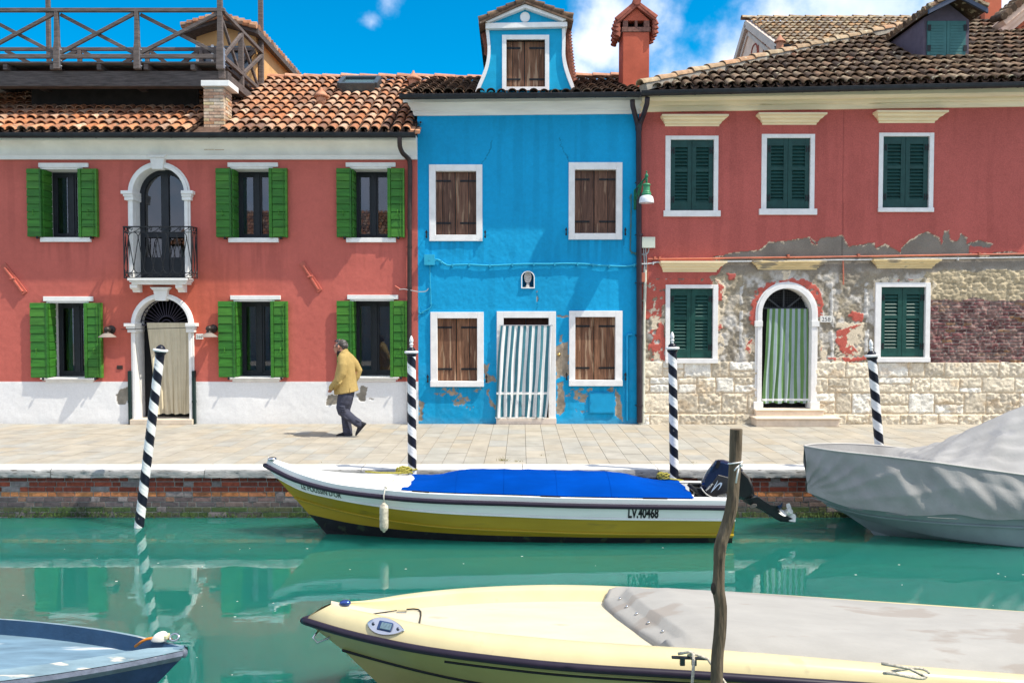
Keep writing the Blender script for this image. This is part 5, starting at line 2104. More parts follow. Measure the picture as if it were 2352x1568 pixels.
def paint_right(px, py, X, Z):
    n1 = fbm(X * 4, Z * 4, 31)
    n2 = fbm(X * 22, Z * 22, 32)
    n3 = fbm(X * .9, Z * .9, 33)
    n4 = fbm(X * 7, Z * 7, 34)
    n5 = fbm(X * 11, Z * 11, 39, 5)
    # bare render: grey-brown with chalky scabs
    w = np.clip((n4 - .47) * 6, 0, 1)[..., None]
    col = np.array((.27, .235, .18)) * (1 - w) + np.array((.55, .52, .47)) * w
    w2 = np.clip((fbm(X * 2.3, Z * 3, 36) - .5) * 6, 0, 1)[..., None]
    col = col * (1 - .55 * w2) + np.array((.40, .33, .22)) * .55 * w2
    col = col * (1 + (n2 - .5) * .5)[..., None]
    low = np.clip((py - 600) / 50, 0, 1)
    h = (n4 - .5) * .030 * (.15 + .85 * low) + (n2 - .5) * .028 * (.4 + .6 * low) + (n5 - .5) * .03 * low
    grey_top = np.clip((640 - py) / 30, 0, 1)[..., None]
    col = col * (1 - grey_top) + np.array((.235, .205, .17)) * (1 + (n1 - .5) * .5)[..., None] * grey_top
    # rubble band right of the window
    wx = px + (n1 - .5) * 26
    wy = py + (n1 - .5) * 16
    rub = (wx > 2122) & (wy > 622) & (wy < 690)
    bid, ds = blockfield(X + (n4 - .5) * .15, Z + (n4 - .5) * .10, np.arange(0, 6, .115), .12, .34, 71, .15)
    rc = np.array((.46, .38, .25)) * (.8 + .4 * h01(bid, 4))[..., None] * (1 + (n2 - .5) * .6)[..., None]
    col = np.where(rub[..., None], rc, col)
    h = np.where(rub, np.clip(ds, 0, .02) * .7 + (n2 - .5) * .035 + (n5 - .5) * .06 - .01, h)
    # purple-red brickwork
    br = (px > 2125 + (n1 - .5) * 26) & (wy > 688) & (py < 834)
    bid, ds = blockfield(X + (n4 - .5) * .05, Z + (n4 - .5) * .03, np.arange(0, 6, .066), .12, .27, 72, 0)
    ero = np.clip((fbm(X * 6, Z * 9, 77) - .44) * 6, 0, 1)
    bc = np.array((.135, .056, .056)) * (.55 + .9 * h01(bid, 8))[..., None]
    bc = np.where((h01(bid, 5) > .9)[..., None], np.array((.26, .14, .075)), bc)
    bc = bc * (1 - .45 * ero[..., None]) + np.array((.34, .235, .20)) * .45 * ero[..., None]
    bc = np.where((ds < .007)[..., None], np.array((.33, .28, .25)) * .8, bc) * (1 + (n2 - .5) * .8)[..., None]
    col = np.where(br[..., None], bc, col)
    h = np.where(br, np.clip(ds, 0, .012) * 1.6 + (n2 - .5) * .045 + (n5 - .5) * .055 - .015 + .012 * (h01(bid, 3) - .5), h)
    # cream undercoat, then red paint
    qx = px + (fbm(X * 11, Z * 11, 35) - .5) * 13
    qy = py + (fbm(X * 11, Z * 11, 37) - .5) * 13
    cm = np.zeros(px.shape, bool)
    for p_ in CREAMS:
        cm |= inpoly(qx, qy, p_)
    rm = inpoly(px + (n5 - .5) * 6, py + (n5 - .5) * 6, UPPER)
    halo = inpoly(px + (n5 - .5) * 6, py - 2.2 - 5 * np.clip(n4 - .52, 0, 1) * 4 + (n5 - .5) * 6, UPPER) & ~rm
    for p_ in REDS:
        rm |= inpoly(qx, qy, p_)
    scab = fbm(X * 13, Z * 13, 38)
    cm &= (scab > .40)
    low_red = py > 640
    rm &= ~((scab > .64) & low_red)
    cm |= halo & (scab > .5)
    cm &= py < 832
    col = np.where(cm[..., None], np.array((.68, .58, .43)) * (1 + (n2 - .5) * .25)[..., None], col)
    h = np.where(cm, .012 + (n1 - .5) * .006 + (n2 - .5) * .004, h)
    rc = RED_R * (1 + (n3 - .5) * .25 + (n2 - .5) * .12 + (n1 - .5) * .1)[..., None]
    stk = fbm(X * 7, Z * .45, 42)
    rc = rc * (1 - np.clip((stk - .5) * 1.0, 0, .09))[..., None]
    rc = np.where(low_red[..., None], rc * np.array((1.12, 1.05, .95)), rc)
    col = np.where(rm[..., None], rc, col)
    h = np.where(rm, .018 + (n1 - .5) * .007 + (n2 - .5) * .002, h)
    # a long settlement joint in the upper wall and old pipe chases lower down
    d = np.abs(px - (1937 - (py - 250) * .008))
    m = (d < 1.3) & (py < 590)
    col = np.where(m[..., None], col * .72, col)
    h = np.where(m, h - .006, h)
    for cx in (1703, 1911, 1990):
        d = np.abs(px - cx - (n1 - .5) * 6)
        m = (d < 2.6 + 3 * n1) & (py > 650) & (py < 826) & ~rm & (n4 > .40)
        col = np.where(m[..., None], np.array((.56, .54, .50)) * (1 + (n2 - .5) * .6)[..., None], col)
        h = np.where(m, h + .014 * (1 - d / 4.5), h)
    # squared stone at the foot
    stn = py > 831.5 + (n1 - .5) * 2
    zr = [W(1900, q, DW).z for q in (990, 950, 902, 866, 826)]
    bid, ds = blockfield(X + (n1 - .5) * .03, Z + (n1 - .5) * .03, np.array(zr), .30, .66, 75, .22)
    ds = ds + (n4 - .5) * .02
    hb = h01(bid, 9)
    sc_ = np.array((.70, .62, .48)) * (.78 + .4 * hb)[..., None]
    sc_ = np.where((h01(bid, 11) > .62)[..., None], np.array((.80, .77, .68)), sc_) * (1 + (n2 - .5) * .45 + (n4 - .5) * .3)[..., None]
    rust = np.clip((fbm(X * 3, Z * 5, 79) - .6) * 8, 0, 1)[..., None]
    sc_ = sc_ * (1 - .35 * rust) + np.array((.45, .27, .11)) * .35 * rust
    rough_ = .012 + .03 * h01(bid, 13)
    hs = .030 * np.clip(ds / .026, 0, 1) ** .6 + (n5 - .5) * rough_ * 1.5 + (n2 - .5) * rough_ * 1.5
    mort = ds < .014
    sc_ = np.where(mort[..., None], np.array((.66, .54, .38)) * (1 + (n2 - .5) * .4)[..., None], sc_)
    col = np.where(stn[..., None], sc_, col)
    h = np.where(stn, np.where(mort, .010 + (n2 - .5) * .012, hs), h)
    bs = (py > 950) & stn
    h = np.where(bs, h + .03, h)
    return np.clip(col, .002, .9), h


TEALS = mk('dark_teal_shutter_paint', (.013, .058, .052), .42, .22, 8, .08, 40)
TEALS_LOW = mk('green_louvre_paint', (.013, .066, .054), .42, .22, 8, .08, 40)
r_holes = []


def louvre_shutters(parent, X0, X1, Z0, Z1, y, m):
    xm = (X0 + X1) / 2
    for (a, b, sg) in ((X0 + .012, xm - .003, 0), (xm + .003, X1 - .012, 1)):
        k = MB()
        s_ = (b - a) * .2
        k.box(a, a + s_, y, y + .045, Z0, Z1)
        k.box(b - s_, b, y, y + .045, Z0, Z1)
        H_ = Z1 - Z0
        rails = [(0, .115), (.545, .59), (.895, 1.0)]
        for r0, r1 in rails:
            k.box(a + s_, b - s_, y + .002, y + .043, Z0 + H_ * r0, Z0 + H_ * r1)
        for (r0, r1, n) in ((.115, .545, 9), (.59, .895, 6)):
            for i in range(n):
                zc = Z0 + H_ * (r0 + (r1 - r0) * (i + .5) / n)
                dz = H_ * (r1 - r0) / n
                k.add([(a + s_, y + .004, zc - dz * .34), (b - s_, y + .004, zc - dz * .34), (b - s_, y + .038, zc + dz * .40), (a + s_, y + .038, zc + dz * .40),
                       (a + s_, y + .006, zc - dz * .5), (b - s_, y + .006, zc - dz * .5), (b - s_, y + .042, zc + dz * .26), (a + s_, y + .042, zc + dz * .26)],
                      [(0, 1, 2, 3), (4, 7, 6, 5), (0, 4, 5, 1), (2, 6, 7, 3), (0, 3, 7, 4), (1, 5, 6, 2)])
        k.box(a + s_, b - s_, y + .05, y + .055, Z0 + H_ * .1, Z0 + H_ * .9)
        sh = k.build('shutter', m, parent, bevel=.003)
        for zz in (Z0 + H_ * .15, Z0 + H_ * .85):
            k = MB()
            x_ = a - .004 if sg == 0 else b - .066
            k.box(x_, x_ + .02, y - .012, y, zz - .06, zz + .06)
            k.box(x_ + .045, x_ + .07, y - .01, y, zz - .06, zz + .06)
            k.box(x_ + .02, x_ + .045, y - .01, y, zz - .012, zz + .012)
            k.build('hinge', IRON, sh)


RW = [((1527.6, 1649, 312.5, 498), (1539.6, 1639, 321.4, 485), (1523, 1653.7, 484, 498)),
      ((1748, 1870, 308.6, 494), (1760, 1860, 317.6, 482), (1742, 1874.6, 480, 494)),
      ((2017, 2143, 305.6, 487.6), (2027, 2133, 313.7, 477), (2015, 2142, 477.5, 487.6)),
      ((1527.8, 1648, 653.9, 833.8), (1538, 1636.6, 662.5, 821.5), (1527, 1647.5, 822.7, 833.8)),
      ((2008, 2134, 648.9, 831), (2021.6, 2123.2, 659.4, 819), (2007, 2133, 820, 831))]
for i, (o, n, s_) in enumerate(RW):
    A, B, S_ = wrect(o[0], o[2], o[1], o[3]), wrect(n[0], n[2], n[1], n[3]), wrect(s_[0], s_[2], s_[1], s_[3])
    y0, y1 = DW - (.03 if i < 3 else .045), DW + .12
    k = MB()
    k.box(A[0], B[0], y0, y1, S_[3], A[3])
    k.box(B[1], A[1], y0, y1, S_[3], A[3])
    k.box(B[0], B[1], y0, y1, B[3], A[3])
    w = k.build('window', FRM, H3, bevel=.005)
    k = MB()
    k.box(S_[0], S_[1], y0 - .03, y1, S_[2], S_[3] - .002)
    k.build('sill', FRM, w, bevel=.005)
    louvre_shutters(w, B[0], B[1], S_[3] + .012, B[3], DW + .01, TEALS if i < 3 else TEALS_LOW)
    r_holes.append(rect_hole(A[0] + .03, A[1] - .03, S_[2] + .03, A[3] - .03))
# hood mouldings
HOODP = [(0, 0, .03), (.20, .04, .04), (.22, .17, .075), (.40, .30, .085), (.52, .42, .115), (.54, .55, .15), (.72, .75, .165), (.80, .9, .20), (.82, 1, .225), (1, 1, .225)]


def hood(x0, x1, y0, y1, xb0, xb1, ragged=False):
    A = wrect(x0, y0, x1, y1)
    xb0, xb1 = W(xb0, (y0 + y1) / 2, DW).x, W(xb1, (y0 + y1) / 2, DW).x
    rings = []
    for (f, e, p_) in HOODP:
        z = A[2] + (A[3] - A[2]) * f
        xa, xb = xb0 + (A[0] - xb0) * e, xb1 + (A[1] - xb1) * e
        p_ = p_ * (.62 if ragged else 1)
        rings.append([(xa, DW + .02, z), (xa, DW - p_, z), (xb, DW - p_, z), (xb, DW + .02, z)])
    k = MB()
    k.loft(rings)
    return k.build('hood_moulding', mk('worn_ochre_stucco', (.76, .60, .33), .88, .2, 5, .3, 60, stretch=(.5, 1, 2.5), fleck=((.34, .29, .21), 5, .56)) if ragged else HOODM, H3, auto=25)


HOODM = mk('ochre_hood', (.88, .74, .48), .85, .09, 4, .15, 60, stretch=(.4, 1, 2.5))
hood(1516, 1667, 269, 291, 1527, 1651)
hood(1735, 1890, 265, 287.6, 1750, 1874)
hood(2003, 2165, 260, 283.5, 2017, 2145)
hood(1512.7, 1663.7, 601, 625, 1522, 1645)
hood(1725.5, 1893, 599.5, 619.5, 1740, 1875, True)
hood(1999.6, 2154.8, 596, 616.8, 2014, 2140, True)
# arched door
ax_, az_ = W(1806, 719, DW).x, W(1806, 719, DW).z
aro, ari = 71.5 / SW, 56.5 / SW
azb = W(1806, 938, DW).z
ad = surround('door', ax_, az_, aro, ari, azb, H3, FRM, pr=.05, dep=.3, key=False, imp=False)
zi = W(1806, 737, DW).z
for sg in (-1, 1):
    e = [(ax_ + sg * (ari - .005)), (ax_ + sg * (aro + .02))]
    k = MB()
    k.box(min(e), max(e), DW - .065, DW + .2, zi - .11, zi)
    k.build('impost', WHITE, ad, bevel=.006)
    k = MB()
    k.box(min(e) - .01, max(e) + .02, DW - .075, DW + .2, azb, azb + .14)
    k.build('plinth_block', WHITE, ad, bevel=.006)
k = MB()
k.prism(arch_pts(ax_, az_, ari, azb), DW + .25, DW + .29)
k.build('door_leaf', BLACKIN, ad)  # near-black sheet filling the whole arch behind the curtain
k = MB()
zf = W(1806, 707, DW).z
k.box(ax_ - ari, ax_ + ari, DW + .16, DW + .2, zf - .02, zf + .015)
for a_ in (45, 90, 135):
    a_ = math.radians(a_)
    k.bar((ax_ + .1 * math.cos(a_), DW + .17, zf), (ax_ + (ari + .04) * math.cos(a_), DW + .17, az_ + (ari - .0) * math.sin(a_)), .03, .03)
for i in range(26):
    x = ax_ - ari + 2 * ari * (i + .5) / 26
    k.tube([(x, DW + .22, zf), (x, DW + .22, az_ + math.sqrt(max(0.001, ari ** 2 - (x - ax_) ** 2)))], .003, 4)
for i in range(11):
    z = zf + i * .05
    w_ = math.sqrt(max(0, ari ** 2 - max(0, z - az_) ** 2))
    k.tube([(ax_ - w_, DW + .222, z), (ax_ + w_, DW + .222, z)], .003, 4)
k.build('fanlight_grille', mk('fanlight_frame', (.05, .055, .06), .5, .1), ad)
k = MB()
a = wrect(1731, 938, 1885, 953)
k.box(a[0], a[1], DW - .16, DW + .25, a[2] - .01, a[3] - .03)
k.box(a[0] - .02, a[1] + .02, DW - .18, DW + .25, a[3] - .03 + .001, a[3])
a2 = wrect(1723, 953, 1908, 973)
k.box(a2[0], a2[1], DW - .42, DW + .25, 0, a2[3] - .032)
k.box(a2[0] - .03, a2[1] + .03, DW - .45, DW + .25, a2[3] - .031, a2[3] - .0)
k.build('door_step', mk('pink_step_stone', (.72, .60, .47), .75, .14, 5, .2, 60), ad, bevel=.012)
r_holes.append(arch_hole(ax_, az_, ari + .03, 0))
GRS = mk('green_stripe_cloth', (.115, .23, .082), .85, .08, 6, .12, 150)
GWS = mk('grey_white_stripe_cloth', (.32, .40, .42), .85, .06, 6, .12, 150)
WHS = mk('white_hem_cloth', (.78, .80, .79), .85, .04)
curtain('door_curtain', (1762.6, 1856, 709), (1751, 1857, 925), DW + .09, [GWS, GRS, WHS], lambda u: (1 if (u * 7.2 + .08) % 1 < .5 else 0),
        'green and pale grey striped curtain hanging in the arched door up two steps', 'curtain', folds=6, amp=.022, hem=(.955, .985, 2), rows=44, colsn=144)
relief_wall('wall', X3a, X3b, -.03, W(1900, 246, DW).z, .0165, DW, paint_right, r_holes, H3, mk('flaking_plaster', attr=True, rough=.9, var=.16, vscale=45, bump=.7, bscale=55))
k = MB()
zt3 = W(1900, 215, DW).z
k.add([(X3a, DW + 1.2, 0), (X3b, DW + 1.2, 0), (X3b, DW + 1.2, zt3), (X3a, DW + 1.2, zt3)], [(0, 1, 2, 3)])
k.add([(X3b, DW, 0), (X3b, DW + 5, 0), (X3b, DW + 5, zt3), (X3b, DW, zt3)], [(0, 1, 2, 3)])
k.add([(X3a + .02, DW + .02, 0), (X3a + .02, DW + 5, 0), (X3a + .02, DW + 5, zt3), (X3a + .02, DW + .02, zt3)], [(0, 1, 2, 3)])
k.build('side_wall', mk('red_side_plaster', tuple(RED_R), .9, .1, 4), H3)
# cornice, gutter
DG3 = DW - .60
c0, c1 = W(1474, 259, DW), W(2352, 246.5, DW)
sc3 = (c1.z - c0.z) / (c1.x - c0.x)
zat = lambda x: c0.z + (x - c0.x) * sc3
t0 = W(1480, 224, DW - .33)
hc = t0.z - c0.z
k = MB()
prof = [(.02, 0), (-.06, 0), (-.075, .05), (-.08, .09), (-.12, .10), (-.14, .15), (-.14, .17), (-.18, .19), (-.25, hc * .72), (-.27, hc * .74), (-.29, hc * .8), (-.33, hc * .98), (-.33, hc + .10), (.02, hc + .10)]
k.sweep(prof, (X3a, DW, zat(X3a)), (X3b, DW, zat(X3b)))
k.build('cornice', OCHRE if 0 else mk('ochre_cornice', (.90, .78, .55), .85, .12, 3, .15, 60, stretch=(.3, 1, 4), fleck=((.46, .36, .2), 2.2, .66)), H3, auto=30)
g0, g1 = W(1472, 213.5, DG3), W(2352, 193.5, DG3)
sg3 = (g1.z - g0.z) / (g1.x - g0.x)
gX = X3b
gutter(H3, (g0.x, DG3, g0.z), (gX, DG3, g0.z + (gX - g0.x) * sg3), .064, 14)
# roof: one big slope cut by the hip on its left
ye3 = DG3 + .03
ze3 = g0.z + .06
s3 = .6
HPx0 = on_roof(1487, 190, ye3, ze3, s3)
HP1 = on_roof(1860, 116, ye3, ze3, s3)
HP2 = on_roof(2090, 74, ye3, ze3, s3)
HP2.x += .25
hx0, hy0 = g0.x + .1, ye3
DRM = on_roof(2180, 134, ye3, ze3 + sg3 * (9.4 - hx0), s3).y - .04
hip = lambda y: hx0 + (y - hy0) / (HP2.y - hy0) * (HP2.x - hx0)
top = (HP2.y - ye3) * 1.02
k = MB()
tile_roof(k, ye3, ze3, s3, hx0, X3b, top + 1.2, lambda x, y: not (W(2096, 100, DRM).x < x < W(2222, 100, DRM).x and y > DRM + .02), seed=21, tilt=sg3, dmax=lambda x: (x - hx0) / (HP2.x - hx0) * (HP2.y - hy0) + .02)
HPt = Vector((hip(ye3 + top), ye3 + top, ze3 + s3 * top))
HPt.z += sg3 * (HPt.x - hx0)
dh_ = HPt - Vector((hx0, hy0, ze3))
ridge_caps(k, [(hx0 - .12, hy0 - .05, ze3 + .07), (HPt.x, HPt.y, HPt.z + .07), HPt + dh_ * .3 + Vector((0, 0, .07))], .12, .42)
k.bar((hx0 - .05, hy0, ze3 + .04), HPt + dh_ * .3 + Vector((0, 0, .04)), .20, .12, mi=3)
E = Vector((X3b, ye3, ze3 + sg3 * (X3b - hx0)))
FT = Vector((X3b, ye3 + top + 1.2, E.z + s3 * (top + 1.2)))
HT2 = HPt + (HPt - Vector((hx0, hy0, ze3))) * (1.2 / top)
k.add([(hx0, hy0 + .04, ze3), (X3b, hy0 + .04, E.z), FT, HT2], [(0, 1, 2, 3)], 2)
k.add([(hx0, hy0 + .04, ze3), HT2, (hx0, HT2.y, ze3)], [(0, 1, 2)], 2)
# wavy soffit board under the tiles' open ends
k.build('roof', [TILE_OLD, RIDGE_OLD, PAN, mk('ridge_mortar', (.33, .30, .25), .95, .3, 14, .5, 50)], H3, auto=50)
# near-black strip standing in for the shade inside the tile mouths
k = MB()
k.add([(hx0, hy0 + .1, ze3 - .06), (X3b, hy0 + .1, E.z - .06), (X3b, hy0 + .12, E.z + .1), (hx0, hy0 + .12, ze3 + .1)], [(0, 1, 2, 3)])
k.build('eaves_shade_strip', BLACKIN, H3)
# right-hand dormer
Dd = on_roof(2180, 134, ye3, ze3 + sg3 * (9.4 - hx0), s3).y - .04
S5 = ZM(3200, 0, 2.625)
PURP = mk('violet_grey_boards', (.115, .095, .125), .8, .15, 6, .2, 40)


def dp5(zx, zy, D=Dd):
    q = W(*S5(zx, zy), D)
    return (q.x, q.z)


k = MB()
bl = [dp5(1292, 610), dp5(1770, 605)]
pk = dp5(1560, 40)
shl = dp5(1292, 190)
shr = dp5(1765, 215)
k.prism([(bl[0][0], bl[0][1] - .1), (bl[1][0], bl[1][1] - .1), (bl[1][0], shr[1]), pk, (bl[0][0], shl[1])], Dd, Dd + 3.0)
d3 = k.build('dormer', PURP, H3)
k = MB()
xa, xb, za, zb = dp5(1335, 0)[0], dp5(1735, 0)[0], dp5(0, 600)[1], dp5(0, 230)[1]
xm = (xa + xb) / 2
for (a, b) in ((xa, xm - .004), (xm + .004, xb)):
    k.box(a, b, Dd - .045, Dd - .005, za, zb)
    for i in range(11):
        z = za + (zb - za) * (.05 + .9 * i / 11)
        k.box(a + .06, b - .06, Dd - .052, Dd - .045, z, z + (zb - za) * .066)
k.build('shutter', mk('teal_dormer_paint', (.045, .15, .145), .5, .12, 6), d3, bevel=.003)
for sx in (xa - .01, xb - .05):
    for zz in (za + .1, zb - .2):
        k = MB()
        k.box(sx, sx + .07, Dd - .06, Dd - .052, zz, zz + .12)
        k.build('hinge', IRON, d3)
k = MB()
k.box(xa - .1, xb + .14, Dd - .07, Dd, za - .03, za)
k.build('sill', mk('grey_sill', (.45, .45, .45), .6, .1), d3)
ap = dp5(1575, 5)
el, er = dp5(1255, 170), dp5(1862, 165)
k = MB()
for e in (el, er):
    k.prism([(ap[0], ap[1]), (e[0], e[1]), (e[0], e[1] - .09), (ap[0], ap[1] - .1)], Dd - .38, Dd - .33)
k.build('barge_board', mk('blue_grey_barge', (.06, .075, .115), .5, .15, 6), d3)
k = MB()
rnd = random.Random(13)
for e in (el, er):
    k.prism([(ap[0], ap[1] + .01), (e[0], e[1] + .01), (e[0], e[1] - .03), (ap[0], ap[1] - .04)], Dd - .329, Dd + 3.2)
    y = Dd - .33
    while y < Dd + 3.2:
        for i in range(4):
            a = Vector((e[0] + (ap[0] - e[0]) * i / 4, y, e[1] + (ap[1] - e[1]) * i / 4 + .05 + rnd.uniform(0, .014)))
            b = Vector((e[0] + (ap[0] - e[0]) * min(1, (i + 1.2) / 4), y + rnd.uniform(-.01, .01), e[1] + (ap[1] - e[1]) * min(1, (i + 1.2) / 4) + .03))
            k.tube([a, b], [.078, .064], 7)
        y += .19
k.tube([(ap[0], Dd - .34, ap[1] + .05), (ap[0], Dd + 3.2, ap[1] + .05)], .09, 8)
k.build('dormer_roof', TILE_OLD, d3, auto=50)

# downpipe with two branches
DP = mk('dark_plum_pipe', (.045, .036, .045), .42, .2, 6, metal=.3)
k = MB()
yj = DW - .075


def pt(px, py, D):
    q = W(px, py, D)
    return Vector((q.x, D, q.z))


k.tube([pt(1452.6, 230, DG), pt(1453, 242, DG + .05), pt(1458, 262, DW - .2), pt(1463, 280, yj), pt(1466.5, 294, yj)], [.048, .048, .048, .05, .055], 10)
k.tube([pt(1487, 225, DG3), pt(1486, 238, DG3 + .08), pt(1479, 262, DW - .26), pt(1471, 282, yj), pt(1467, 296, yj)], [.048, .048, .048, .05, .055], 10)
k.tube([pt(1467, 290, yj), pt(1467, 298, yj), pt(1467, 303, yj), pt(1468, 640, yj), pt(1468.5, 970, yj)], [.065, .065, .053, .053, .053], 12)
for py in (420, 540, 650, 770, 930):
    q = W(1467.6, py, DW)
    k.lathe([(.062, -.018), (.062, .018)], (q.x, yj, q.z), 12)
    k.tube([(q.x - .075, DW, q.z), (q.x - .06, yj, q.z), (q.x + .06, yj, q.z), (q.x + .075, DW, q.z)], .009, 5)
k.build('downpipe', DP, H3, auto=50)
# service ducts beside it
CREAMP = mk('cream_duct', (.60, .60, .50), .6, .12, 9)
k = MB()
k.tube([pt(1479, 780, DW - .04), pt(1477, 970, DW - .04)], .034, 10)
k.tube([pt(1482, 620, DW - .04), pt(1481.5, 670, DW - .04), pt(1479, 740, DW - .04), pt(1479, 781, DW - .04)], .031, 10)
for py in (690, 800, 880, 945):
    q = W(1479, py, DW - .04)
    k.lathe([(.04, -.008), (.04, .008)], q, 10)
k.build('service_duct', CREAMP, None, auto=50, label='cream vertical service duct next to the dark double-branched downpipe', cat='duct')
k = MB()
a = wrect(1473.5, 546, 1502, 569.5)
k.box(a[0], a[1], DW - .09, DW - .02, a[2], a[3])
k.box(a[0] - .006, a[1] + .006, DW - .10, DW - .075, a[2] - .006, a[3] + .006)
for (sx, sz) in ((.02, .02), (.02, -.02), (-.02, .02), (-.02, -.02)):
    k.ball(((a[0] if sx > 0 else a[1]) + sx, DW - .102, (a[2] if sz > 0 else a[3]) + sz), .008, n=6, m=4)
k.build('junction_box', mk('pale_plastic_box', (.58, .62, .52), .5, .05), None, bevel=.004, label='pale grey electrical box on the red wall under the street lamp', cat='junction box')
for i, (xa, xb) in enumerate(((1478, 1479), (1483, 1483), (1489, 1486))):
    pts_ = [(xa, 570), (xa, 580), (xa + 1, 590), (xb + 1, 612), (xb - 2, 630)]
    if i == 2:
        pts_ = [(1490, 570), (1489, 578), (1484, 584), (1476, 584.5), (1470, 584)]
    wline('electric_cable', pts_, .013, mk('grey_cable'), ['left grey cable dropping from the pale electrical box', 'middle grey cable dropping from the pale electrical box', 'right grey cable bending left under the pale electrical box'][i], 'cable', .035)
ORC = mk('orange_conduit', (.50, .16, .10), .6, .12, 9)
k = MB()
P_ = [W(x, y, DW - .045) for x, y in (R3(400, 76), R3(900, 70), R3(1500, 62), R3(1880, 58), R4(600, 52), R4(1200, 42), R4(1873, 32), (2500, 582))]
k.tube(P_, .016, 8)
P_ = [W(x, y, DW - .045) for x, y in smooth2([R3(398, 78), R3(398, 150), R3(400, 240), R3(385, 290), R3(360, 305), R3(345, 285), R3(355, 240)], 3)]
k.tube(P_, .008, 6)
for x in (R3(460, 70), R3(500, 70), R3(1575, 52), R4(490, 48), R4(1500, 34)):
    q = W(*x, DW - .05)
    k.box(q.x - .02, q.x + .02, DW - .07, DW, q.z - .02, q.z + .035)
P_ = [W(x, y, DW - .03) for x, y in (R4(360, 75), R4(362, 200), R4(362, 290))]
k.tube(P_, .014, 7)
k.build('orange_conduit', ORC, None, label='thin orange conduit running along the right house above the yellow hoods', cat='conduit', auto=60)
k = MB()
q = W(*R3(350, 230), DW)
k.box(q.x - .06, q.x + .05, DW - .07, DW, q.z - .09, q.z + .09)
k.build('orange_box', ORC, None, label='small orange-red connection box beside the service duct', cat='junction box', bevel=.004)
wline('electric_cable', [(1463, 607), (1490, 605.5), (1505, 603), (1520, 602), (1640, 601), (1750, 600), (1840, 598.5), (1920, 597), (2000, 596.5), (2100, 594), (2200, 593.5), (2352, 591), (2500, 588)],
      .014, mk('pale_cable', (.58, .60, .60), .5, .15, 12), 'pale cable pinned along the right house just below the orange conduit', 'cable', .04, 5)
plate('258', (1883.5, 725.5, 1909.5, 740), DW - .01, 'white number plate 258 right of the green-curtained door', .1)

# ---- street lamp on its bracket
LMG = mk('lamp_green_paint', (.02, .17, .085), .4, .15, 8)
L_ = ZM(2440, 620, 3.564)
Ds = DW - .42
t = thing('street_lamp', W(1461, 460, DW), 'green wall-bracket street lamp with a white glass shade between the blue and right houses', 'street lamp')
lc = W(*L_(520, 500), Ds)
lz = lambda v: W(1484, L_(0, v)[1], Ds).z
k = MB()
bx0 = W(1459, 460, DW).x
bz0, bz1 = W(1459, 436, DW).z, W(1459, 482, DW).z
k.box(bx0 - .03, bx0 + .03, DW - .02, DW, bz1, bz0)
k.tube([(bx0, DW - .02, W(1459, 436, DW).z), (lc.x, Ds, lz(310))], .018, 8)
for i in range(3):
    f0 = .12 + i * .24
    a = Vector((bx0, DW - .02, bz0)).lerp(Vector((lc.x, Ds, lz(310))), f0)
    b = Vector((bx0, DW - .02, bz1 + (bz0 - bz1) * (.05 + .3 * i)))
    mid = a.lerp(b, .5) + Vector((.02, -.02, -.06))
    k.tube([a, a.lerp(mid, .5) + Vector((0, 0, -.03)), mid, b.lerp(mid, .4), b], .013, 6)
    for q in (.3, .7):
        c = a.lerp(b, q) + Vector((0, -.02, -.02))
        k.tube([c + Vector((.0, .04 * math.cos(w_) * (1 - w_ / 9), .05 * math.sin(w_) * (1 - w_ / 9))) for w_ in np.linspace(0, 7, 14)], .009, 5)
k.build('bracket', LMG, t)
k = MB()
k.lathe([(.007, lz(250)), (.016, lz(245)), (.014, lz(232)), (.004, lz(226))], (lc.x, Ds, 0), 14)
k.lathe([(r_ * .52, lz(v)) for r_, v in ((.03, 396), (.05, 386), (.03, 376), (.055, 364), (.03, 352), (.055, 342), (.04, 336), (.03, 330), (.05, 322), (.066, 305), (.066, 290), (.045, 274), (.02, 264), (.02, 248))], (lc.x, Ds, 0), 14)
k.build('finial', LMG, t, smooth=True)
k = MB()
k.lathe([(r_ * .52, lz(v)) for r_, v in ((.16, 576), (.175, 566), (.17, 548), (.15, 540), (.155, 530), (.135, 520), (.125, 505), (.12, 440), (.118, 434), (.15, 432), (.15, 424), (.12, 410), (.04, 400))], (lc.x, Ds, 0), 20)
k.build('lamp_cap', mk('lamp_green_light', (.05, .25, .12), .4, .15, 8), t, auto=40)
k = MB()
k.lathe([(r_ * .52, lz(v)) for r_, v in ((.27, 684), (.272, 676), (.262, 640), (.235, 600), (.18, 582), (.165, 578), (.15, 581), (.17, 590), (.225, 606), (.25, 642), (.258, 680))][::-1], (lc.x, Ds, 0), 24)
k.build('lamp_shade', mk('opal_glass_shade', (.74, .77, .80), .2, .03, coat=.3), t, auto=50)
k = MB()
k.ball((lc.x, Ds, lz(655)), .038, .038, .05, 12, 8)
k.build('bulb', mk('frosted_bulb', (.72, .72, .66), .3, 0), t, smooth=True)
wline('electric_cable', [L_(300, 570), L_(290, 600), L_(300, 640), L_(300, 800), L_(297, 1000), L_(292, 1200), L_(290, 1340), L_(310, 1385), L_(365, 1402)], .012, mk('green_cable', (.06, .16, .16), .5, .1),
      'thin green cable dropping from the street lamp down the blue wall', 'cable', .025, 3)

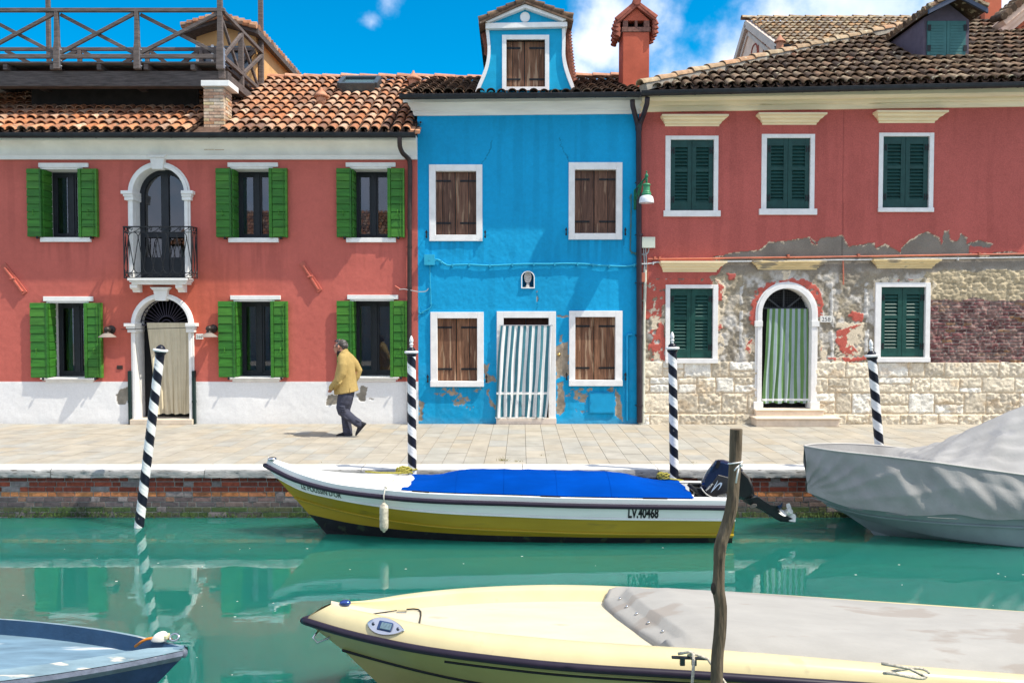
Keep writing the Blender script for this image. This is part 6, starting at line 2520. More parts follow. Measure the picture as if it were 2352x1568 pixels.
# ================================================================== houses behind
H4 = thing('house', (9, 24, 0), 'cream gabled house with red painted ornament behind the tiled roof', 'house', 'houses behind the canal front')
De4 = 23.
z4 = W(1764, 103, De4).z
s4 = .6
d4 = solve_d(48, z4 - CH, De4, s4)
X4 = 7.62
Z4r = z4 + s4 * d4
CRM = mk('cream_gable_plaster', (.82, .58, .44), .85, .1, 4)
k = MB()
x4b = 16
k.add([(X4, De4 + .1, 4), (X4, De4 + 2 * d4 - .1, 4), (X4, De4 + 2 * d4 - .1, z4), (X4, De4 + d4, Z4r - .05), (X4, De4 + .1, z4)], [(0, 1, 2, 3, 4)])
k.add([(X4, De4 + .1, 4), (x4b, De4 + .1, 4), (x4b, De4 + .1, z4), (X4, De4 + .1, z4)], [(0, 1, 2, 3)])
k.build('wall', CRM, H4)
k = MB()
tile_roof(k, De4 - .25, z4 - .1, s4, X4 + .05, x4b, d4 + .25, lambda x, y: True, seed=31, pans=False)
ridge_caps(k, [(X4 - .25, De4 + d4, Z4r + .05), (x4b, De4 + d4, Z4r + .05)], .13, .5)
k.add([(X4 - .1, De4 - .25, z4 - .12), (x4b, De4 - .25, z4 - .12), (x4b, De4 + d4, Z4r - .02), (X4 - .1, De4 + d4, Z4r - .02)], [(0, 1, 2, 3)])
k.add([(X4 - .1, De4 + d4, Z4r - .03), (x4b, De4 + d4, Z4r - .03), (x4b, De4 + 2 * d4, z4 - .12), (X4 - .1, De4 + 2 * d4, z4 - .12)], [(0, 1, 2, 3)])
k.build('roof', [mk('mixed_roof_tiles', (.3, .2, .12), .88, .35, 12, .3, 50, island=[(.34, .26, .16), (.48, .38, .24), (.20, .16, .11), (.55, .33, .16), (.28, .22, .15), (.44, .36, .26), (.16, .13, .10)]), RIDGE_OLD], H4, auto=50)
k = MB()
for (ya, za, yb, zb) in ((De4 - .2, z4 - .16, De4 + d4, Z4r - .10), (De4 + d4, Z4r - .10, De4 + 2 * d4, z4 - .16)):
    k.bar((X4 - .06, ya, za), (X4 - .06, yb, zb), .16, .22)
    k.bar((X4 - .02, ya + .1, za - .3), (X4 - .02, yb - .1 if yb > De4 + d4 else yb, zb - .3 if yb < De4 + d4 + .1 else zb - .3), .06, .12)
k.build('verge_board', mk('pale_verge', (.62, .50, .42), .85, .15, 5), H4)
k = MB()
gutter(H4, (X4 - .2, De4 - .3, z4 - .14), (x4b, De4 - .3, z4 - .14), .08, 6)
RO = mk('red_ornament_paint', (.33, .085, .06), .85, .1)
yc, zc = De4 + 1.5, z4 - .0
yc, zc = De4 + 2.3, z4 + .42
k.tube([(X4 - .004, yc + .34 * math.cos(a_), zc + .36 * math.sin(a_)) for a_ in np.linspace(0, 2 * math.pi, 28)[:-1]], .03, 4, closed=True)
k.tube([(X4 - .004, yc - .42, zc + .28), (X4 - .004, yc - 1.2, zc + .0), (X4 - .004, yc - .5, zc - .36)], .03, 4, closed=True)
k.tube([(X4 - .004, yc + .5, zc - .05), (X4 - .004, yc + .85, zc - .5), (X4 - .004, yc + .95, zc - .7)], .03, 4)
k.build('painted_ornament', RO, H4)
k = MB()
k.tube([(X4 + .1, De4 - .25, z4 - .2), (X4 + .12, De4 - .1, z4 - .5), (X4 + .5, De4 + .02, z4 - 1.0)], .06, 8)
k.build('downpipe', GUTTER, H4)
# terracotta flue on the hip
q = W(1791, 108, 19.2)
k = MB()
k.lathe([(.085, -.5), (.085, .0), (.085, .10), (.135, .11), (.13, .13), (.07, .19), (.012, .29)], q, 14)
k.build('flue_pot', RIDGE, H3, auto=50)
H5 = thing('house', (12, 19, 0), 'orange-red taller house rising at the far right behind the dormer', 'house', 'houses behind the canal front')
k = MB()
D5 = 19.2
a = W(2262, 40, D5)
b = W(2300, 40, D5)
k.box(a.x, b.x, D5, D5 + .8, 4, W(2262, -40, D5).z)
q = W(2296, 60, 18.9)
k.box(q.x + .1, q.x + 6, 18.4, 24, 3, W(2300, 40, 18.4).z)
OR5 = mk('orange_red_plaster', (.52, .15, .08), .88, .12, 4, .2, 50)
k.prism([(W(2312, 60, 18.4).x, W(2312, 60, 18.4).z - 1), (W(2312, 60, 18.4).x + 5, W(2312, 60, 18.4).z - 1), (W(2312, 60, 18.4).x + 5, W(2312, -100, 18.4).z), (W(2312, 52, 18.4).x, W(2312, 52, 18.4).z)], 18.401, 24)
k.build('wall', OR5, H5)
k = MB()
A_, B_ = W(2294, 54, 18.1), W(2380, -18, 18.1)
for i, (o1, w_, h_) in enumerate(((0, .5, .12), (-.14, .36, .1), (-.27, .24, .12))):
    k.bar(A_ + Vector((.1, .2, o1)), B_ + Vector((.1, .2, o1)), w_, h_)
k.build('cornice', CRM, H5)
k = MB()
for i in range(9):
    p_ = A_.lerp(B_, i / 8) + Vector((0, 0, .12))
    k.tube([p_ + Vector((.05, -.12, 0)), p_ + Vector((.05, .3, .08))], .085, 8)
k.build('roof', TILE_OLD, H5, auto=50)
# ================================================================== striped mooring poles
STR_W = mk('pole_white_paint', (.76, .76, .75), .5, .08, 9, .15, 40, fleck=((.33, .27, .2), 7, .68))
STR_N = mk('pole_navy_paint', (.010, .012, .022), .35, .2, 9, .15, 40, fleck=((.30, .28, .26), 9, .71))


def mooring_pole(top, bot, Dt, Db, zb, ph, label, finial=True, worn=0, hand=-1):
    A = W(*top, Dt)
    B = W(*bot, Db)
    d = (A - B)
    B = A - d * ((A.z - zb) / d.z)
    t = thing('mooring_pole', B, label, 'mooring pole', 'striped mooring poles along the quay')
    L = (A - B).length
    ax = (A - B).normalized()
    u = ax.cross(Vector((0, 1, 0))).normalized()
    v = ax.cross(u)
    n, m_ = 32, int(L / .02)
    pitch = .272
    k = MB()
    vs = []
    for i in range(m_ + 1):
        for q in range(n):
            h_ = L * i / m_
            a = 2 * math.pi * (q / n) + hand * 2 * math.pi * h_ / pitch
            r = .058 * (1 + .06 * (1 - h_ / L)) * (1 + .012 * math.sin(h_ * 9 + q))
            vs.append(B + ax * h_ + (u * math.cos(a) + v * math.sin(a)) * r)
    fs, mi = [], []
    for i in range(m_):
        for q in range(n):
            q2 = (q + 1) % n
            fs.append((i * n + q, i * n + q2, (i + 1) * n + q2, (i + 1) * n + q))
            mi.append(0 if ((q + ph) % n) < n // 2 else 1)
    k.v, k.f, k.mi = vs, fs, mi
    k.build('shaft', [STR_W, STR_N], t, smooth=True)
    M = Matrix((u, v, ax)).transposed()
    k = MB()
    k.lathe([(.06, -.02), (.07, -.005), (.074, .008), (.068, .02)], A, 18, M)
    k.lathe([(.060, .056), (.055, .075), (.035, .10), (.015, .112)], A, 18, M)
    k.build('cap', STR_N, t, auto=40)
    k = MB()
    k.lathe([(.078, .0205), (.092, .028), (.096, .04), (.09, .052), (.06, .056)], A, 20, M)
    k.build('collar', STR_W, t, auto=40)
    if finial:
        k = MB()
        k.lathe([(.03, .10), (.016, .115), (.013, .125), (.026, .135), (.027, .15), (.016, .158), (.022, .17), (.029, .19), (.024, .22), (.012, .25), (.003, .262)], A, 14, M)
        k.build('finial', STR_W, t, smooth=True)
    return t


mooring_pole((368, 811), (319, 1213), DK - .42, DK - .45, ZW - .5, 6, 'leaning black and white striped pole with flat dark cap standing in open water at left', False)
mooring_pole((945, 815), (947, 1120), DK - .10, DK - .12, ZW - .5, 20, 'black and white striped pole between the walking man and the blue house')
mooring_pole((1544.5, 806), (1549, 1125), DK - .10, DK - .12, ZW - .5, 6, 'black and white striped pole in front of the left lower teal shutters')
mooring_pole((2003, 823), (2020, 1030), DK - .06, DK - .07, ZW - .5, 14, 'black and white striped pole rising behind the covered grey boat')

# ================================================================== yellow boat
YB = thing('motor_boat', (-.2, 10.12, ZW), 'yellow and white motorboat with a blue cockpit sheet moored along the quay', 'boat')
BY, BX0, BL = 10.13, -3.19, 5.90


def ip(x, xs, ys):
    """smooth interpolation through control values"""
    xs = np.array(xs, float)
    ys = np.array(ys, float)
    i = int(np.clip(np.searchsorted(xs, x) - 1, 0, len(xs) - 2))
    t = (x - xs[i]) / (xs[i + 1] - xs[i])
    t = min(max(t, 0), 1)
    m = np.gradient(ys, xs)
    h = xs[i + 1] - xs[i]
    return float((2 * t ** 3 - 3 * t ** 2 + 1) * ys[i] + (t ** 3 - 2 * t ** 2 + t) * h * m[i] + (-2 * t ** 3 + 3 * t ** 2) * ys[i + 1] + (t ** 3 - t ** 2) * h * m[i + 1])


QS = [0, .06, .14, .27, .57, 1]
Q2 = [0, .1, .2, .35, .6, 1]
BANDS = {   # band: (height along the boat, half breadth along the boat)
    'deck': (lambda q: ip(q, QS, [.27, .155, .055, -.01, -.075, -.125]), lambda q: ip(q, QS, [.014, .142, .310, .487, .588, .578])),
    'rail': (lambda q: ip(q, QS, [.20, .07, -.03, -.10, -.165, -.215]), lambda q: ip(q, QS, [.0, .14, .30, .475, .575, .565])),
    'white': (lambda q: ip(q, QS, [.06, -.085, -.165, -.245, -.33, -.375]), lambda q: ip(q, QS, [.0, .105, .25, .42, .53, .525])),
    'chine': (lambda q: ip(q, QS, [-.22, -.30, -.38, -.46, -.53, -.57]), lambda q: ip(q, QS, [.0, .06, .16, .325, .47, .47])),
    'black': (lambda q: ip(q, Q2, [-.43, -.515, -.555, -.585, -.605, -.615]), lambda q: ip(q, Q2, [.0, .10, .22, .345, .425, .43])),
    'water': (lambda q: ip(q, Q2, [-.62, -.70, -.74, -.75, -.75, -.76]), lambda q: ip(q, Q2, [.0, .06, .16, .29, .37, .38])),
    'keel': (lambda q: -.95, lambda q: .03 + .1 * q)}


def hullp(band, q, side, out=0):
    fz, fb = BANDS[band]
    z = fz(q)
    z0 = fz(0)
    s0 = max(0, (.24 - z0) * .88)
    s = s0 + q * (BL - s0)
    return Vector((BX0 + s, BY + side * (max(0, fb(q)) + out), z))


NQ = 48
qs = [(i / NQ) ** 1.25 for i in range(NQ + 1)]
YEL = mk('yellow_gelcoat', (.37, .25, .014), .32, .10, 3, coat=.2, stretch=(.4, 1, 2.5), fleck=((.27, .19, .02), 3.2, .63))
WG = mk('white_gelcoat', (.82, .82, .80), .35, .06, 4, coat=.2, stretch=(.35, 1, 2.5), fleck=((.68, .68, .64), 3.6, .64))
BLK = mk('black_antifouling', (.014, .015, .018), .6, .3, 8, fleck=((.035, .05, .03), 6, .58))
order = ['keel', 'water', 'black', 'chine', 'white', 'rail']
bm_ = [2, 2, 1, 1, 0]
k = MB()
for side in (-1, 1):
    for bi in range(len(order) - 1):
        sub = 1
        A, B = order[bi], order[bi + 1]
        vs = []
        for q in qs:
            a, b = hullp(A, q, side), hullp(B, q, side)
            vs += [a, b]
        fs = [(2 * i, 2 * i + 2, 2 * i + 3, 2 * i + 1) for i in range(NQ)]
        k.add(vs, fs, bm_[bi])
# transom
tr = [hullp(b, 1, -1) for b in order] + [hullp(b, 1, 1) for b in reversed(order)]
k.add(tr, [tuple(range(len(tr)))], 0)
hull = k.build('hull', [WG, YEL, BLK], YB, auto=25)
# spray strakes: raised lines at the white edge and at the chine
for band, r, m_, nm in (('white', .012, WG, 'strake'), ('chine', .014, YEL, 'strake')):
    k = MB()
    k.tube([hullp(band, q, -1, .004) for q in qs], r, 8)
    k.build(nm, m_, YB, smooth=True)
k = MB()
pts_ = [hullp('rail', q, -1, .012) for q in reversed(qs)] + [hullp('rail', q, 1, .012) for q in qs[1:]]
k.tube(pts_, .03, 10)
k.build('rub_rail', mk('violet_black_rubber', (.022, .016, .030), .4, .15, 10), YB, smooth=True)
# topsides above the rail and the deck
k = MB()
for side in (-1, 1):
    vs = []
    for q in qs:
        a, b = hullp('rail', q, side), hullp('deck', q, side)
        b.x = a.x + max(0, .04 * (1 - q * 6))
        vs += [a, b]
    k.add(vs, [(2 * i, 2 * i + 2, 2 * i + 3, 2 * i + 1) for i in range(NQ)])
vs, rows_ = [], []
for q in qs:
    a, b = hullp('deck', q, -1), hullp('deck', q, 1)
    ax0 = hullp('rail', q, -1).x + max(0, .04 * (1 - q * 6))
    cr = .035 * (1 if q < .36 else .4)
    for t in np.linspace(0, 1, 9):
        p_ = a.lerp(b, t)
        vs.append((ax0, p_.y, p_.z + cr * (1 - (2 * t - 1) ** 2)))
fs = []
for i in range(NQ):
    for j in range(8):
        if qs[i] > .885 and 1 <= j <= 6:
            continue
        fs.append((i * 9 + j, i * 9 + j + 1, (i + 1) * 9 + j + 1, (i + 1) * 9 + j))
k.add(vs, fs)
tr = [hullp('rail', 1, -1), hullp('deck', 1, -1), hullp('deck', 1, 1), hullp('rail', 1, 1)]
k.add(tr, [(0, 1, 2, 3)])
# stern well
x0w, x1w = BX0 + BL * .885, BX0 + BL - .04
zf_, zt_w = -.28, -.115
k.add([(x0w, BY - .40, zf_), (x1w, BY - .40, zf_), (x1w, BY + .40, zf_), (x0w, BY + .40, zf_), (x0w, BY - .40, zt_w), (x1w, BY - .40, zt_w), (x1w, BY + .40, zt_w), (x0w, BY + .40, zt_w)],
      [(0, 1, 2, 3), (0, 4, 5, 1), (3, 2, 6, 7), (0, 3, 7, 4), (1, 5, 6, 2)])
k.build('deck', WG, YB, auto=30)
k = MB()
bw_ = hullp('deck', 0.004, -1)
k.lathe([(.055, 0), (.06, .012), (.05, .03), (.03, .036)], (bw_.x + .1, BY, bw_.z + .005), 14)
k.build('bow_fitting', CHROME, YB, smooth=True)
for (q0, q1) in ((.335, .37), (.60, .64), (.81, .86)):
    k = MB()
    a, b = hullp('deck', q0, -1), hullp('deck', q1, -1)
    k.bar((a.x, a.y + .035, a.z + .012), (b.x, b.y + .035, b.z + .012), .02, .012)
    k.build('sheet_track', BLACKP, YB)


def hull_text(string, band_lo, band_hi, x0, x1, f0, f1, name, parent, m_, off=.006, size=.1, bold=0.):
    vs, fs = text_verts(string, 1.0, .001, bold)
    w0, w1 = min(v.x for v in vs), max(v.x for v in vs)
    h0, h1 = min(v.y for v in vs), max(v.y for v in vs)
    out = []
    for v in vs:
        X_ = x0 + (x1 - x0) * (v.x - w0) / (w1 - w0)
        f = f0 + (f1 - f0) * (v.y - h0) / (h1 - h0)
        q = 0
        lo, hi = 0., 1.
        for _ in range(22):
            q = (lo + hi) / 2
            p_ = hullp(band_lo, q, -1, off).lerp(hullp(band_hi, q, -1, off), f)
            if p_.x < X_:
                lo = q
            else:
                hi = q
        out.append(p_)
    k = MB()
    k.add(out, fs)
    return k.build(name, m_, parent)


LETT = mk('faded_boat_lettering', (.05, .06, .06), .6, .1)
xa = G(684, 1118, -.03).x
hull_text("LE POUSSIN D'OR", 'white', 'rail', W(692, 1120, 9.98).x, W(783, 1136, 9.8).x, .18, .82, 'name_lettering', hull, LETT, bold=.012)
hull_text('LV.40468', 'white', 'rail', W(1443, 1181, 9.56).x, W(1513, 1183, 9.56).x, .10, .95, 'registration_number', hull, mk('black_lettering', (.012, .012, .014), .5, 0), bold=.035)
# blue cockpit sheet
BLUEC = mk('blue_canvas', (.0, .048, .30), .9, .18, 2.2, .5, 9, spec=.02, stretch=(.6, 1.6, 1))
k = MB()
rings = []
Xst = [(-1.345, .004, .05), (-1.12, .05, .06), (-.9, .09, .08), (-.62, .165, .1), (-.30, .19, .10), (.1, .185, .10), (.55, .19, .10), (1.0, .19, .1), (1.42, .175, .1), (1.6, .13, .1), (1.85, .07, .1), (2.08, .03, .1), (2.22, .012, .1)]
for xs_, rise, fl in [(float(np.interp(t, range(len(Xst)), [c[0] for c in Xst])), float(np.interp(t, range(len(Xst)), [c[1] for c in Xst])), 0) for t in np.linspace(0, len(Xst) - 1, 49)]:
    q = min(max((xs_ - BX0) / BL, 0), 1)
    zd = BANDS['deck'][0](q) + .016
    hb = BANDS['deck'][1](q) - .045
    taper = min(1, (xs_ + 1.36) / .22) if xs_ < -1.14 else 1
    hb2 = hb
    pr = [(-1, -.0), (-.97, .04), (-.8, .40), (-.45, .85), (-.12, 1.0), (.12, 1.0), (.5, .82), (.82, .40), (.97, .04), (1, 0)]
    sag = .004 * math.sin(xs_ * 7.0)
    wr = lambda i: .003 * math.sin(xs_ * 19 + i * 1.7) + .002 * math.sin(xs_ * 43 + i)
    rings.append([(xs_ + .012 * math.sin(y * 9) * (xs_ < -1.2 or xs_ > 2.1), BY + y * hb2, zd + z * (rise + sag * (rise > .1)) + (wr(i) if 0 < i < 9 else 0)) for i, (y, z) in enumerate(pr)])
k.loft(rings, closed=False)
sheet = k.build('cockpit_sheet', BLUEC, None, smooth=True, label='bright blue canvas sheet stretched over the cockpit of the yellow boat', cat='boat cover')
for px_ in (1056, 1166, 1283, 1399):
    xw = W(px_, 1110, BY).x
    best = min(rings, key=lambda r_: abs(r_[5][0] - xw))
    k = MB()
    k.tube([Vector(p_) + Vector((0, -.001, .001)) for p_ in best], .003, 5)
    k.build('seam', BLUEC, sheet, smooth=True)
# yellow-green mooring ropes
ROPE = mk('yellow_green_rope', (.34, .30, .06), .85, .3, 60)


def knot(name, c, r, label, tail, seed):
    k = MB()
    rd = random.Random(seed)
    pts = []
    for i in range(46):
        a = i * .75
        pts.append(Vector(c) + Vector((r * math.cos(a) * (1 + .3 * math.sin(i * .9)) * 1.3, r * .7 * math.sin(a), .03 + .035 * math.sin(a * 1.7) + i * .0008)))
    k.tube(pts, .011, 6)
    k.tube([Vector(p_) for p_ in tail], .012, 6)
    return k.build(name, ROPE, None, smooth=True, label=label, cat='rope')


zdk = lambda x: BANDS['deck'][0]((x - BX0) / BL) + .03
pc = W(938, 1088, 10.52)
knot('mooring_rope', (pc.x - .05, 10.5, zdk(pc.x) + .01), .07, 'yellow rope coil knotted on the foredeck beside the striped pole', [(pc.x - .55, 10.4, zdk(-1.9) + .03), (pc.x - .35, 10.36, zdk(-1.7) + .03), (pc.x - .12, 10.42, zdk(-1.5) + .03), (pc.x, 10.55, zdk(-1.4) + .04), (pc.x + .08, 10.8, .02)], 1)
pc = W(1522, 1110, 10.6)
knot('mooring_rope', (pc.x, 10.56, -.075), .055, 'yellow rope knot at the stern beside the striped pole', [(pc.x + .02, 10.56, -.06), (pc.x + .16, 10.6, -.08), (pc.x + .3, 10.72, -.12)], 2)
# fender
k = MB()
q = .268
pf = hullp('rail', q, -1, .09)
fx = W(882, 1185, pf.y).x
ftop, fbot = W(882, 1157, pf.y).z, W(882, 1216, pf.y).z
k.lathe([(.012, fbot - .03), (.02, fbot - .012), (.040, fbot), (.052, fbot + .03), (.054, fbot + .06), (.054, ftop - .05), (.050, ftop - .02), (.028, ftop), (.012, ftop + .02)], (fx, pf.y - .005, 0), 16)
fe = k.build('boat_fender', mk('scuffed_fender', (.50, .46, .36), .7, .35, 18, .4, 40, fleck=((.24, .22, .18), 14, .57)), None, smooth=True, label='scuffed white fender hanging from the side of the yellow boat', cat='fender')
k = MB()
pd_ = hullp('deck', .265, -1)
k.tube([(fx, pf.y - .005, ftop + .01), (fx, pf.y - .01, pf.z + .04), (fx + .005, pd_.y - .005, pd_.z + .015), (fx + .02, pd_.y + .07, pd_.z + .03), (fx + .06, pd_.y + .35, pd_.z + .05)], .008, 6)
k.ball((fx + .01, pd_.y + .01, pd_.z + .025), .022, n=8, m=6)
kk = k.build('fender_line', mk('pale_line', (.55, .52, .45), .9, .2, 50), fe, smooth=True)
# ---- outboard motor, tilted up
NAVY = mk('motor_navy_paint', (.010, .018, .055), .22, .1, 8, coat=.5)
MBLK = mk('motor_black', (.010, .011, .014), .35, .1, 8, coat=.2)
MGRY = mk('motor_grey_panel', (.030, .030, .036), .5, .1, 8)
OM = ZM(2740, 1780, 4.612)
Dmo = 10.05
MO = thing('outboard_motor', W(*OM(760, 960), Dmo), 'dark blue outboard motor tilted up on the stern of the yellow boat', 'outboard motor')


def mo(zx, zy, dy=0.):
    q = W(*OM(zx, zy), Dmo + dy)
    return q


def shell(k, outline, w0, w1, mi=0, n=5):
    """rounded solid grown from an outline in the boat's long plane: full in the middle, drawn in at the two sides"""
    cx = sum(p_[0] for p_ in outline) / len(outline)
    cy = sum(p_[1] for p_ in outline) / len(outline)
    rings = []
    for i in range(n + 1):
        t = i / n
        a = -math.pi / 2 + math.pi * t
        sc_ = .80 + .20 * math.cos(a) ** .6 if abs(math.cos(a)) > 1e-6 else .80
        dy = w0 + (w1 - w0) * (t)
        rings.append([mo(cx + (x - cx) * sc_, cy + (y - cy) * sc_, dy) for x, y in outline])
    k.loft(rings, mi=mi)


k = MB()
shell(k, [(285, 750), (300, 660), (345, 560), (430, 430), (560, 270), (620, 258), (712, 258), (830, 300), (1010, 385), (1070, 440), (1060, 520), (1000, 640), (900, 740), (780, 850), (600, 930), (500, 960), (400, 900), (320, 820)], -.17, .17, n=8)
k.build('cowling', NAVY, MO, auto=40)
k = MB()
shell(k, [(380, 810), (600, 505), (810, 560), (1000, 640), (940, 760), (760, 880), (520, 960), (455, 930)], -.1785, -.10, n=3)
k.build('side_panel', MGRY, MO, auto=40)
k = MB()
shell(k, [(1010, 400), (1060, 470), (1180, 580), (1240, 700), (1275, 820), (1280, 900), (1240, 940), (1160, 990), (1060, 1010), (900, 960), (800, 900), (980, 700), (1010, 560)], -.13, .13, n=6)
k.build('lower_cowl', MBLK, MO, auto=40)
k = MB()
shell(k, [(1010, 880), (1130, 940), (1260, 900), (1320, 920), (1480, 1030), (1600, 1100), (1690, 1110), (1780, 1100), (1800, 1150), (1740, 1200), (1820, 1270), (1950, 1350), (2040, 1375), (1960, 1415), (1760, 1410), (1600, 1320), (1380, 1180), (1250, 1130), (1080, 1040)], -.05, .05, n=4)
k.build('drive_leg', MBLK, MO, auto=40)
k = MB()
shell(k, [(1690, 1120), (1770, 1080), (1803, 1030), (1800, 1090), (1770, 1170), (1740, 1185)], -.10, .10, n=2)
k.build('cavitation_plate', NAVY, MO, auto=40)
PROP = mk('propeller_metal', (.62, .63, .58), .35, .1, 10, metal=.3)
k = MB()
pc = mo(1950, 1212, -.05)
axv = (mo(1950, 1205, -.09) - mo(1850, 1260, 0)).normalized()
u = axv.cross(Vector((0, 1, .3))).normalized()
v = axv.cross(u)
Mp = Matrix((u, v, axv)).transposed()
k.lathe([(.045, -.16), (.05, -.1), (.046, -.02), (.035, 0), (.02, .002)], pc, 16, Mp)
prop = k.build('propeller', PROP, MO, auto=40)
for i in range(3):
    k = MB()
    a0 = 2 * math.pi * i / 3 + .4
    rings = []
    for j in range(7):
        t = j / 6
        r = .04 + .10 * t
        wd = .055 * math.sin(math.pi * min(1, .18 + .82 * t) ** .9) + .004
        c = pc + axv * (-.06) + (u * math.cos(a0) + v * math.sin(a0)) * r
        tg = (-u * math.sin(a0) + v * math.cos(a0))
        tw = .5 - .25 * t
        ch_ = tg * math.cos(tw) + axv * math.sin(tw)
        nn_ = ch_.cross((u * math.cos(a0) + v * math.sin(a0)))
        rings.append([c - ch_ * wd - nn_ * .001, c - nn_ * .004, c + ch_ * wd - nn_ * .001, c + ch_ * wd + nn_ * .001, c + nn_ * .004, c - ch_ * wd + nn_ * .001])
    k.loft(rings)
    k.build('blade', mk('worn_white_blade', (.70, .70, .66), .4, .15, 30), prop, auto=40)
k = MB()
k.tube([mo(60, 715, -.12), mo(110, 760, -.12), mo(250, 890, -.12)], [.022, .026, .026], 10)
k.tube([mo(245, 890, -.12), mo(330, 960, -.1), mo(420, 1030, -.08)], [.03, .036, .034], 10)
k.build('tiller_handle', MBLK, MO, auto=50)
k = MB()
k.box(2.42, 2.60, BY - .13, BY + .13, -.42, -.05)
k.box(2.30, 2.5, BY - .16, BY - .1, -.2, -.06)
k.box(2.30, 2.5, BY + .1, BY + .16, -.2, -.06)
k.build('clamp_bracket', MBLK, MO, bevel=.01)
k = MB()
for (pts_) in ([(1180, 1150), (1200, 1110), (1260, 1075), (1320, 1080), (1330, 1120), (1290, 1160), (1210, 1170)],):
    shell(k, pts_, -.09, -.04, n=2)
k.build('trim_tab', mk('dull_zinc', (.09, .085, .08), .6, .3, 20), MO)
k = MB()
k.tube([mo(290, 765, -.14), mo(330, 830, -.165), mo(400, 905, -.172), mo(470, 945, -.172), mo(505, 958, -.168)], .008, 6)
k.build('trim_strip', mk('silver_strip', (.62, .60, .56), .35, .05), MO, smooth=True)
k = MB()
k.loft([[mo(x, y, d_) for x, y in [(590, 285), (655, 285), (650, 345), (610, 425), (560, 415), (575, 345)]] for d_ in (-.182, -.12)])
k.build('air_intake', BLACKP, MO)
# maker's name and swoosh on the side panel
yk = -.1835


def on_panel(vs, fs, org, ex, ey, hgt, nm, m_):
    h1 = max(v.y for v in vs)
    k = MB()
    out = []
    for v_ in vs:
        s_ = hgt / h1
        zx = org[0] + ex[0] * v_.x * s_ + ey[0] * v_.y * s_
        zy = org[1] + ex[1] * v_.x * s_ + ey[1] * v_.y * s_
        out.append(mo(zx, zy, yk - .003))
    k.add(out, fs)
    return k.build(nm, m_, MO)


LW = mk('panel_lettering', (.68, .68, .66), .5, 0)
vs, fs = text_verts('PARSUN', 1.0, .001, .02)
on_panel(vs, fs, (398, 845), (.70, -.72), (-.66, -.60), 34, 'maker_lettering', LW)
k = MB()
sw1 = [(470, 880), (510, 800), (560, 720), (610, 640), (590, 700), (540, 780), (525, 800), (590, 730), (650, 685), (685, 690), (680, 730), (650, 780), (600, 830), (640, 770), (655, 730), (650, 712), (610, 735), (550, 800)]
k.add([mo(x, y, yk - .003) for x, y in sw1], [tuple(range(len(sw1)))])
k.build('emblem', mk('emblem_silver_blue', (.38, .47, .60), .4, .1), MO)

# ================================================================== grey covered boat
GB = thing('motor_boat', (5.8, 10.2, ZW), 'pale grey boat hull under a draped grey canvas cover at the right edge', 'boat')
GY = 10.08
GX0 = 3.71
GL = 6.2
GH = mk('grey_hull_paint', (.20, .25, .26), .5, .08, 4, .05, 30, fleck=((.26, .29, .3), 3, .68))
GQ = [0, .06, .15, .3, .5, 1]
GB_ = {'top': (lambda q: ip(q, GQ, [-.13, -.20, -.245, -.27, -.28, -.28]), lambda q: ip(q, GQ, [.0, .25, .44, .60, .67, .68]), .06),
       'rub': (lambda q: ip(q, GQ, [-.30, -.36, -.395, -.42, -.44, -.45]), lambda q: ip(q, GQ, [.0, .21, .40, .57, .65, .66]), .30),
       'chin': (lambda q: ip(q, GQ, [-.42, -.50, -.59, -.66, -.71, -.74]), lambda q: ip(q, GQ, [.0, .13, .31, .53, .64, .68]), .55),
       'wat': (lambda q: ip(q, GQ, [-.62, -.70, -.74, -.78, -.8, -.8]), lambda q: ip(q, GQ, [.0, .05, .15, .4, .52, .58]), .85),
       'keel': (lambda q: -1.0, lambda q: .03 + .1 * q, 1.2)}


def ghull(b, q, side, out=0):
    fz, fb, s0 = GB_[b]
    return Vector((GX0 + s0 + q * (GL - s0), GY + side * (max(0, fb(q)) + out), fz(q)))


k = MB()
gs = [(i / 40) ** 1.3 for i in range(41)]
go = ['keel', 'wat', 'chin', 'rub', 'top']
for side in (-1, 1):
    for A, B in zip(go[:-1], go[1:]):
        vs = []
        for q in gs:
            vs += [ghull(A, q, side), ghull(B, q, side)]
        k.add(vs, [(2 * i, 2 * i + 2, 2 * i + 3, 2 * i + 1) for i in range(40)])
tr = [ghull(b, 1, -1) for b in go] + [ghull(b, 1, 1) for b in reversed(go)]
k.add(tr, [tuple(range(len(tr)))])
gh = k.build('hull', GH, GB, auto=25)
k = MB()
k.tube([ghull('rub', q, -1, .005) for q in gs], .016, 8)
k.build('rub_strake', GH, GB, smooth=True)
k = MB()
b0 = ghull('rub', 0, -1)
k.tube([(b0.x + .16, GY - .05, b0.z + .10), (b0.x + .08, GY - .06, b0.z + .07), (b0.x + .06, GY - .06, b0.z + .02), (b0.x + .14, GY - .06, b0.z + .0)], .008, 6)
k.build('bow_eye', CHROME, GB, smooth=True)
# canvas: skirt down to the gunwale, rim, sunk foredeck, then the ridge
GCV = mk('grey_canvas', (.31, .305, .30), .9, .12, 3, .3, 30, fleck=((.28, .28, .285), 2.5, .64))
rimz = lambda q: ip(q, [0, .05, .12, .2, .3, .4, 1], [.455, .435, .41, .365, .285, .205, .06])
rimb = lambda q: ip(q, [0, .03, .08, .16, .3, .5, 1], [.0, .20, .36, .52, .63, .68, .69])
ridz = lambda q: ip(q, [0, .12, .20, .36, .47, .70, 1], [.38, .22, .22, .72, 1.02, 1.35, 1.3])


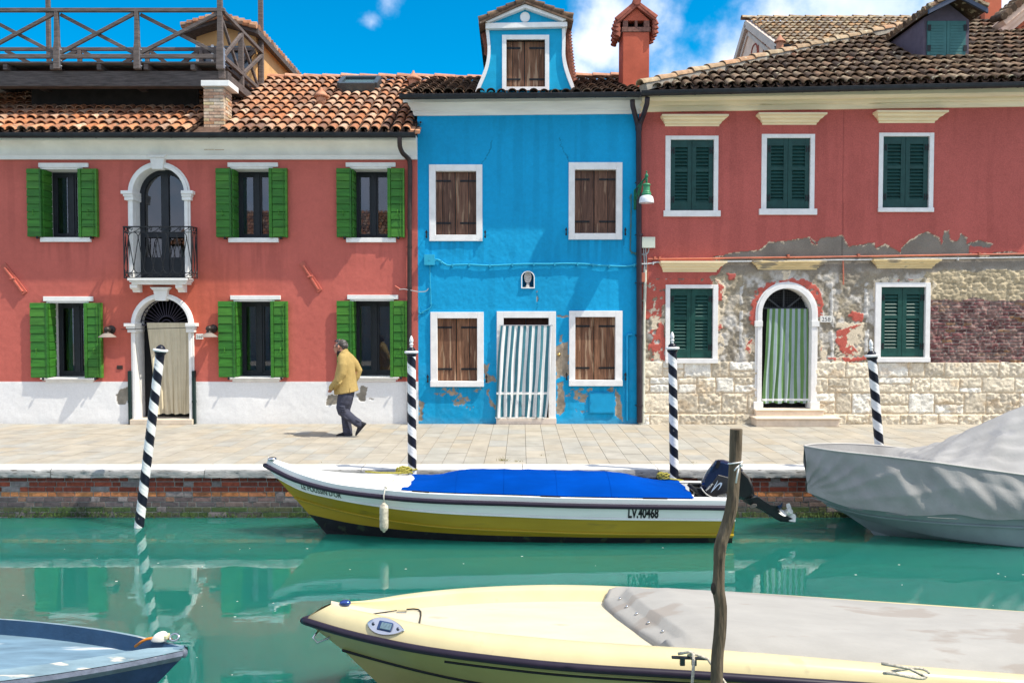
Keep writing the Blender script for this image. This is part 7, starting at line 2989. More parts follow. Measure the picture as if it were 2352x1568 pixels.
def fold(x, t, side):
    """drapery: soft diagonal pulls plus a few deep swags"""
    f = .020 * math.sin(x * 9 - t * 5.5) * math.sin(t * math.pi) + .012 * math.sin(x * 23 - t * 11 + side) * t * (1 - t) * 3
    f += .012 * math.sin((x - 4.2) * 5.2 + t * 4.0) * math.sin(t * math.pi) * min(1, max(0, (x - 5.2) / .6))
    return f


k = MB()
NQg, NV = 190, 26
for side in (-1, 1):
    vs = []
    for i in range(NQg + 1):
        q = (i / NQg) ** 1.5
        top_ = Vector((GX0 + .0 + q * GL, GY + side * rimb(q), rimz(q)))
        bot_ = ghull('top', max(q, 0), side, .03)
        bot_.z += -.03 - .02 * math.sin(bot_.x * 3.1) - .012 * math.sin(bot_.x * 8)
        bot_.x = bot_.x * .75 + top_.x * .25
        for j in range(NV):
            t = j / (NV - 1)
            p_ = top_.lerp(bot_, t)
            pull = math.sin(t * math.pi) * (.050 * max(0, 1 - q / .36) * (abs(math.sin((math.atan2((1 - t) * .6 + .02, q * GL + .06)) * 13 + .4)) ** .6 - .6))
            p_.y += side * (fold(p_.x, t, side) - pull + .02 * math.sin(t * math.pi))
            if side < 0 and p_.x > 5.35:
                sw = math.sin(min(1, (p_.x - 5.35) / .9) * math.pi) if p_.x < 6.25 else .25 * math.sin(p_.x * 9)
                p_.y -= .055 * max(0, sw) * max(0, math.sin((t - .15 - .35 * (p_.x - 5.35)) * 5)) * (t > .12)
                p_.z -= .03 * max(0, sw) * t
            vs.append(p_)
    fs = []
    for i in range(NQg):
        for j in range(NV - 1):
            fs.append((i * NV + j, (i + 1) * NV + j, (i + 1) * NV + j + 1, i * NV + j + 1))
    k.add(vs, fs)
vs = []
NT = 41
for i in range(NQg + 1):
    q = (i / NQg) ** 1.5
    for j in range(NT):
        t = -1 + 2 * j / (NT - 1)
        rb = rimb(q)
        a = abs(t)
        if q < .19:
            z = rimz(q) - (.20 + .25 * q) * min(1, q * 18) * (1 - a ** 12)
        else:
            s_ = min(1, (q - .19) / .05)
            dz0 = rimz(q) - .245 * (1 - a ** 12)
            prof = ridz(q) + (rimz(q) - ridz(q)) * a ** 1.25
            z = dz0 * (1 - s_) + max(prof, dz0 if q < .25 else -9) * s_
        x = GX0 + q * GL
        wr = 1.9 * (.016 * math.sin(x * 7 + a * 7.0 + (1.3 if t > 0 else 0)) * (a * (1 - a)) * 4 + .007 * math.sin(x * 17 + a * 13) * (a * (1 - a)) * 4 + .012 * math.sin(a * 30 - x * 4) * a * (1 - a) * 4 * (q > .16)) + .030 * (abs(math.sin(math.atan2(a * .75 + .02, q * GL - .9) * 15)) ** .6 - .6) * a * (1 - a) * 4 * (q > .22)
        vs.append((x, GY + t * rb, z + wr))
fs = []
for i in range(NQg):
    for j in range(NT - 1):
        fs.append((i * NT + j, i * NT + j + 1, (i + 1) * NT + j + 1, (i + 1) * NT + j))
k.add(vs, fs)
gcov = k.build('boat_cover', GCV, None, smooth=True, label='weathered grey canvas cover draped over the boat at the right edge', cat='boat cover')
k = MB()
hm = []
for q in [(i / 60) ** 1.5 for i in range(60, -1, -1)]:
    hm.append((GX0 + q * GL, GY - rimb(q) - .004, rimz(q) + .002))
for q in [(i / 60) ** 1.5 for i in range(1, 61)]:
    hm.append((GX0 + q * GL, GY + rimb(q) + .004, rimz(q) + .002))
k.tube(hm, .010, 7)
k.build('hem', mk('pale_rim_piping', (.46, .445, .42), .9, .1, 6), gcov, smooth=True)  # lighter piping added along the rim to sharpen its edge
k = MB()
for (xa, xb) in ((3.78, 3.95), (4.15, 4.3), (4.55, 4.78), (5.0, 5.35)):
    pts_ = []
    for x in np.linspace(xa, xb, 5):
        q = min(max((x - GX0 - .05) / (GL - .05), 0), 1)
        p_ = ghull('top', q, -1, .055)
        pts_.append((x, p_.y, p_.z - .055))
    k.tube(pts_, .006, 5)
k.build('lacing_cord', mk('grey_lacing', (.16, .17, .17), .8, .2, 30), GB)

# ================================================================== cream boat in the foreground
CB = thing('motor_boat', (.9, 5.6, ZW), 'cream open motorboat with a black rubbing strip and taut grey cover in the foreground', 'boat')
CY = 5.68
CX0 = -1.50
CL = 6.2
CREAM = mk('cream_gelcoat', (.62, .53, .30), .32, .07, 4, coat=.25, fleck=((.52, .44, .26), 4, .67))
CREAMD = mk('cream_deck', (.56, .50, .37), .5, .08, 5, .08, 60, stretch=(.5, 1.5, 1), fleck=((.46, .405, .30), 5, .67))
CQ = [0, .05, .12, .25, .45, .7, 1]
CBD = {'ridge': (lambda q: ip(q, CQ, [.035, .022, .015, .005, -.03, -.12, -.22]), lambda q: ip(q, CQ, [.02, .13, .31, .475, .545, .57, .55]), .20),
       'rail': (lambda q: ip(q, CQ, [-.088, -.09, -.088, -.087, -.130, -.20, -.29]), lambda q: ip(q, CQ, [.0, .185, .40, .63, .685, .70, .66]), .0),
       'line': (lambda q: ip(q, CQ, [-.30, -.33, -.35, -.36, -.39, -.44, -.50]), lambda q: ip(q, CQ, [.0, .10, .26, .49, .60, .64, .60]), .28),
       'wat': (lambda q: ip(q, CQ, [-.62, -.66, -.69, -.71, -.73, -.75, -.78]), lambda q: ip(q, CQ, [.0, .05, .15, .36, .54, .6, .56]), .62),
       'keel': (lambda q: -.95, lambda q: .02 + .12 * q, .9)}


def chull(b, q, side, out=0):
    fz, fb, s0 = CBD[b]
    x = CX0 + s0 + q * (CL - s0)
    return Vector((x, CY - .04 * (x - CX0) + side * (max(0, fb(q)) + out), fz(q)))


cs = [(i / 60) ** 1.4 for i in range(61)]
k = MB()
co = ['keel', 'wat', 'line', 'rail']
for side in (-1, 1):
    for A, B in zip(co[:-1], co[1:]):
        vs = []
        for q in cs:
            vs += [chull(A, q, side), chull(B, q, side)]
        k.add(vs, [(2 * i, 2 * i + 2, 2 * i + 3, 2 * i + 1) for i in range(60)])
k.build('hull', mk('olive_cream_hull', (.44, .36, .14), .3, .06, 3, coat=.3), CB, auto=25)
k = MB()
k.tube([chull('rail', q, -1, .012) for q in reversed(cs)] + [chull('rail', q, 1, .012) for q in cs[1:]], .026, 12)
k.build('rub_rail', mk('violet_black_rubber'), CB, smooth=True)
k = MB()
k.tube([chull('rail', q, -1, -.004) + Vector((0, 0, -.062)) for q in cs[17:]], .008, 8)
k.build('lower_rail', BLACKP, CB, smooth=True)
k = MB()
k.tube([chull('line', q, -1, .002) for q in cs], .012, 8)
k.build('hull_stripe', BLACKP, CB, smooth=True)
# flared gunwale: from the rail up to a rounded ridge, then down to the sunk deck
k = MB()
DECKZ = lambda q: CBD['ridge'][0](q) - .085 * min(1, q * 14) - .0
for side in (-1, 1):
    vs = []
    NS = 12
    for q in cs:
        a, b = chull('rail', q, side), chull('ridge', q, side)
        inn = chull('ridge', q, side, -.06 * min(1, q * 9))
        c_ = Vector((inn.x, inn.y, DECKZ(q)))
        for t in np.linspace(0, 1, 8):
            p_ = a.lerp(b, t)
            p_.z += .035 * math.sin(t * math.pi) * min(1, q * 8 + .3)
            p_.y += side * .02 * math.sin(t * math.pi)
            vs.append(p_)
        vs.append(b.lerp(c_, .15) + Vector((0, -side * .005, -.004)))
        vs.append(b.lerp(c_, .4))
        vs.append(b.lerp(c_, .75))
        vs.append(c_)
    fs = []
    for i in range(60):
        for j in range(NS - 1):
            fs.append((i * NS + j, (i + 1) * NS + j, (i + 1) * NS + j + 1, i * NS + j + 1))
    k.add(vs, fs)
k.build('gunwale', CREAM, CB, smooth=True)
k = MB()
vs = []
for q in cs:
    a, b = chull('ridge', q, -1, -.055 * min(1, q * 9)), chull('ridge', q, 1, -.055 * min(1, q * 9))
    for t in np.linspace(0, 1, 7):
        p_ = a.lerp(b, t)
        vs.append((p_.x, p_.y, DECKZ(q) + .001 + .02 * (1 - (2 * t - 1) ** 2)))
fs = []
for i in range(60):
    for j in range(6):
        fs.append((i * 7 + j, i * 7 + j + 1, (i + 1) * 7 + j + 1, (i + 1) * 7 + j))
k.add(vs, fs)
cdeck = k.build('deck', CREAMD, CB, smooth=True)
# hatch seam and clip
S6 = ZM(1100, 2200, 1.96)


def cdk(zx, zy, lift=.024):
    zz = .0
    p_ = G(*S6(zx, zy), zz)
    for _ in range(4):
        q = min(max((p_.x - CX0 - .2) / (CL - .2), 0), 1)
        p_ = G(*S6(zx, zy), DECKZ(q) + lift)
    return p_


k = MB()
k.tube([cdk(690, 512), cdk(800, 492), cdk(955, 470)], .004, 5)
k.tube([cdk(1030, 462), cdk(1085, 458), cdk(1125, 462), cdk(1142, 478), cdk(1143, 510), cdk(1136, 550), cdk(1130, 590)], .006, 5)
k.build('hatch_seam', BLACKP, cdeck)
k = MB()
c = cdk(995, 478)
k.box(c.x - .035, c.x + .035, c.y - .025, c.y + .025, c.z - .01, c.z + .004)
k.build('hatch_clip', CHROME, cdeck, bevel=.003)
# navigation light on the flare
k = MB()
nq = .085
na, nb = chull('rail', nq, -1), chull('ridge', nq, -1)
c = G(*S6(835, 642), .02)
q_ = (c.x - CX0 - .1) / (CL - .1)
ra, rb_ = chull('rail', q_, -1), chull('ridge', q_, -1)
nrm_ = Vector((0, -(rb_.z - ra.z), rb_.y - ra.y)).normalized()
if nrm_.z < 0:
    nrm_ = -nrm_
tx = (chull('rail', q_ + .02, -1) - chull('rail', q_, -1)).normalized()
ty = nrm_.cross(tx).normalized()
mid_ = ra.lerp(rb_, .55) + nrm_ * .03
mid_.x = c.x
Mn = Matrix((tx, ty, nrm_)).transposed()


def lens_ring(f, h_, a_=.155, b_=.058):
    out = []
    for t in np.linspace(0, 2 * math.pi, 29)[:-1]:
        ct, st_ = math.cos(t), math.sin(t)
        out.append(mid_ + Mn @ Vector((a_ * f * ct, b_ * f * st_ * abs(st_) ** .35 * (1 - .2 * ct), h_)))
    return out


k.loft([lens_ring(1, 0), lens_ring(1, .014), lens_ring(.93, .024), lens_ring(.6, .026)])
nl = k.build('navigation_light', mk('satin_steel', (.6, .6, .63), .3, .05, metal=.9), CB, auto=40)
k = MB()
for (f0, h_) in ((0, 0),):
    k.box(-.06, .055, -.032, .032, .02, .036, M=Matrix.Translation(mid_) @ Mn.to_4x4())
k.build('lens_housing', mk('navy_lens_hood', (.03, .06, .16), .3, .05), nl, bevel=.01)
k = MB()
k.box(-.035, .05, -.022, .022, .036, .042, M=Matrix.Translation(mid_) @ Mn.to_4x4())
k.build('lens', mk('ribbed_lens', (.14, .22, .26), .15, .3, 60, coat=.5), nl, bevel=.006)
k = MB()
for sx in (-.10, .105):
    k.ball(mid_ + Mn @ Vector((sx, 0, .026)), .012, n=8, m=5)
k.build('screw', mk('dark_screw', (.06, .07, .1), .3, 0, metal=.8), nl)
k = MB()
b0 = chull('ridge', .012, -1)
k.ball((b0.x + .03, CY - .02, b0.z + .014), .042, .028, .022, 12, 8)
k.build('bow_cap', mk('blue_chrome', (.06, .11, .35), .15, .1, metal=.7), CB, smooth=True)
k = MB()
b1 = chull('line', 0, -1)
k.tube([Vector((b1.x - .16, CY - .03, b1.z + .16)), Vector((b1.x - .2, CY - .06, b1.z + .11)), Vector((b1.x - .17, CY - .07, b1.z + .075)), Vector((b1.x - .10, CY - .05, b1.z + .10)), Vector((b1.x - .06, CY - .02, b1.z + .13))], .008, 7)
k.build('bow_eye', CHROME, CB, smooth=True)
# taut grey cover
TAUT = mk('taut_canvas', (.34, .325, .30), .85, .07, 2.5, .2, 40, stretch=(1, 3, 1), fleck=((.295, .265, .235), 1.6, .58))
S7 = ZM(2200, 2200, 2.352)
k = MB()
xsv = [.52, .56, .62, .70, .82, .98, 1.2, 1.6, 2.2, 2.9, 3.6, 4.4]
rings = []
NC = 22
for i, x in enumerate(np.concatenate([np.linspace(.70, 1.4, 22), np.linspace(1.5, 4.6, 28)])):
    q = min(max((x - CX0 - .2) / (CL - .2), 0), 1)
    a, b = chull('ridge', q, -1), chull('ridge', q, 1)
    ring = []
    for j in range(NC + 1):
        t = j / NC
        # front edge is a rounded tongue: near side starts further aft
        x2 = x + (.36 * max(0, 1 - t * 1.22) ** 1.5 + .42 * max(0, (t - .86) / .14) ** 2 * .25) * max(0, 1 - (x - .7) / 2.2)
        q2 = min(max((x2 - CX0 - .2) / (CL - .2), 0), 1)
        a2, b2 = chull('ridge', q2, -1, .012), chull('ridge', q2, 1, .012)
        p_ = a2.lerp(b2, t)
        p_.x = x2
        edge_in = min(1, (x - .7) / .42)
        skirt = max(0, 1 - t / .07)
        crown = (.080 + .015 * math.sin(x * 2)) * min(1, math.sin(math.pi * min(1, t * .96 + .04)) * 1.5) * edge_in ** .8
        z = CBD['ridge'][0](q2) + .012 + crown * (1 - max(0, 1 - t / .05)) - .085 * skirt ** 1.2
        if x < .86 and .1 < t < .95:
            z += -.07 * (1 - edge_in) * .8
        if t < .07:
            p_.y -= .062 * skirt
        z += .004 * math.sin(x * 21 + j) * (1 if x < 1.2 or t < .1 else .2)
        ring.append((p_.x, p_.y, z))
    rings.append(ring)
fr_ = []
for j, p_ in enumerate(rings[0]):
    q2 = min(max((p_[0] - CX0 - .2) / (CL - .2), 0), 1)
    fr_.append((p_[0] - .004, p_[1], DECKZ(q2) + .012 if j > 1 else p_[2] - .03))
rings.insert(0, fr_)
k.loft(rings, closed=False)
cov = k.build('boat_cover', TAUT, None, smooth=True, label='taut pale grey cover buttoned over the cream boat cockpit', cat='boat cover')
k = MB()
for x in np.linspace(.9, 4.4, 13):
    q = (x - CX0 - .2) / (CL - .2)
    p_ = chull('ridge', q, -1, .058)
    k.ball((x, p_.y + .004, CBD['ridge'][0](q) - .030), .014, n=8, m=6)
for ri, js in ((4, (5, 8, 11, 14, 17)),):
    for j in js:
        p_ = rings[ri][j]
        k.ball((p_[0], p_[1], p_[2] + .004), .012, n=8, m=6)
k.build('snap_button', CHROME, cov, smooth=True)
# cleat and mooring line
k = MB()
cl = G(*S7(1300, 1003), .06)
k.bar(cl + Vector((-.10, .0, .0)), cl + Vector((.11, -.01, -.005)), .024, .014)
k.box(cl.x - .05, cl.x - .02, cl.y - .012, cl.y + .012, cl.z - .05, cl.z)
k.box(cl.x + .02, cl.x + .05, cl.y - .012, cl.y + .012, cl.z - .05, cl.z)
k.build('cleat', mk('dark_steel_cleat', (.10, .10, .11), .3, .1, metal=.9), CB, bevel=.004)


# ================================================================== wooden post in front
def s7(zx, zy, D):
    q = W(*S7(zx, zy), D)
    return q


PW = mk('grey_driftwood', (.13, .098, .066), .92, .6, 11, 1.0, 34, stretch=(2.2, 2.2, .35), fleck=((.055, .045, .036), 12, .60), detail=7)
DPp = 4.55
wp = thing('mooring_post', W(1648, 1560, DPp), 'crooked bare wooden mooring post standing in front of the cream boat', 'mooring post')
cpts = [(1691, 985, 14), (1690, 1020, 14.2), (1688.5, 1058, 13.8), (1685, 1116, 14), (1681, 1161, 14.4), (1672, 1199, 14.8), (1660, 1234, 15.2), (1654, 1258, 14.8), (1651.5, 1293, 13.2), (1651, 1322, 13.6), (1650, 1352, 14.8), (1654, 1378, 14.2), (1655.5, 1398, 14), (1653, 1458, 14.4), (1648, 1507, 14), (1646.5, 1568, 13.6), (1645, 1680, 14), (1643, 1800, 14)]
xs_ = smooth2([c[:2] for c in cpts], 5)
rr_ = np.interp(np.linspace(0, len(cpts) - 1, len(xs_)), range(len(cpts)), [c[2] for c in cpts])
k = MB()
vs, n = [], 28
for i, ((x, y), r) in enumerate(zip(xs_, rr_)):
    c = W(x, y, DPp)
    R_ = r * DPp / F
    for q in range(n):
        a = 2 * math.pi * q / n
        nz_ = vnoise(np.array([math.cos(a) * 4 + 9]), np.array([math.sin(a) * 4 + c.z * .9]), 5)[0] - .5
        nz2 = vnoise(np.array([a * 5.]), np.array([c.z * 3.]), 7)[0] - .5
        nz3 = vnoise(np.array([a * 2.]), np.array([c.z * 9.]), 8)[0] - .5
        R2_ = R_ * (1 + .16 * nz_ + .13 * nz2 + .07 * nz3)
        vs.append((c.x + R2_ * math.cos(a), c.y + R2_ * math.sin(a), c.z))
fs = [tuple(range(n))]
for i in range(len(xs_) - 1):
    for q in range(n):
        q2 = (q + 1) % n
        fs.append((i * n + q, i * n + q2, (i + 1) * n + q2, (i + 1) * n + q))
k.add(vs, fs)
k.build('trunk', PW, wp, auto=50)
k = MB()
kb = W(1637, 1349, DPp)
k.ball((kb.x + .006, DPp - .01, kb.z), .02, .02, .038, 9, 7)
k.build('knot', mk('dark_wood_knot', (.05, .04, .032), .9, .3, 30), wp, smooth=True)
k = MB()
tz = [W(1689, y, DPp) for y in (1061, 1063)]
R_ = 14.4 * DPp / F + .003
c = W(1689, 1062, DPp)
k.tube([(c.x + R_ * math.cos(a), c.y + R_ * math.sin(a), c.z + .006 * math.cos(a) - .006 * math.sin(a)) for a in np.linspace(0, 2 * math.pi, 25)[:-1]], .0042, 6, closed=True)
kx = W(1693, 1065, DPp)
for (dx1, dz1) in ((-.018, -.10), (-.028, -.03)):
    k.tube([(kx.x, c.y - R_ - .006, kx.z), (kx.x + dx1 * .6, c.y - R_ - .01, kx.z + dz1 * .45), (kx.x + dx1, c.y - R_ - .006, kx.z + dz1)], .0046, 6)
k.tube([(kx.x, c.y - R_ - .008, kx.z), (kx.x + .012, c.y - R_ - .014, kx.z + .012), (kx.x + .018, c.y - R_ - .01, kx.z), (kx.x + .0, c.y - R_ - .008, kx.z - .006)], .0046, 6)
k.build('tied_string', mk('white_string', (.74, .74, .72), .8, .05), None, smooth=True, label='white string tied in a knot round the top of the bare post', cat='string')
RG = mk('grey_flecked_rope', (.46, .42, .34), .9, .45, 70, .3, 120)
k = MB()
y_ = cl.y
k.tube([cl + Vector((.0, .0, .01)), cl + Vector((.02, -.05, .04)), cl + Vector((.01, -.10, .0)), cl + Vector((-.002, -.12, -.1)), cl + Vector((-.02, -.16, -.3)), cl + Vector((-.03, -.18, -.6))], .009, 8)
k.tube([cl + Vector((-.06, .0, .02)), cl + Vector((.0, -.03, .045)), cl + Vector((.10, -.07, .02)), cl + Vector((.19, -.13, -.10)), cl + Vector((.25, -.19, -.19)), cl + Vector((.30, -.22, -.24)), cl + Vector((.33, -.25, -.22)), cl + Vector((.30, -.27, -.19)), cl + Vector((.24, -.24, -.2)), cl + Vector((.28, -.22, -.25)), cl + Vector((.36, -.2, -.27)), cl + Vector((.36, -.14, -.35)), cl + Vector((.34, -.14, -.6))], .009, 8)
k.build('mooring_rope', RG, None, smooth=True, label='grey flecked rope looped from the cleat of the cream boat round the wooden post', cat='rope')
k = MB()
c = G(2083, 1545, .04)
k.tube([c + Vector((.13 * math.cos(a), .05 * math.sin(a), .012 * math.sin(2 * a))) for a in np.linspace(0, 5.6, 20)] + [c + Vector((.02, .02, .02)), c + Vector((-.12, .06, .03))], .009, 6)
k.build('cover_lashing', RG, None, smooth=True, label='short loop of cord lying on the gunwale below the taut cover', cat='rope')

# ================================================================== blue boat, lower left
BB = thing('rowing_boat', (-3.4, 5, ZW), 'weathered blue wooden boat bow with peeling paint at the lower left', 'boat')
KB = ZM(0, 2200, 1.96)
BYc, BXb = 4.985, -2.07
BLn = 4.6
PBL = mk('pale_blue_deck_paint', (.15, .24, .31), .6, .25, 5, .2, 40, stretch=(.5, 2.5, 1), fleck=((.55, .58, .60), 2.2, .60))
DBL = mk('dark_blue_paint', (.022, .045, .115), .5, .3, 8, .2, 40, fleck=((.20, .2, .2), 10, .70))
PGL = mk('worn_blue_gunwale', (.19, .275, .32), .65, .2, 8, .2, 40, stretch=(.6, 2, 1), fleck=((.60, .56, .46), 6, .60))
UQ = [0, .06, .13, .25, .45, 1]
UB = {'out': (lambda q: ip(q, UQ, [.0, -.01, -.015, -.02, -.03, -.05]), lambda q: ip(q, UQ, [.03, .17, .31, .48, .64, .74]), 0),
      'in': (lambda q: ip(q, UQ, [.005, -.005, -.01, -.015, -.025, -.045]), lambda q: ip(q, UQ, [.0, .06, .19, .36, .52, .62]), .10),
      'mid': (lambda q: ip(q, UQ, [-.07, -.08, -.09, -.1, -.11, -.12]), lambda q: ip(q, UQ, [.01, .14, .28, .44, .6, .70]), .03),
      'wat': (lambda q: -.8, lambda q: ip(q, UQ, [.0, .01, .06, .2, .38, .5]), .75)}


def uh(b, q, side, out=0):
    fz, fb, s0 = UB[b]
    return Vector((BXb - s0 - q * (BLn - s0), BYc + side * (max(0, fb(q)) + out), fz(q)))


us = [(i / 40) ** 1.3 for i in range(41)]
k = MB()
for side in (-1, 1):
    vs = []
    for q in us:
        vs += [uh('wat', q, side), uh('mid', q, side)]
    k.add(vs, [(2 * i, 2 * i + 2, 2 * i + 3, 2 * i + 1) for i in range(40)])
k.build('hull', DBL, BB, auto=30)
k = MB()
for side in (-1, 1):
    vs = []
    for q in us:
        a, b, c_ = uh('mid', q, side, .012), uh('out', q, side), uh('out', q, side, .012)
        vs += [a, c_ + Vector((0, 0, -.03)), b + Vector((0, 0, -.004))]
    fs = []
    for i in range(40):
        for j in (0, 1):
            fs.append((i * 3 + j, (i + 1) * 3 + j, (i + 1) * 3 + j + 1, i * 3 + j + 1))
    k.add(vs, fs)
b0 = uh('out', 0, -1)
k.ball((b0.x - .01, BYc, b0.z - .03), .024, .026, .03, 10, 7)
k.build('rub_strake', mk('grey_blue_strake', (.13, .15, .20), .5, .3, 12, .3, 50, fleck=((.42, .42, .42), 10, .66)), BB, auto=40)
k = MB()
for side in (-1, 1):
    vs = []
    for q in us:
        wd = .15 if side < 0 else .045
        a = uh('out', q, side)
        b = uh('out', q, side, -min(wd, UB['out'][1](q) * .97))
        b.z += .012
        vs += [a, b]
    k.add(vs, [(2 * i, 2 * i + 2, 2 * i + 3, 2 * i + 1) for i in range(40)])
k.build('gunwale', PGL, BB, auto=40)
k = MB()
for side in (-1, 1):
    vs = []
    for q in us:
        wd = .15 if side < 0 else .045
        a = uh('out', q, side, -min(wd, UB['out'][1](q) * .97))
        a.z += .012
        b = Vector((a.x, a.y - side * .02, a.z - .105 * min(1, q * 10)))
        vs += [a, b]
    k.add(vs, [(2 * i, 2 * i + 2, 2 * i + 3, 2 * i + 1) for i in range(40)])
k.build('bulwark', mk('mid_blue_paint', (.028, .075, .15), .5, .2, 5, .2, 40), BB, auto=40)
k = MB()
vs = []
for q in us:
    h_ = UB['out'][1](q)
    za = UB['out'][0](q) + .012 - .10 * min(1, q * 10)
    ya, yb = -max(0, h_ - .10 * min(1, q * 20)) , max(0, h_ - .05)
    x = uh('out', q, 1).x
    for t in np.linspace(0, 1, 5):
        vs.append((x, BYc + ya + (yb - ya) * t, za + .015 * math.sin(math.pi * t)))
fs = []
for i in range(40):
    for j in range(4):
        fs.append((i * 5 + j, i * 5 + j + 1, (i + 1) * 5 + j + 1, (i + 1) * 5 + j))
k.add(vs, fs)
k.build('deck', PBL, BB, smooth=True)


def kb_(zx, zy, z):
    return G(*KB(zx, zy), z)


k = MB()
c = kb_(1262, 705, .02)
rings = []
for t in np.linspace(0, 1, 9):
    z = t * .06
    rr2 = math.sqrt(max(0.02, 1 - t ** 2.2))
    rings.append([c + Vector((-.054 * rr2 * math.cos(a) * (1.15 if math.cos(a) > 0 else .75) + .016 * t, .036 * rr2 * math.sin(a), z)) for a in np.linspace(0, 2 * math.pi, 21)[:-1]])
k.loft(rings)
nl2 = k.build('navigation_light', mk('ivory_plastic', (.78, .74, .66), .35, .03, coat=.2), BB, smooth=True)
k = MB()
k.box(c.x + .028, c.x + .050, c.y - .026, c.y + .026, c.z + .013, c.z + .04)
k.build('lens', mk('yellowish_lens', (.60, .58, .36), .2, .05), nl2, bevel=.006)
k = MB()
k.tube([kb_(1060, 752, -.03), kb_(1110, 715, .01), kb_(1150, 695, .03), kb_(1195, 687, .035), kb_(1250, 680, .022), kb_(1315, 687, .025), kb_(1335, 692, .025), kb_(1352, 705, .02)], .009, 7)
k.build('orange_rope', mk('orange_cord', (.62, .21, .03), .7, .15, 40), None, smooth=True, label='short orange cord lying by the white lamp on the blue boat bow', cat='cord')
k = MB()
c2 = kb_(1368, 700, .03)
k.tube([c2 + Vector((.028 * math.cos(a), .012 * math.sin(a), .016 + .018 * math.sin(a * 1.0))) for a in np.linspace(0, 2 * math.pi, 20)[:-1]], .007, 7, closed=True)
k.build('shackle', CHROME, BB, smooth=True)
# ================================================================== the walking man
MZ = ZM(1280, 1330, 3.4857)
DM = G(790, 1001.5, 0).y
man = thing('person', W(800, 1003, DM), 'man walking left in a mustard yellow jacket, dark jeans, dark shoes and glasses', 'person')


def mp(zx, zy, dy=0.):
    q = W(*MZ(zx, zy), DM)
    return Vector((q.x, DM + dy, q.z))


MPX = (mp(100, 0) - mp(0, 0)).x / 100      # metres per crop pixel


def ell(c, rx, ry, tilt=0., n=18, sq=1.0):
    """horizontal-ish ring: rx along the walk, ry across"""
    out = []
    for t in np.linspace(0, 2 * math.pi, n + 1)[:-1]:
        ct, st_ = math.cos(t), math.sin(t)
        out.append(Vector(c) + Vector((rx * math.copysign(abs(ct) ** sq, ct), ry * math.copysign(abs(st_) ** sq, st_), rx * ct * tilt)))
    return out


def limb(k, pts, radii, n=14, squash=1.0):
    """tapered limb with rounded ends"""
    P_ = [Vector(p_) for p_ in pts]
    k.tube(P_, radii, n)
    k.ball(P_[0], radii[0] * .98, n=n, m=8)
    k.ball(P_[-1], radii[-1] * .98, n=n, m=8)


SKIN = mk('skin', (.44, .215, .15), .55, .10, 14, .05, 80)
JACK = mk('mustard_jacket_cloth', (.40, .285, .105), .92, .10, 14, .35, 60)
JEAN = mk('dark_denim', (.055, .058, .085), .88, .22, 16, .35, 70)
SHOE = mk('dark_shoe', (.014, .015, .022), .6, .15, 20)
HAIR = mk('dark_grey_hair', (.055, .048, .046), .7, .5, 40, .5, 90, stretch=(1, 1, .5), fleck=((.15, .14, .135), 30, .52))
# ---- body: head, neck, trunk core, near hand, in one skin
k = MB()
hc = mp(282, 190)
k.ball(mp(292, 168), .098, .075, .098, 20, 14)             # skull
k.ball(mp(245, 205), .058, .060, .085, 16, 12)             # face
k.ball(mp(240, 262), .038, .042, .034, 12, 10)             # jaw and chin
k.ball(mp(226, 285), .018, .02, .014, 10, 8)
k.ball(mp(262, 262), .045, .055, .035, 12, 10)
nb, nt = mp(210, 190), mp(193, 236)
k.tube([nb, mp(198, 222), nt + Vector((.006, 0, .004))], [.009, .012, .014], 8)   # nose
k.ball(mp(196, 234), .012, .013, .009, 8, 6)
k.ball(mp(208, 258), .014, .022, .006, 8, 6)               # lips
k.ball(mp(209, 266), .013, .02, .006, 8, 6)
k.ball(mp(208, 183), .018, .05, .009, 10, 6)               # brow
k.ball(mp(214, 204, -.052), .016, .012, .016, 8, 6)        # cheeks
k.ball(mp(214, 204, .052), .016, .012, .016, 8, 6)
for s_ in (-1, 1):                                        # ears
    k.ball(mp(268, 200, s_ * .076), .017, .012, .032, 10, 8)
    k.ball(mp(265, 222, s_ * .074), .009, .009, .014, 8, 6)
limb(k, [mp(300, 235), mp(330, 300), mp(350, 380)], [.062, .066, .09])
k.loft([ell(mp(350, 340), .10, .16), ell(mp(360, 520), .12, .16), ell(mp(365, 700), .11, .15), ell(mp(375, 850), .10, .15)])
limb(k, [mp(350, 370, -.17), mp(350, 560, -.21), mp(215, 735, -.19), mp(180, 775, -.185)], [.05, .042, .033, .028])
limb(k, [mp(360, 370, .17), mp(490, 540, .22), mp(440, 640, .20)], [.05, .042, .033])
k.build('body', SKIN, man, remesh=.0085, smoothit=2)
# near hand: palm, four curled fingers and a thumb
k = MB()
pw = mp(190, 770, -.185)
pk_ = mp(172, 792, -.185)
k.ball(pw.lerp(pk_, .5), .034, .022, .042, 12, 10)
limb(k, [mp(205, 755, -.185), pw], [.027, .028], 10)
for i, (dy, ln) in enumerate(((-.026, .9), (-.009, 1.0), (.008, .95), (.024, .78))):
    b = mp(158, 792 + 3 * i, -.185 + dy * .9)
    m1 = mp(152 + 2 * i, 808 + 2 * i, -.185 + dy)
    m2 = mp(166 + 2 * i, 814 + 2 * i, -.185 + dy)
    e = mp(182 + 2 * i, 808 + i, -.185 + dy)
    limb(k, [pk_.lerp(b, .6), b, m1, m2, e.lerp(m2, 1 - ln)], [.0095, .0095, .009, .0085, .0075], 8)
limb(k, [mp(178, 772, -.212), mp(166, 786, -.222), mp(164, 800, -.216)], [.011, .010, .008], 8)
k.build('hand', SKIN, man, remesh=.0042, smoothit=1)
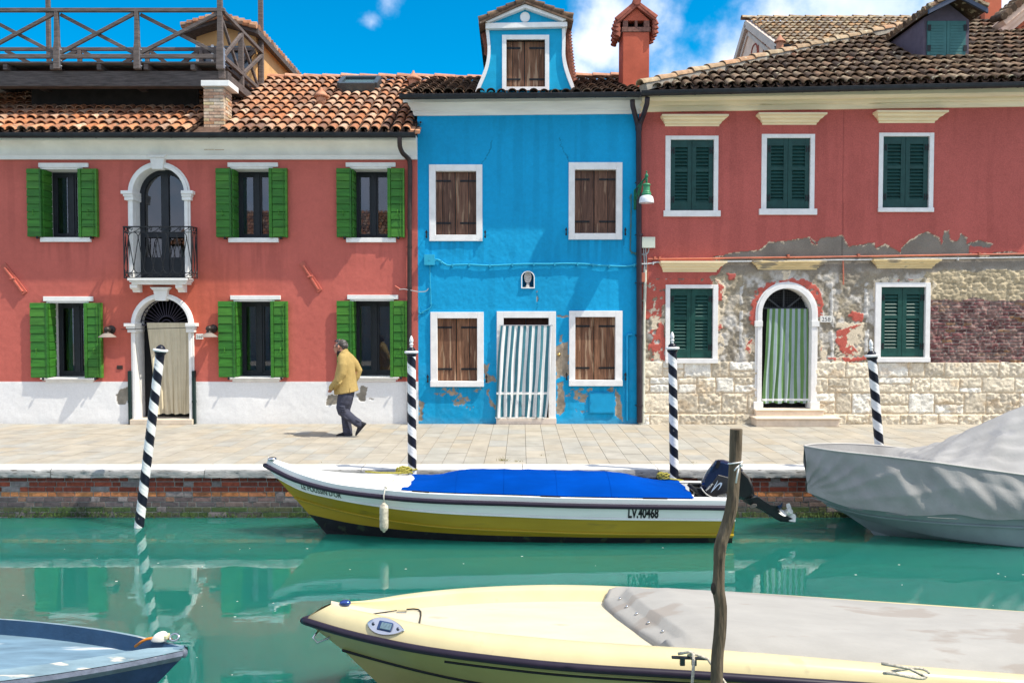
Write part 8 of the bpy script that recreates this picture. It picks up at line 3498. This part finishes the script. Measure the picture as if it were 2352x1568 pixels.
# hair: a cap over skull and nape, swept up at the front
k = MB()
k.ball(mp(302, 160), .098, .080, .088, 20, 14)
k.ball(mp(335, 180), .075, .074, .085, 16, 12)
k.ball(mp(340, 208), .052, .062, .05, 12, 10)
k.ball(mp(268, 122), .058, .062, .032, 14, 10)
for (a_, b_) in (((235, 116), (200, 124)), ((240, 106), (206, 112)), ((255, 98), (225, 100))):
    k.tube([mp(*a_), mp(*b_)], [.018, .006], 8)
k.tube([mp(245, 160, -.073), mp(250, 190, -.076), mp(248, 212, -.074)], [.016, .013, .006], 8)
k.tube([mp(245, 160, .073), mp(250, 190, .076), mp(248, 212, .074)], [.016, .013, .006], 8)
k.build('hair', HAIR, man, remesh=.008, smoothit=1)
# spectacles
k = MB()
for s_ in (-1, 1):
    c = mp(201, 198, s_ * .034)
    k.tube([c + Vector((.004 * math.cos(a), .024 * math.cos(a), .018 * math.sin(a))) for a in np.linspace(0, 2 * math.pi, 17)[:-1]], .0022, 5, closed=True)
    k.tube([mp(203, 194, s_ * .058), mp(225, 190, s_ * .07), mp(262, 186, s_ * .08)], .0025, 5)
k.tube([mp(198, 195, -.012), mp(198, 195, .012)], .002, 5)
k.build('glasses', mk('dark_wire', (.03, .025, .025), .4, 0), man)
# dark roll-neck
k = MB()
k.loft([ell(mp(296, 262), .075, .075, -.35), ell(mp(305, 285), .088, .088, -.4), ell(mp(318, 320), .10, .11, -.3), ell(mp(330, 350), .10, .13, 0)])
k.build('rollneck', mk('black_knit', (.012, .012, .013), .95, .2, 40), man, smooth=True)
# ---- jacket: trunk with flared skirt, sleeves, collar, all one cloth
k = MB()


def jr(zy, front, back, half, tilt=0., sq=.85):
    c = mp((front + back) / 2, zy)
    return ell(c, (back - front) / 2 * MPX, half, tilt, 24, sq)


k.loft([jr(262, 318, 372, .075, .5), jr(285, 292, 396, .14, .45), jr(310, 274, 420, .19, .35), jr(350, 262, 440, .215, .2), jr(420, 248, 470, .215, .05), jr(500, 232, 482, .205, 0),
        jr(580, 214, 492, .20, 0), jr(660, 203, 502, .205, .0), jr(720, 198, 514, .215, .02), jr(780, 198, 526, .225, .06), jr(835, 204, 536, .235, .16)])
# sleeves
limb(k, [mp(345, 350, -.17), mp(352, 440, -.215), mp(345, 560, -.235), mp(300, 640, -.235), mp(235, 715, -.215), mp(200, 752, -.2)], [.085, .088, .078, .072, .062, .056], 16)
k.ball(mp(338, 560, -.235), .082, .075, .075, 12, 10)
limb(k, [mp(370, 350, .17), mp(440, 440, .225), mp(497, 545, .25), mp(470, 620, .24), mp(430, 690, .22)], [.085, .085, .074, .068, .058], 16)
# creases at the elbow, collar roll
for (a_, b_, r_) in (((300, 565), (345, 590), .022), ((290, 600), (350, 615), .02), ((265, 640), (330, 668), .018), ((320, 530), (380, 560), .018), ((285, 720), (360, 660), .02), ((330, 740), (420, 700), .006)):
    k.tube([mp(*a_, -.275), mp((a_[0] + b_[0]) / 2, (a_[1] + b_[1]) / 2 + 4, -.295), mp(*b_, -.27)], [r_ * .6, r_, r_ * .5], 8)
k.tube([mp(360, 240, -.05), mp(335, 262, -.085), mp(300, 300, -.095), mp(275, 340, -.09), mp(258, 380, -.07)], [.02, .026, .026, .022, .012], 8)
k.tube([mp(360, 240, .05), mp(335, 262, .085), mp(300, 300, .095), mp(275, 340, .09), mp(258, 380, .07)], [.02, .026, .026, .022, .012], 8)
k.tube([mp(366, 242, -.06), mp(376, 246, 0), mp(366, 242, .06)], .024, 8)
jk = k.build('jacket', JACK, man, remesh=.0105, smoothit=3)
k = MB()
for i in range(3):
    p_ = mp(228 + i * 5, 776 - i * 9, -.276)
    k.ball(p_, .008, .005, .008, 8, 5)
k.tube([mp(452, 755, -.198), mp(448, 790, -.214), mp(456, 838, -.225)], [.002, .003, .003], 6)
k.build('jacket_button', mk('brown_button', (.10, .06, .02), .5, 0), jk)
# ---- trousers: both legs from one seat
k = MB()
k.loft([jr(790, 262, 470, .165), jr(840, 262, 478, .175), jr(890, 264, 470, .175), jr(925, 268, 455, .16)])
limb(k, [mp(372, 860, -.085), mp(350, 960, -.10), mp(316, 1050, -.10), mp(325, 1080, -.10), mp(400, 1140, -.095), mp(480, 1205, -.09), mp(545, 1250, -.085), mp(562, 1270, -.085)], [.135, .122, .095, .092, .083, .074, .075, .066], 18)
limb(k, [mp(360, 860, .085), mp(345, 980, .09), mp(335, 1080, .09), mp(350, 1180, .085), mp(360, 1290, .08), mp(372, 1385, .08), mp(378, 1405, .08)], [.13, .115, .092, .086, .083, .084, .078], 18)
for (a_, b_, r_, dy) in (((290, 1000), (380, 1020), .016, -.21), ((285, 1040), (400, 1045), .018, -.2), ((300, 1075), (390, 1075), .016, -.19), ((520, 1190), (580, 1225), .016, -.15), ((510, 1240), (575, 1280), .012, -.15), ((340, 1130), (420, 1200), .012, -.17), ((320, 960), (360, 940), .012, -.215)):
    k.tube([mp(*a_, dy), mp((a_[0] + b_[0]) / 2, (a_[1] + b_[1]) / 2 + 5, dy - .006), mp(*b_, dy)], [r_ * .5, r_, r_ * .5], 8)
for (a_, b_) in (((320, 1340), (425, 1365)), ((325, 1380), (425, 1395)), ((310, 1290), (400, 1310))):
    k.tube([mp(*a_, -.0), mp((a_[0] + b_[0]) / 2, (a_[1] + b_[1]) / 2, -.008), mp(*b_, -.0)], [.008, .013, .008], 8)
k.build('trousers', JEAN, man, remesh=.010, smoothit=3)


# ---- shoes
def shoe(k, heel, toe, up, dy, h_=.085, w=.05):
    heel, toe, up = Vector(heel), Vector(toe), Vector(up)
    ax = (toe - heel)
    L = ax.length
    ax.normalize()
    rings = []
    for t, hh_, ww in ((0, .55, .55), (.05, .95, .8), (.2, 1.12, .86), (.36, 1.05, .82), (.5, .80, .9), (.68, .58, 1.0), (.85, .44, .9), (.96, .28, .6), (1.0, .12, .3)):
        c = heel + ax * (L * t)
        ring = []
        for a in np.linspace(0, 2 * math.pi, 15)[:-1]:
            s_, c_ = math.sin(a), math.cos(a)
            v_ = (.5 + .5 * s_)
            ring.append(c + up * (h_ * hh_ * v_ ** .9) + Vector((0, 1, 0)) * (w * ww * math.copysign(abs(c_) ** .7, c_)))
        rings.append(ring)
    k.loft(rings)


k = MB()
shoe(k, mp(438, 1456, .08), mp(210, 1452, .08), (0, 0, 1), .08, .105)
k.build('shoe', SHOE, man, smooth=True)
k = MB()
u_ = (mp(560, 1290) - mp(640, 1340)).normalized()
shoe(k, mp(662, 1262, -.085), mp(518, 1430, -.085), u_, -.085, .105)
k.build('shoe', SHOE, man, smooth=True)

# ---- grass tufts in the paving joints
k = MB()
rnd = random.Random(5)
for (px, py, n, s_) in ((1156, 1058, 34, .09), (1188, 1060, 14, .05), (745, 1062, 5, .03), (1590, 1062, 6, .03), (1246, 1046, 10, .03)):
    for i in range(n):
        p_ = G(px + rnd.gauss(0, 5), py, 0)
        a = rnd.uniform(-1.1, 1.1)
        l = rnd.uniform(.4, 1) * s_
        k.add([p_ + Vector((-.003, 0, 0)), p_ + Vector((.003, 0, 0)), p_ + Vector((math.sin(a) * l, rnd.uniform(-.02, .02), math.cos(a) * l))], [(0, 1, 2)])
k.build('grass_tufts', mk('dry_grass', (.22, .20, .05), .8, .3, 20), kind='stuff')
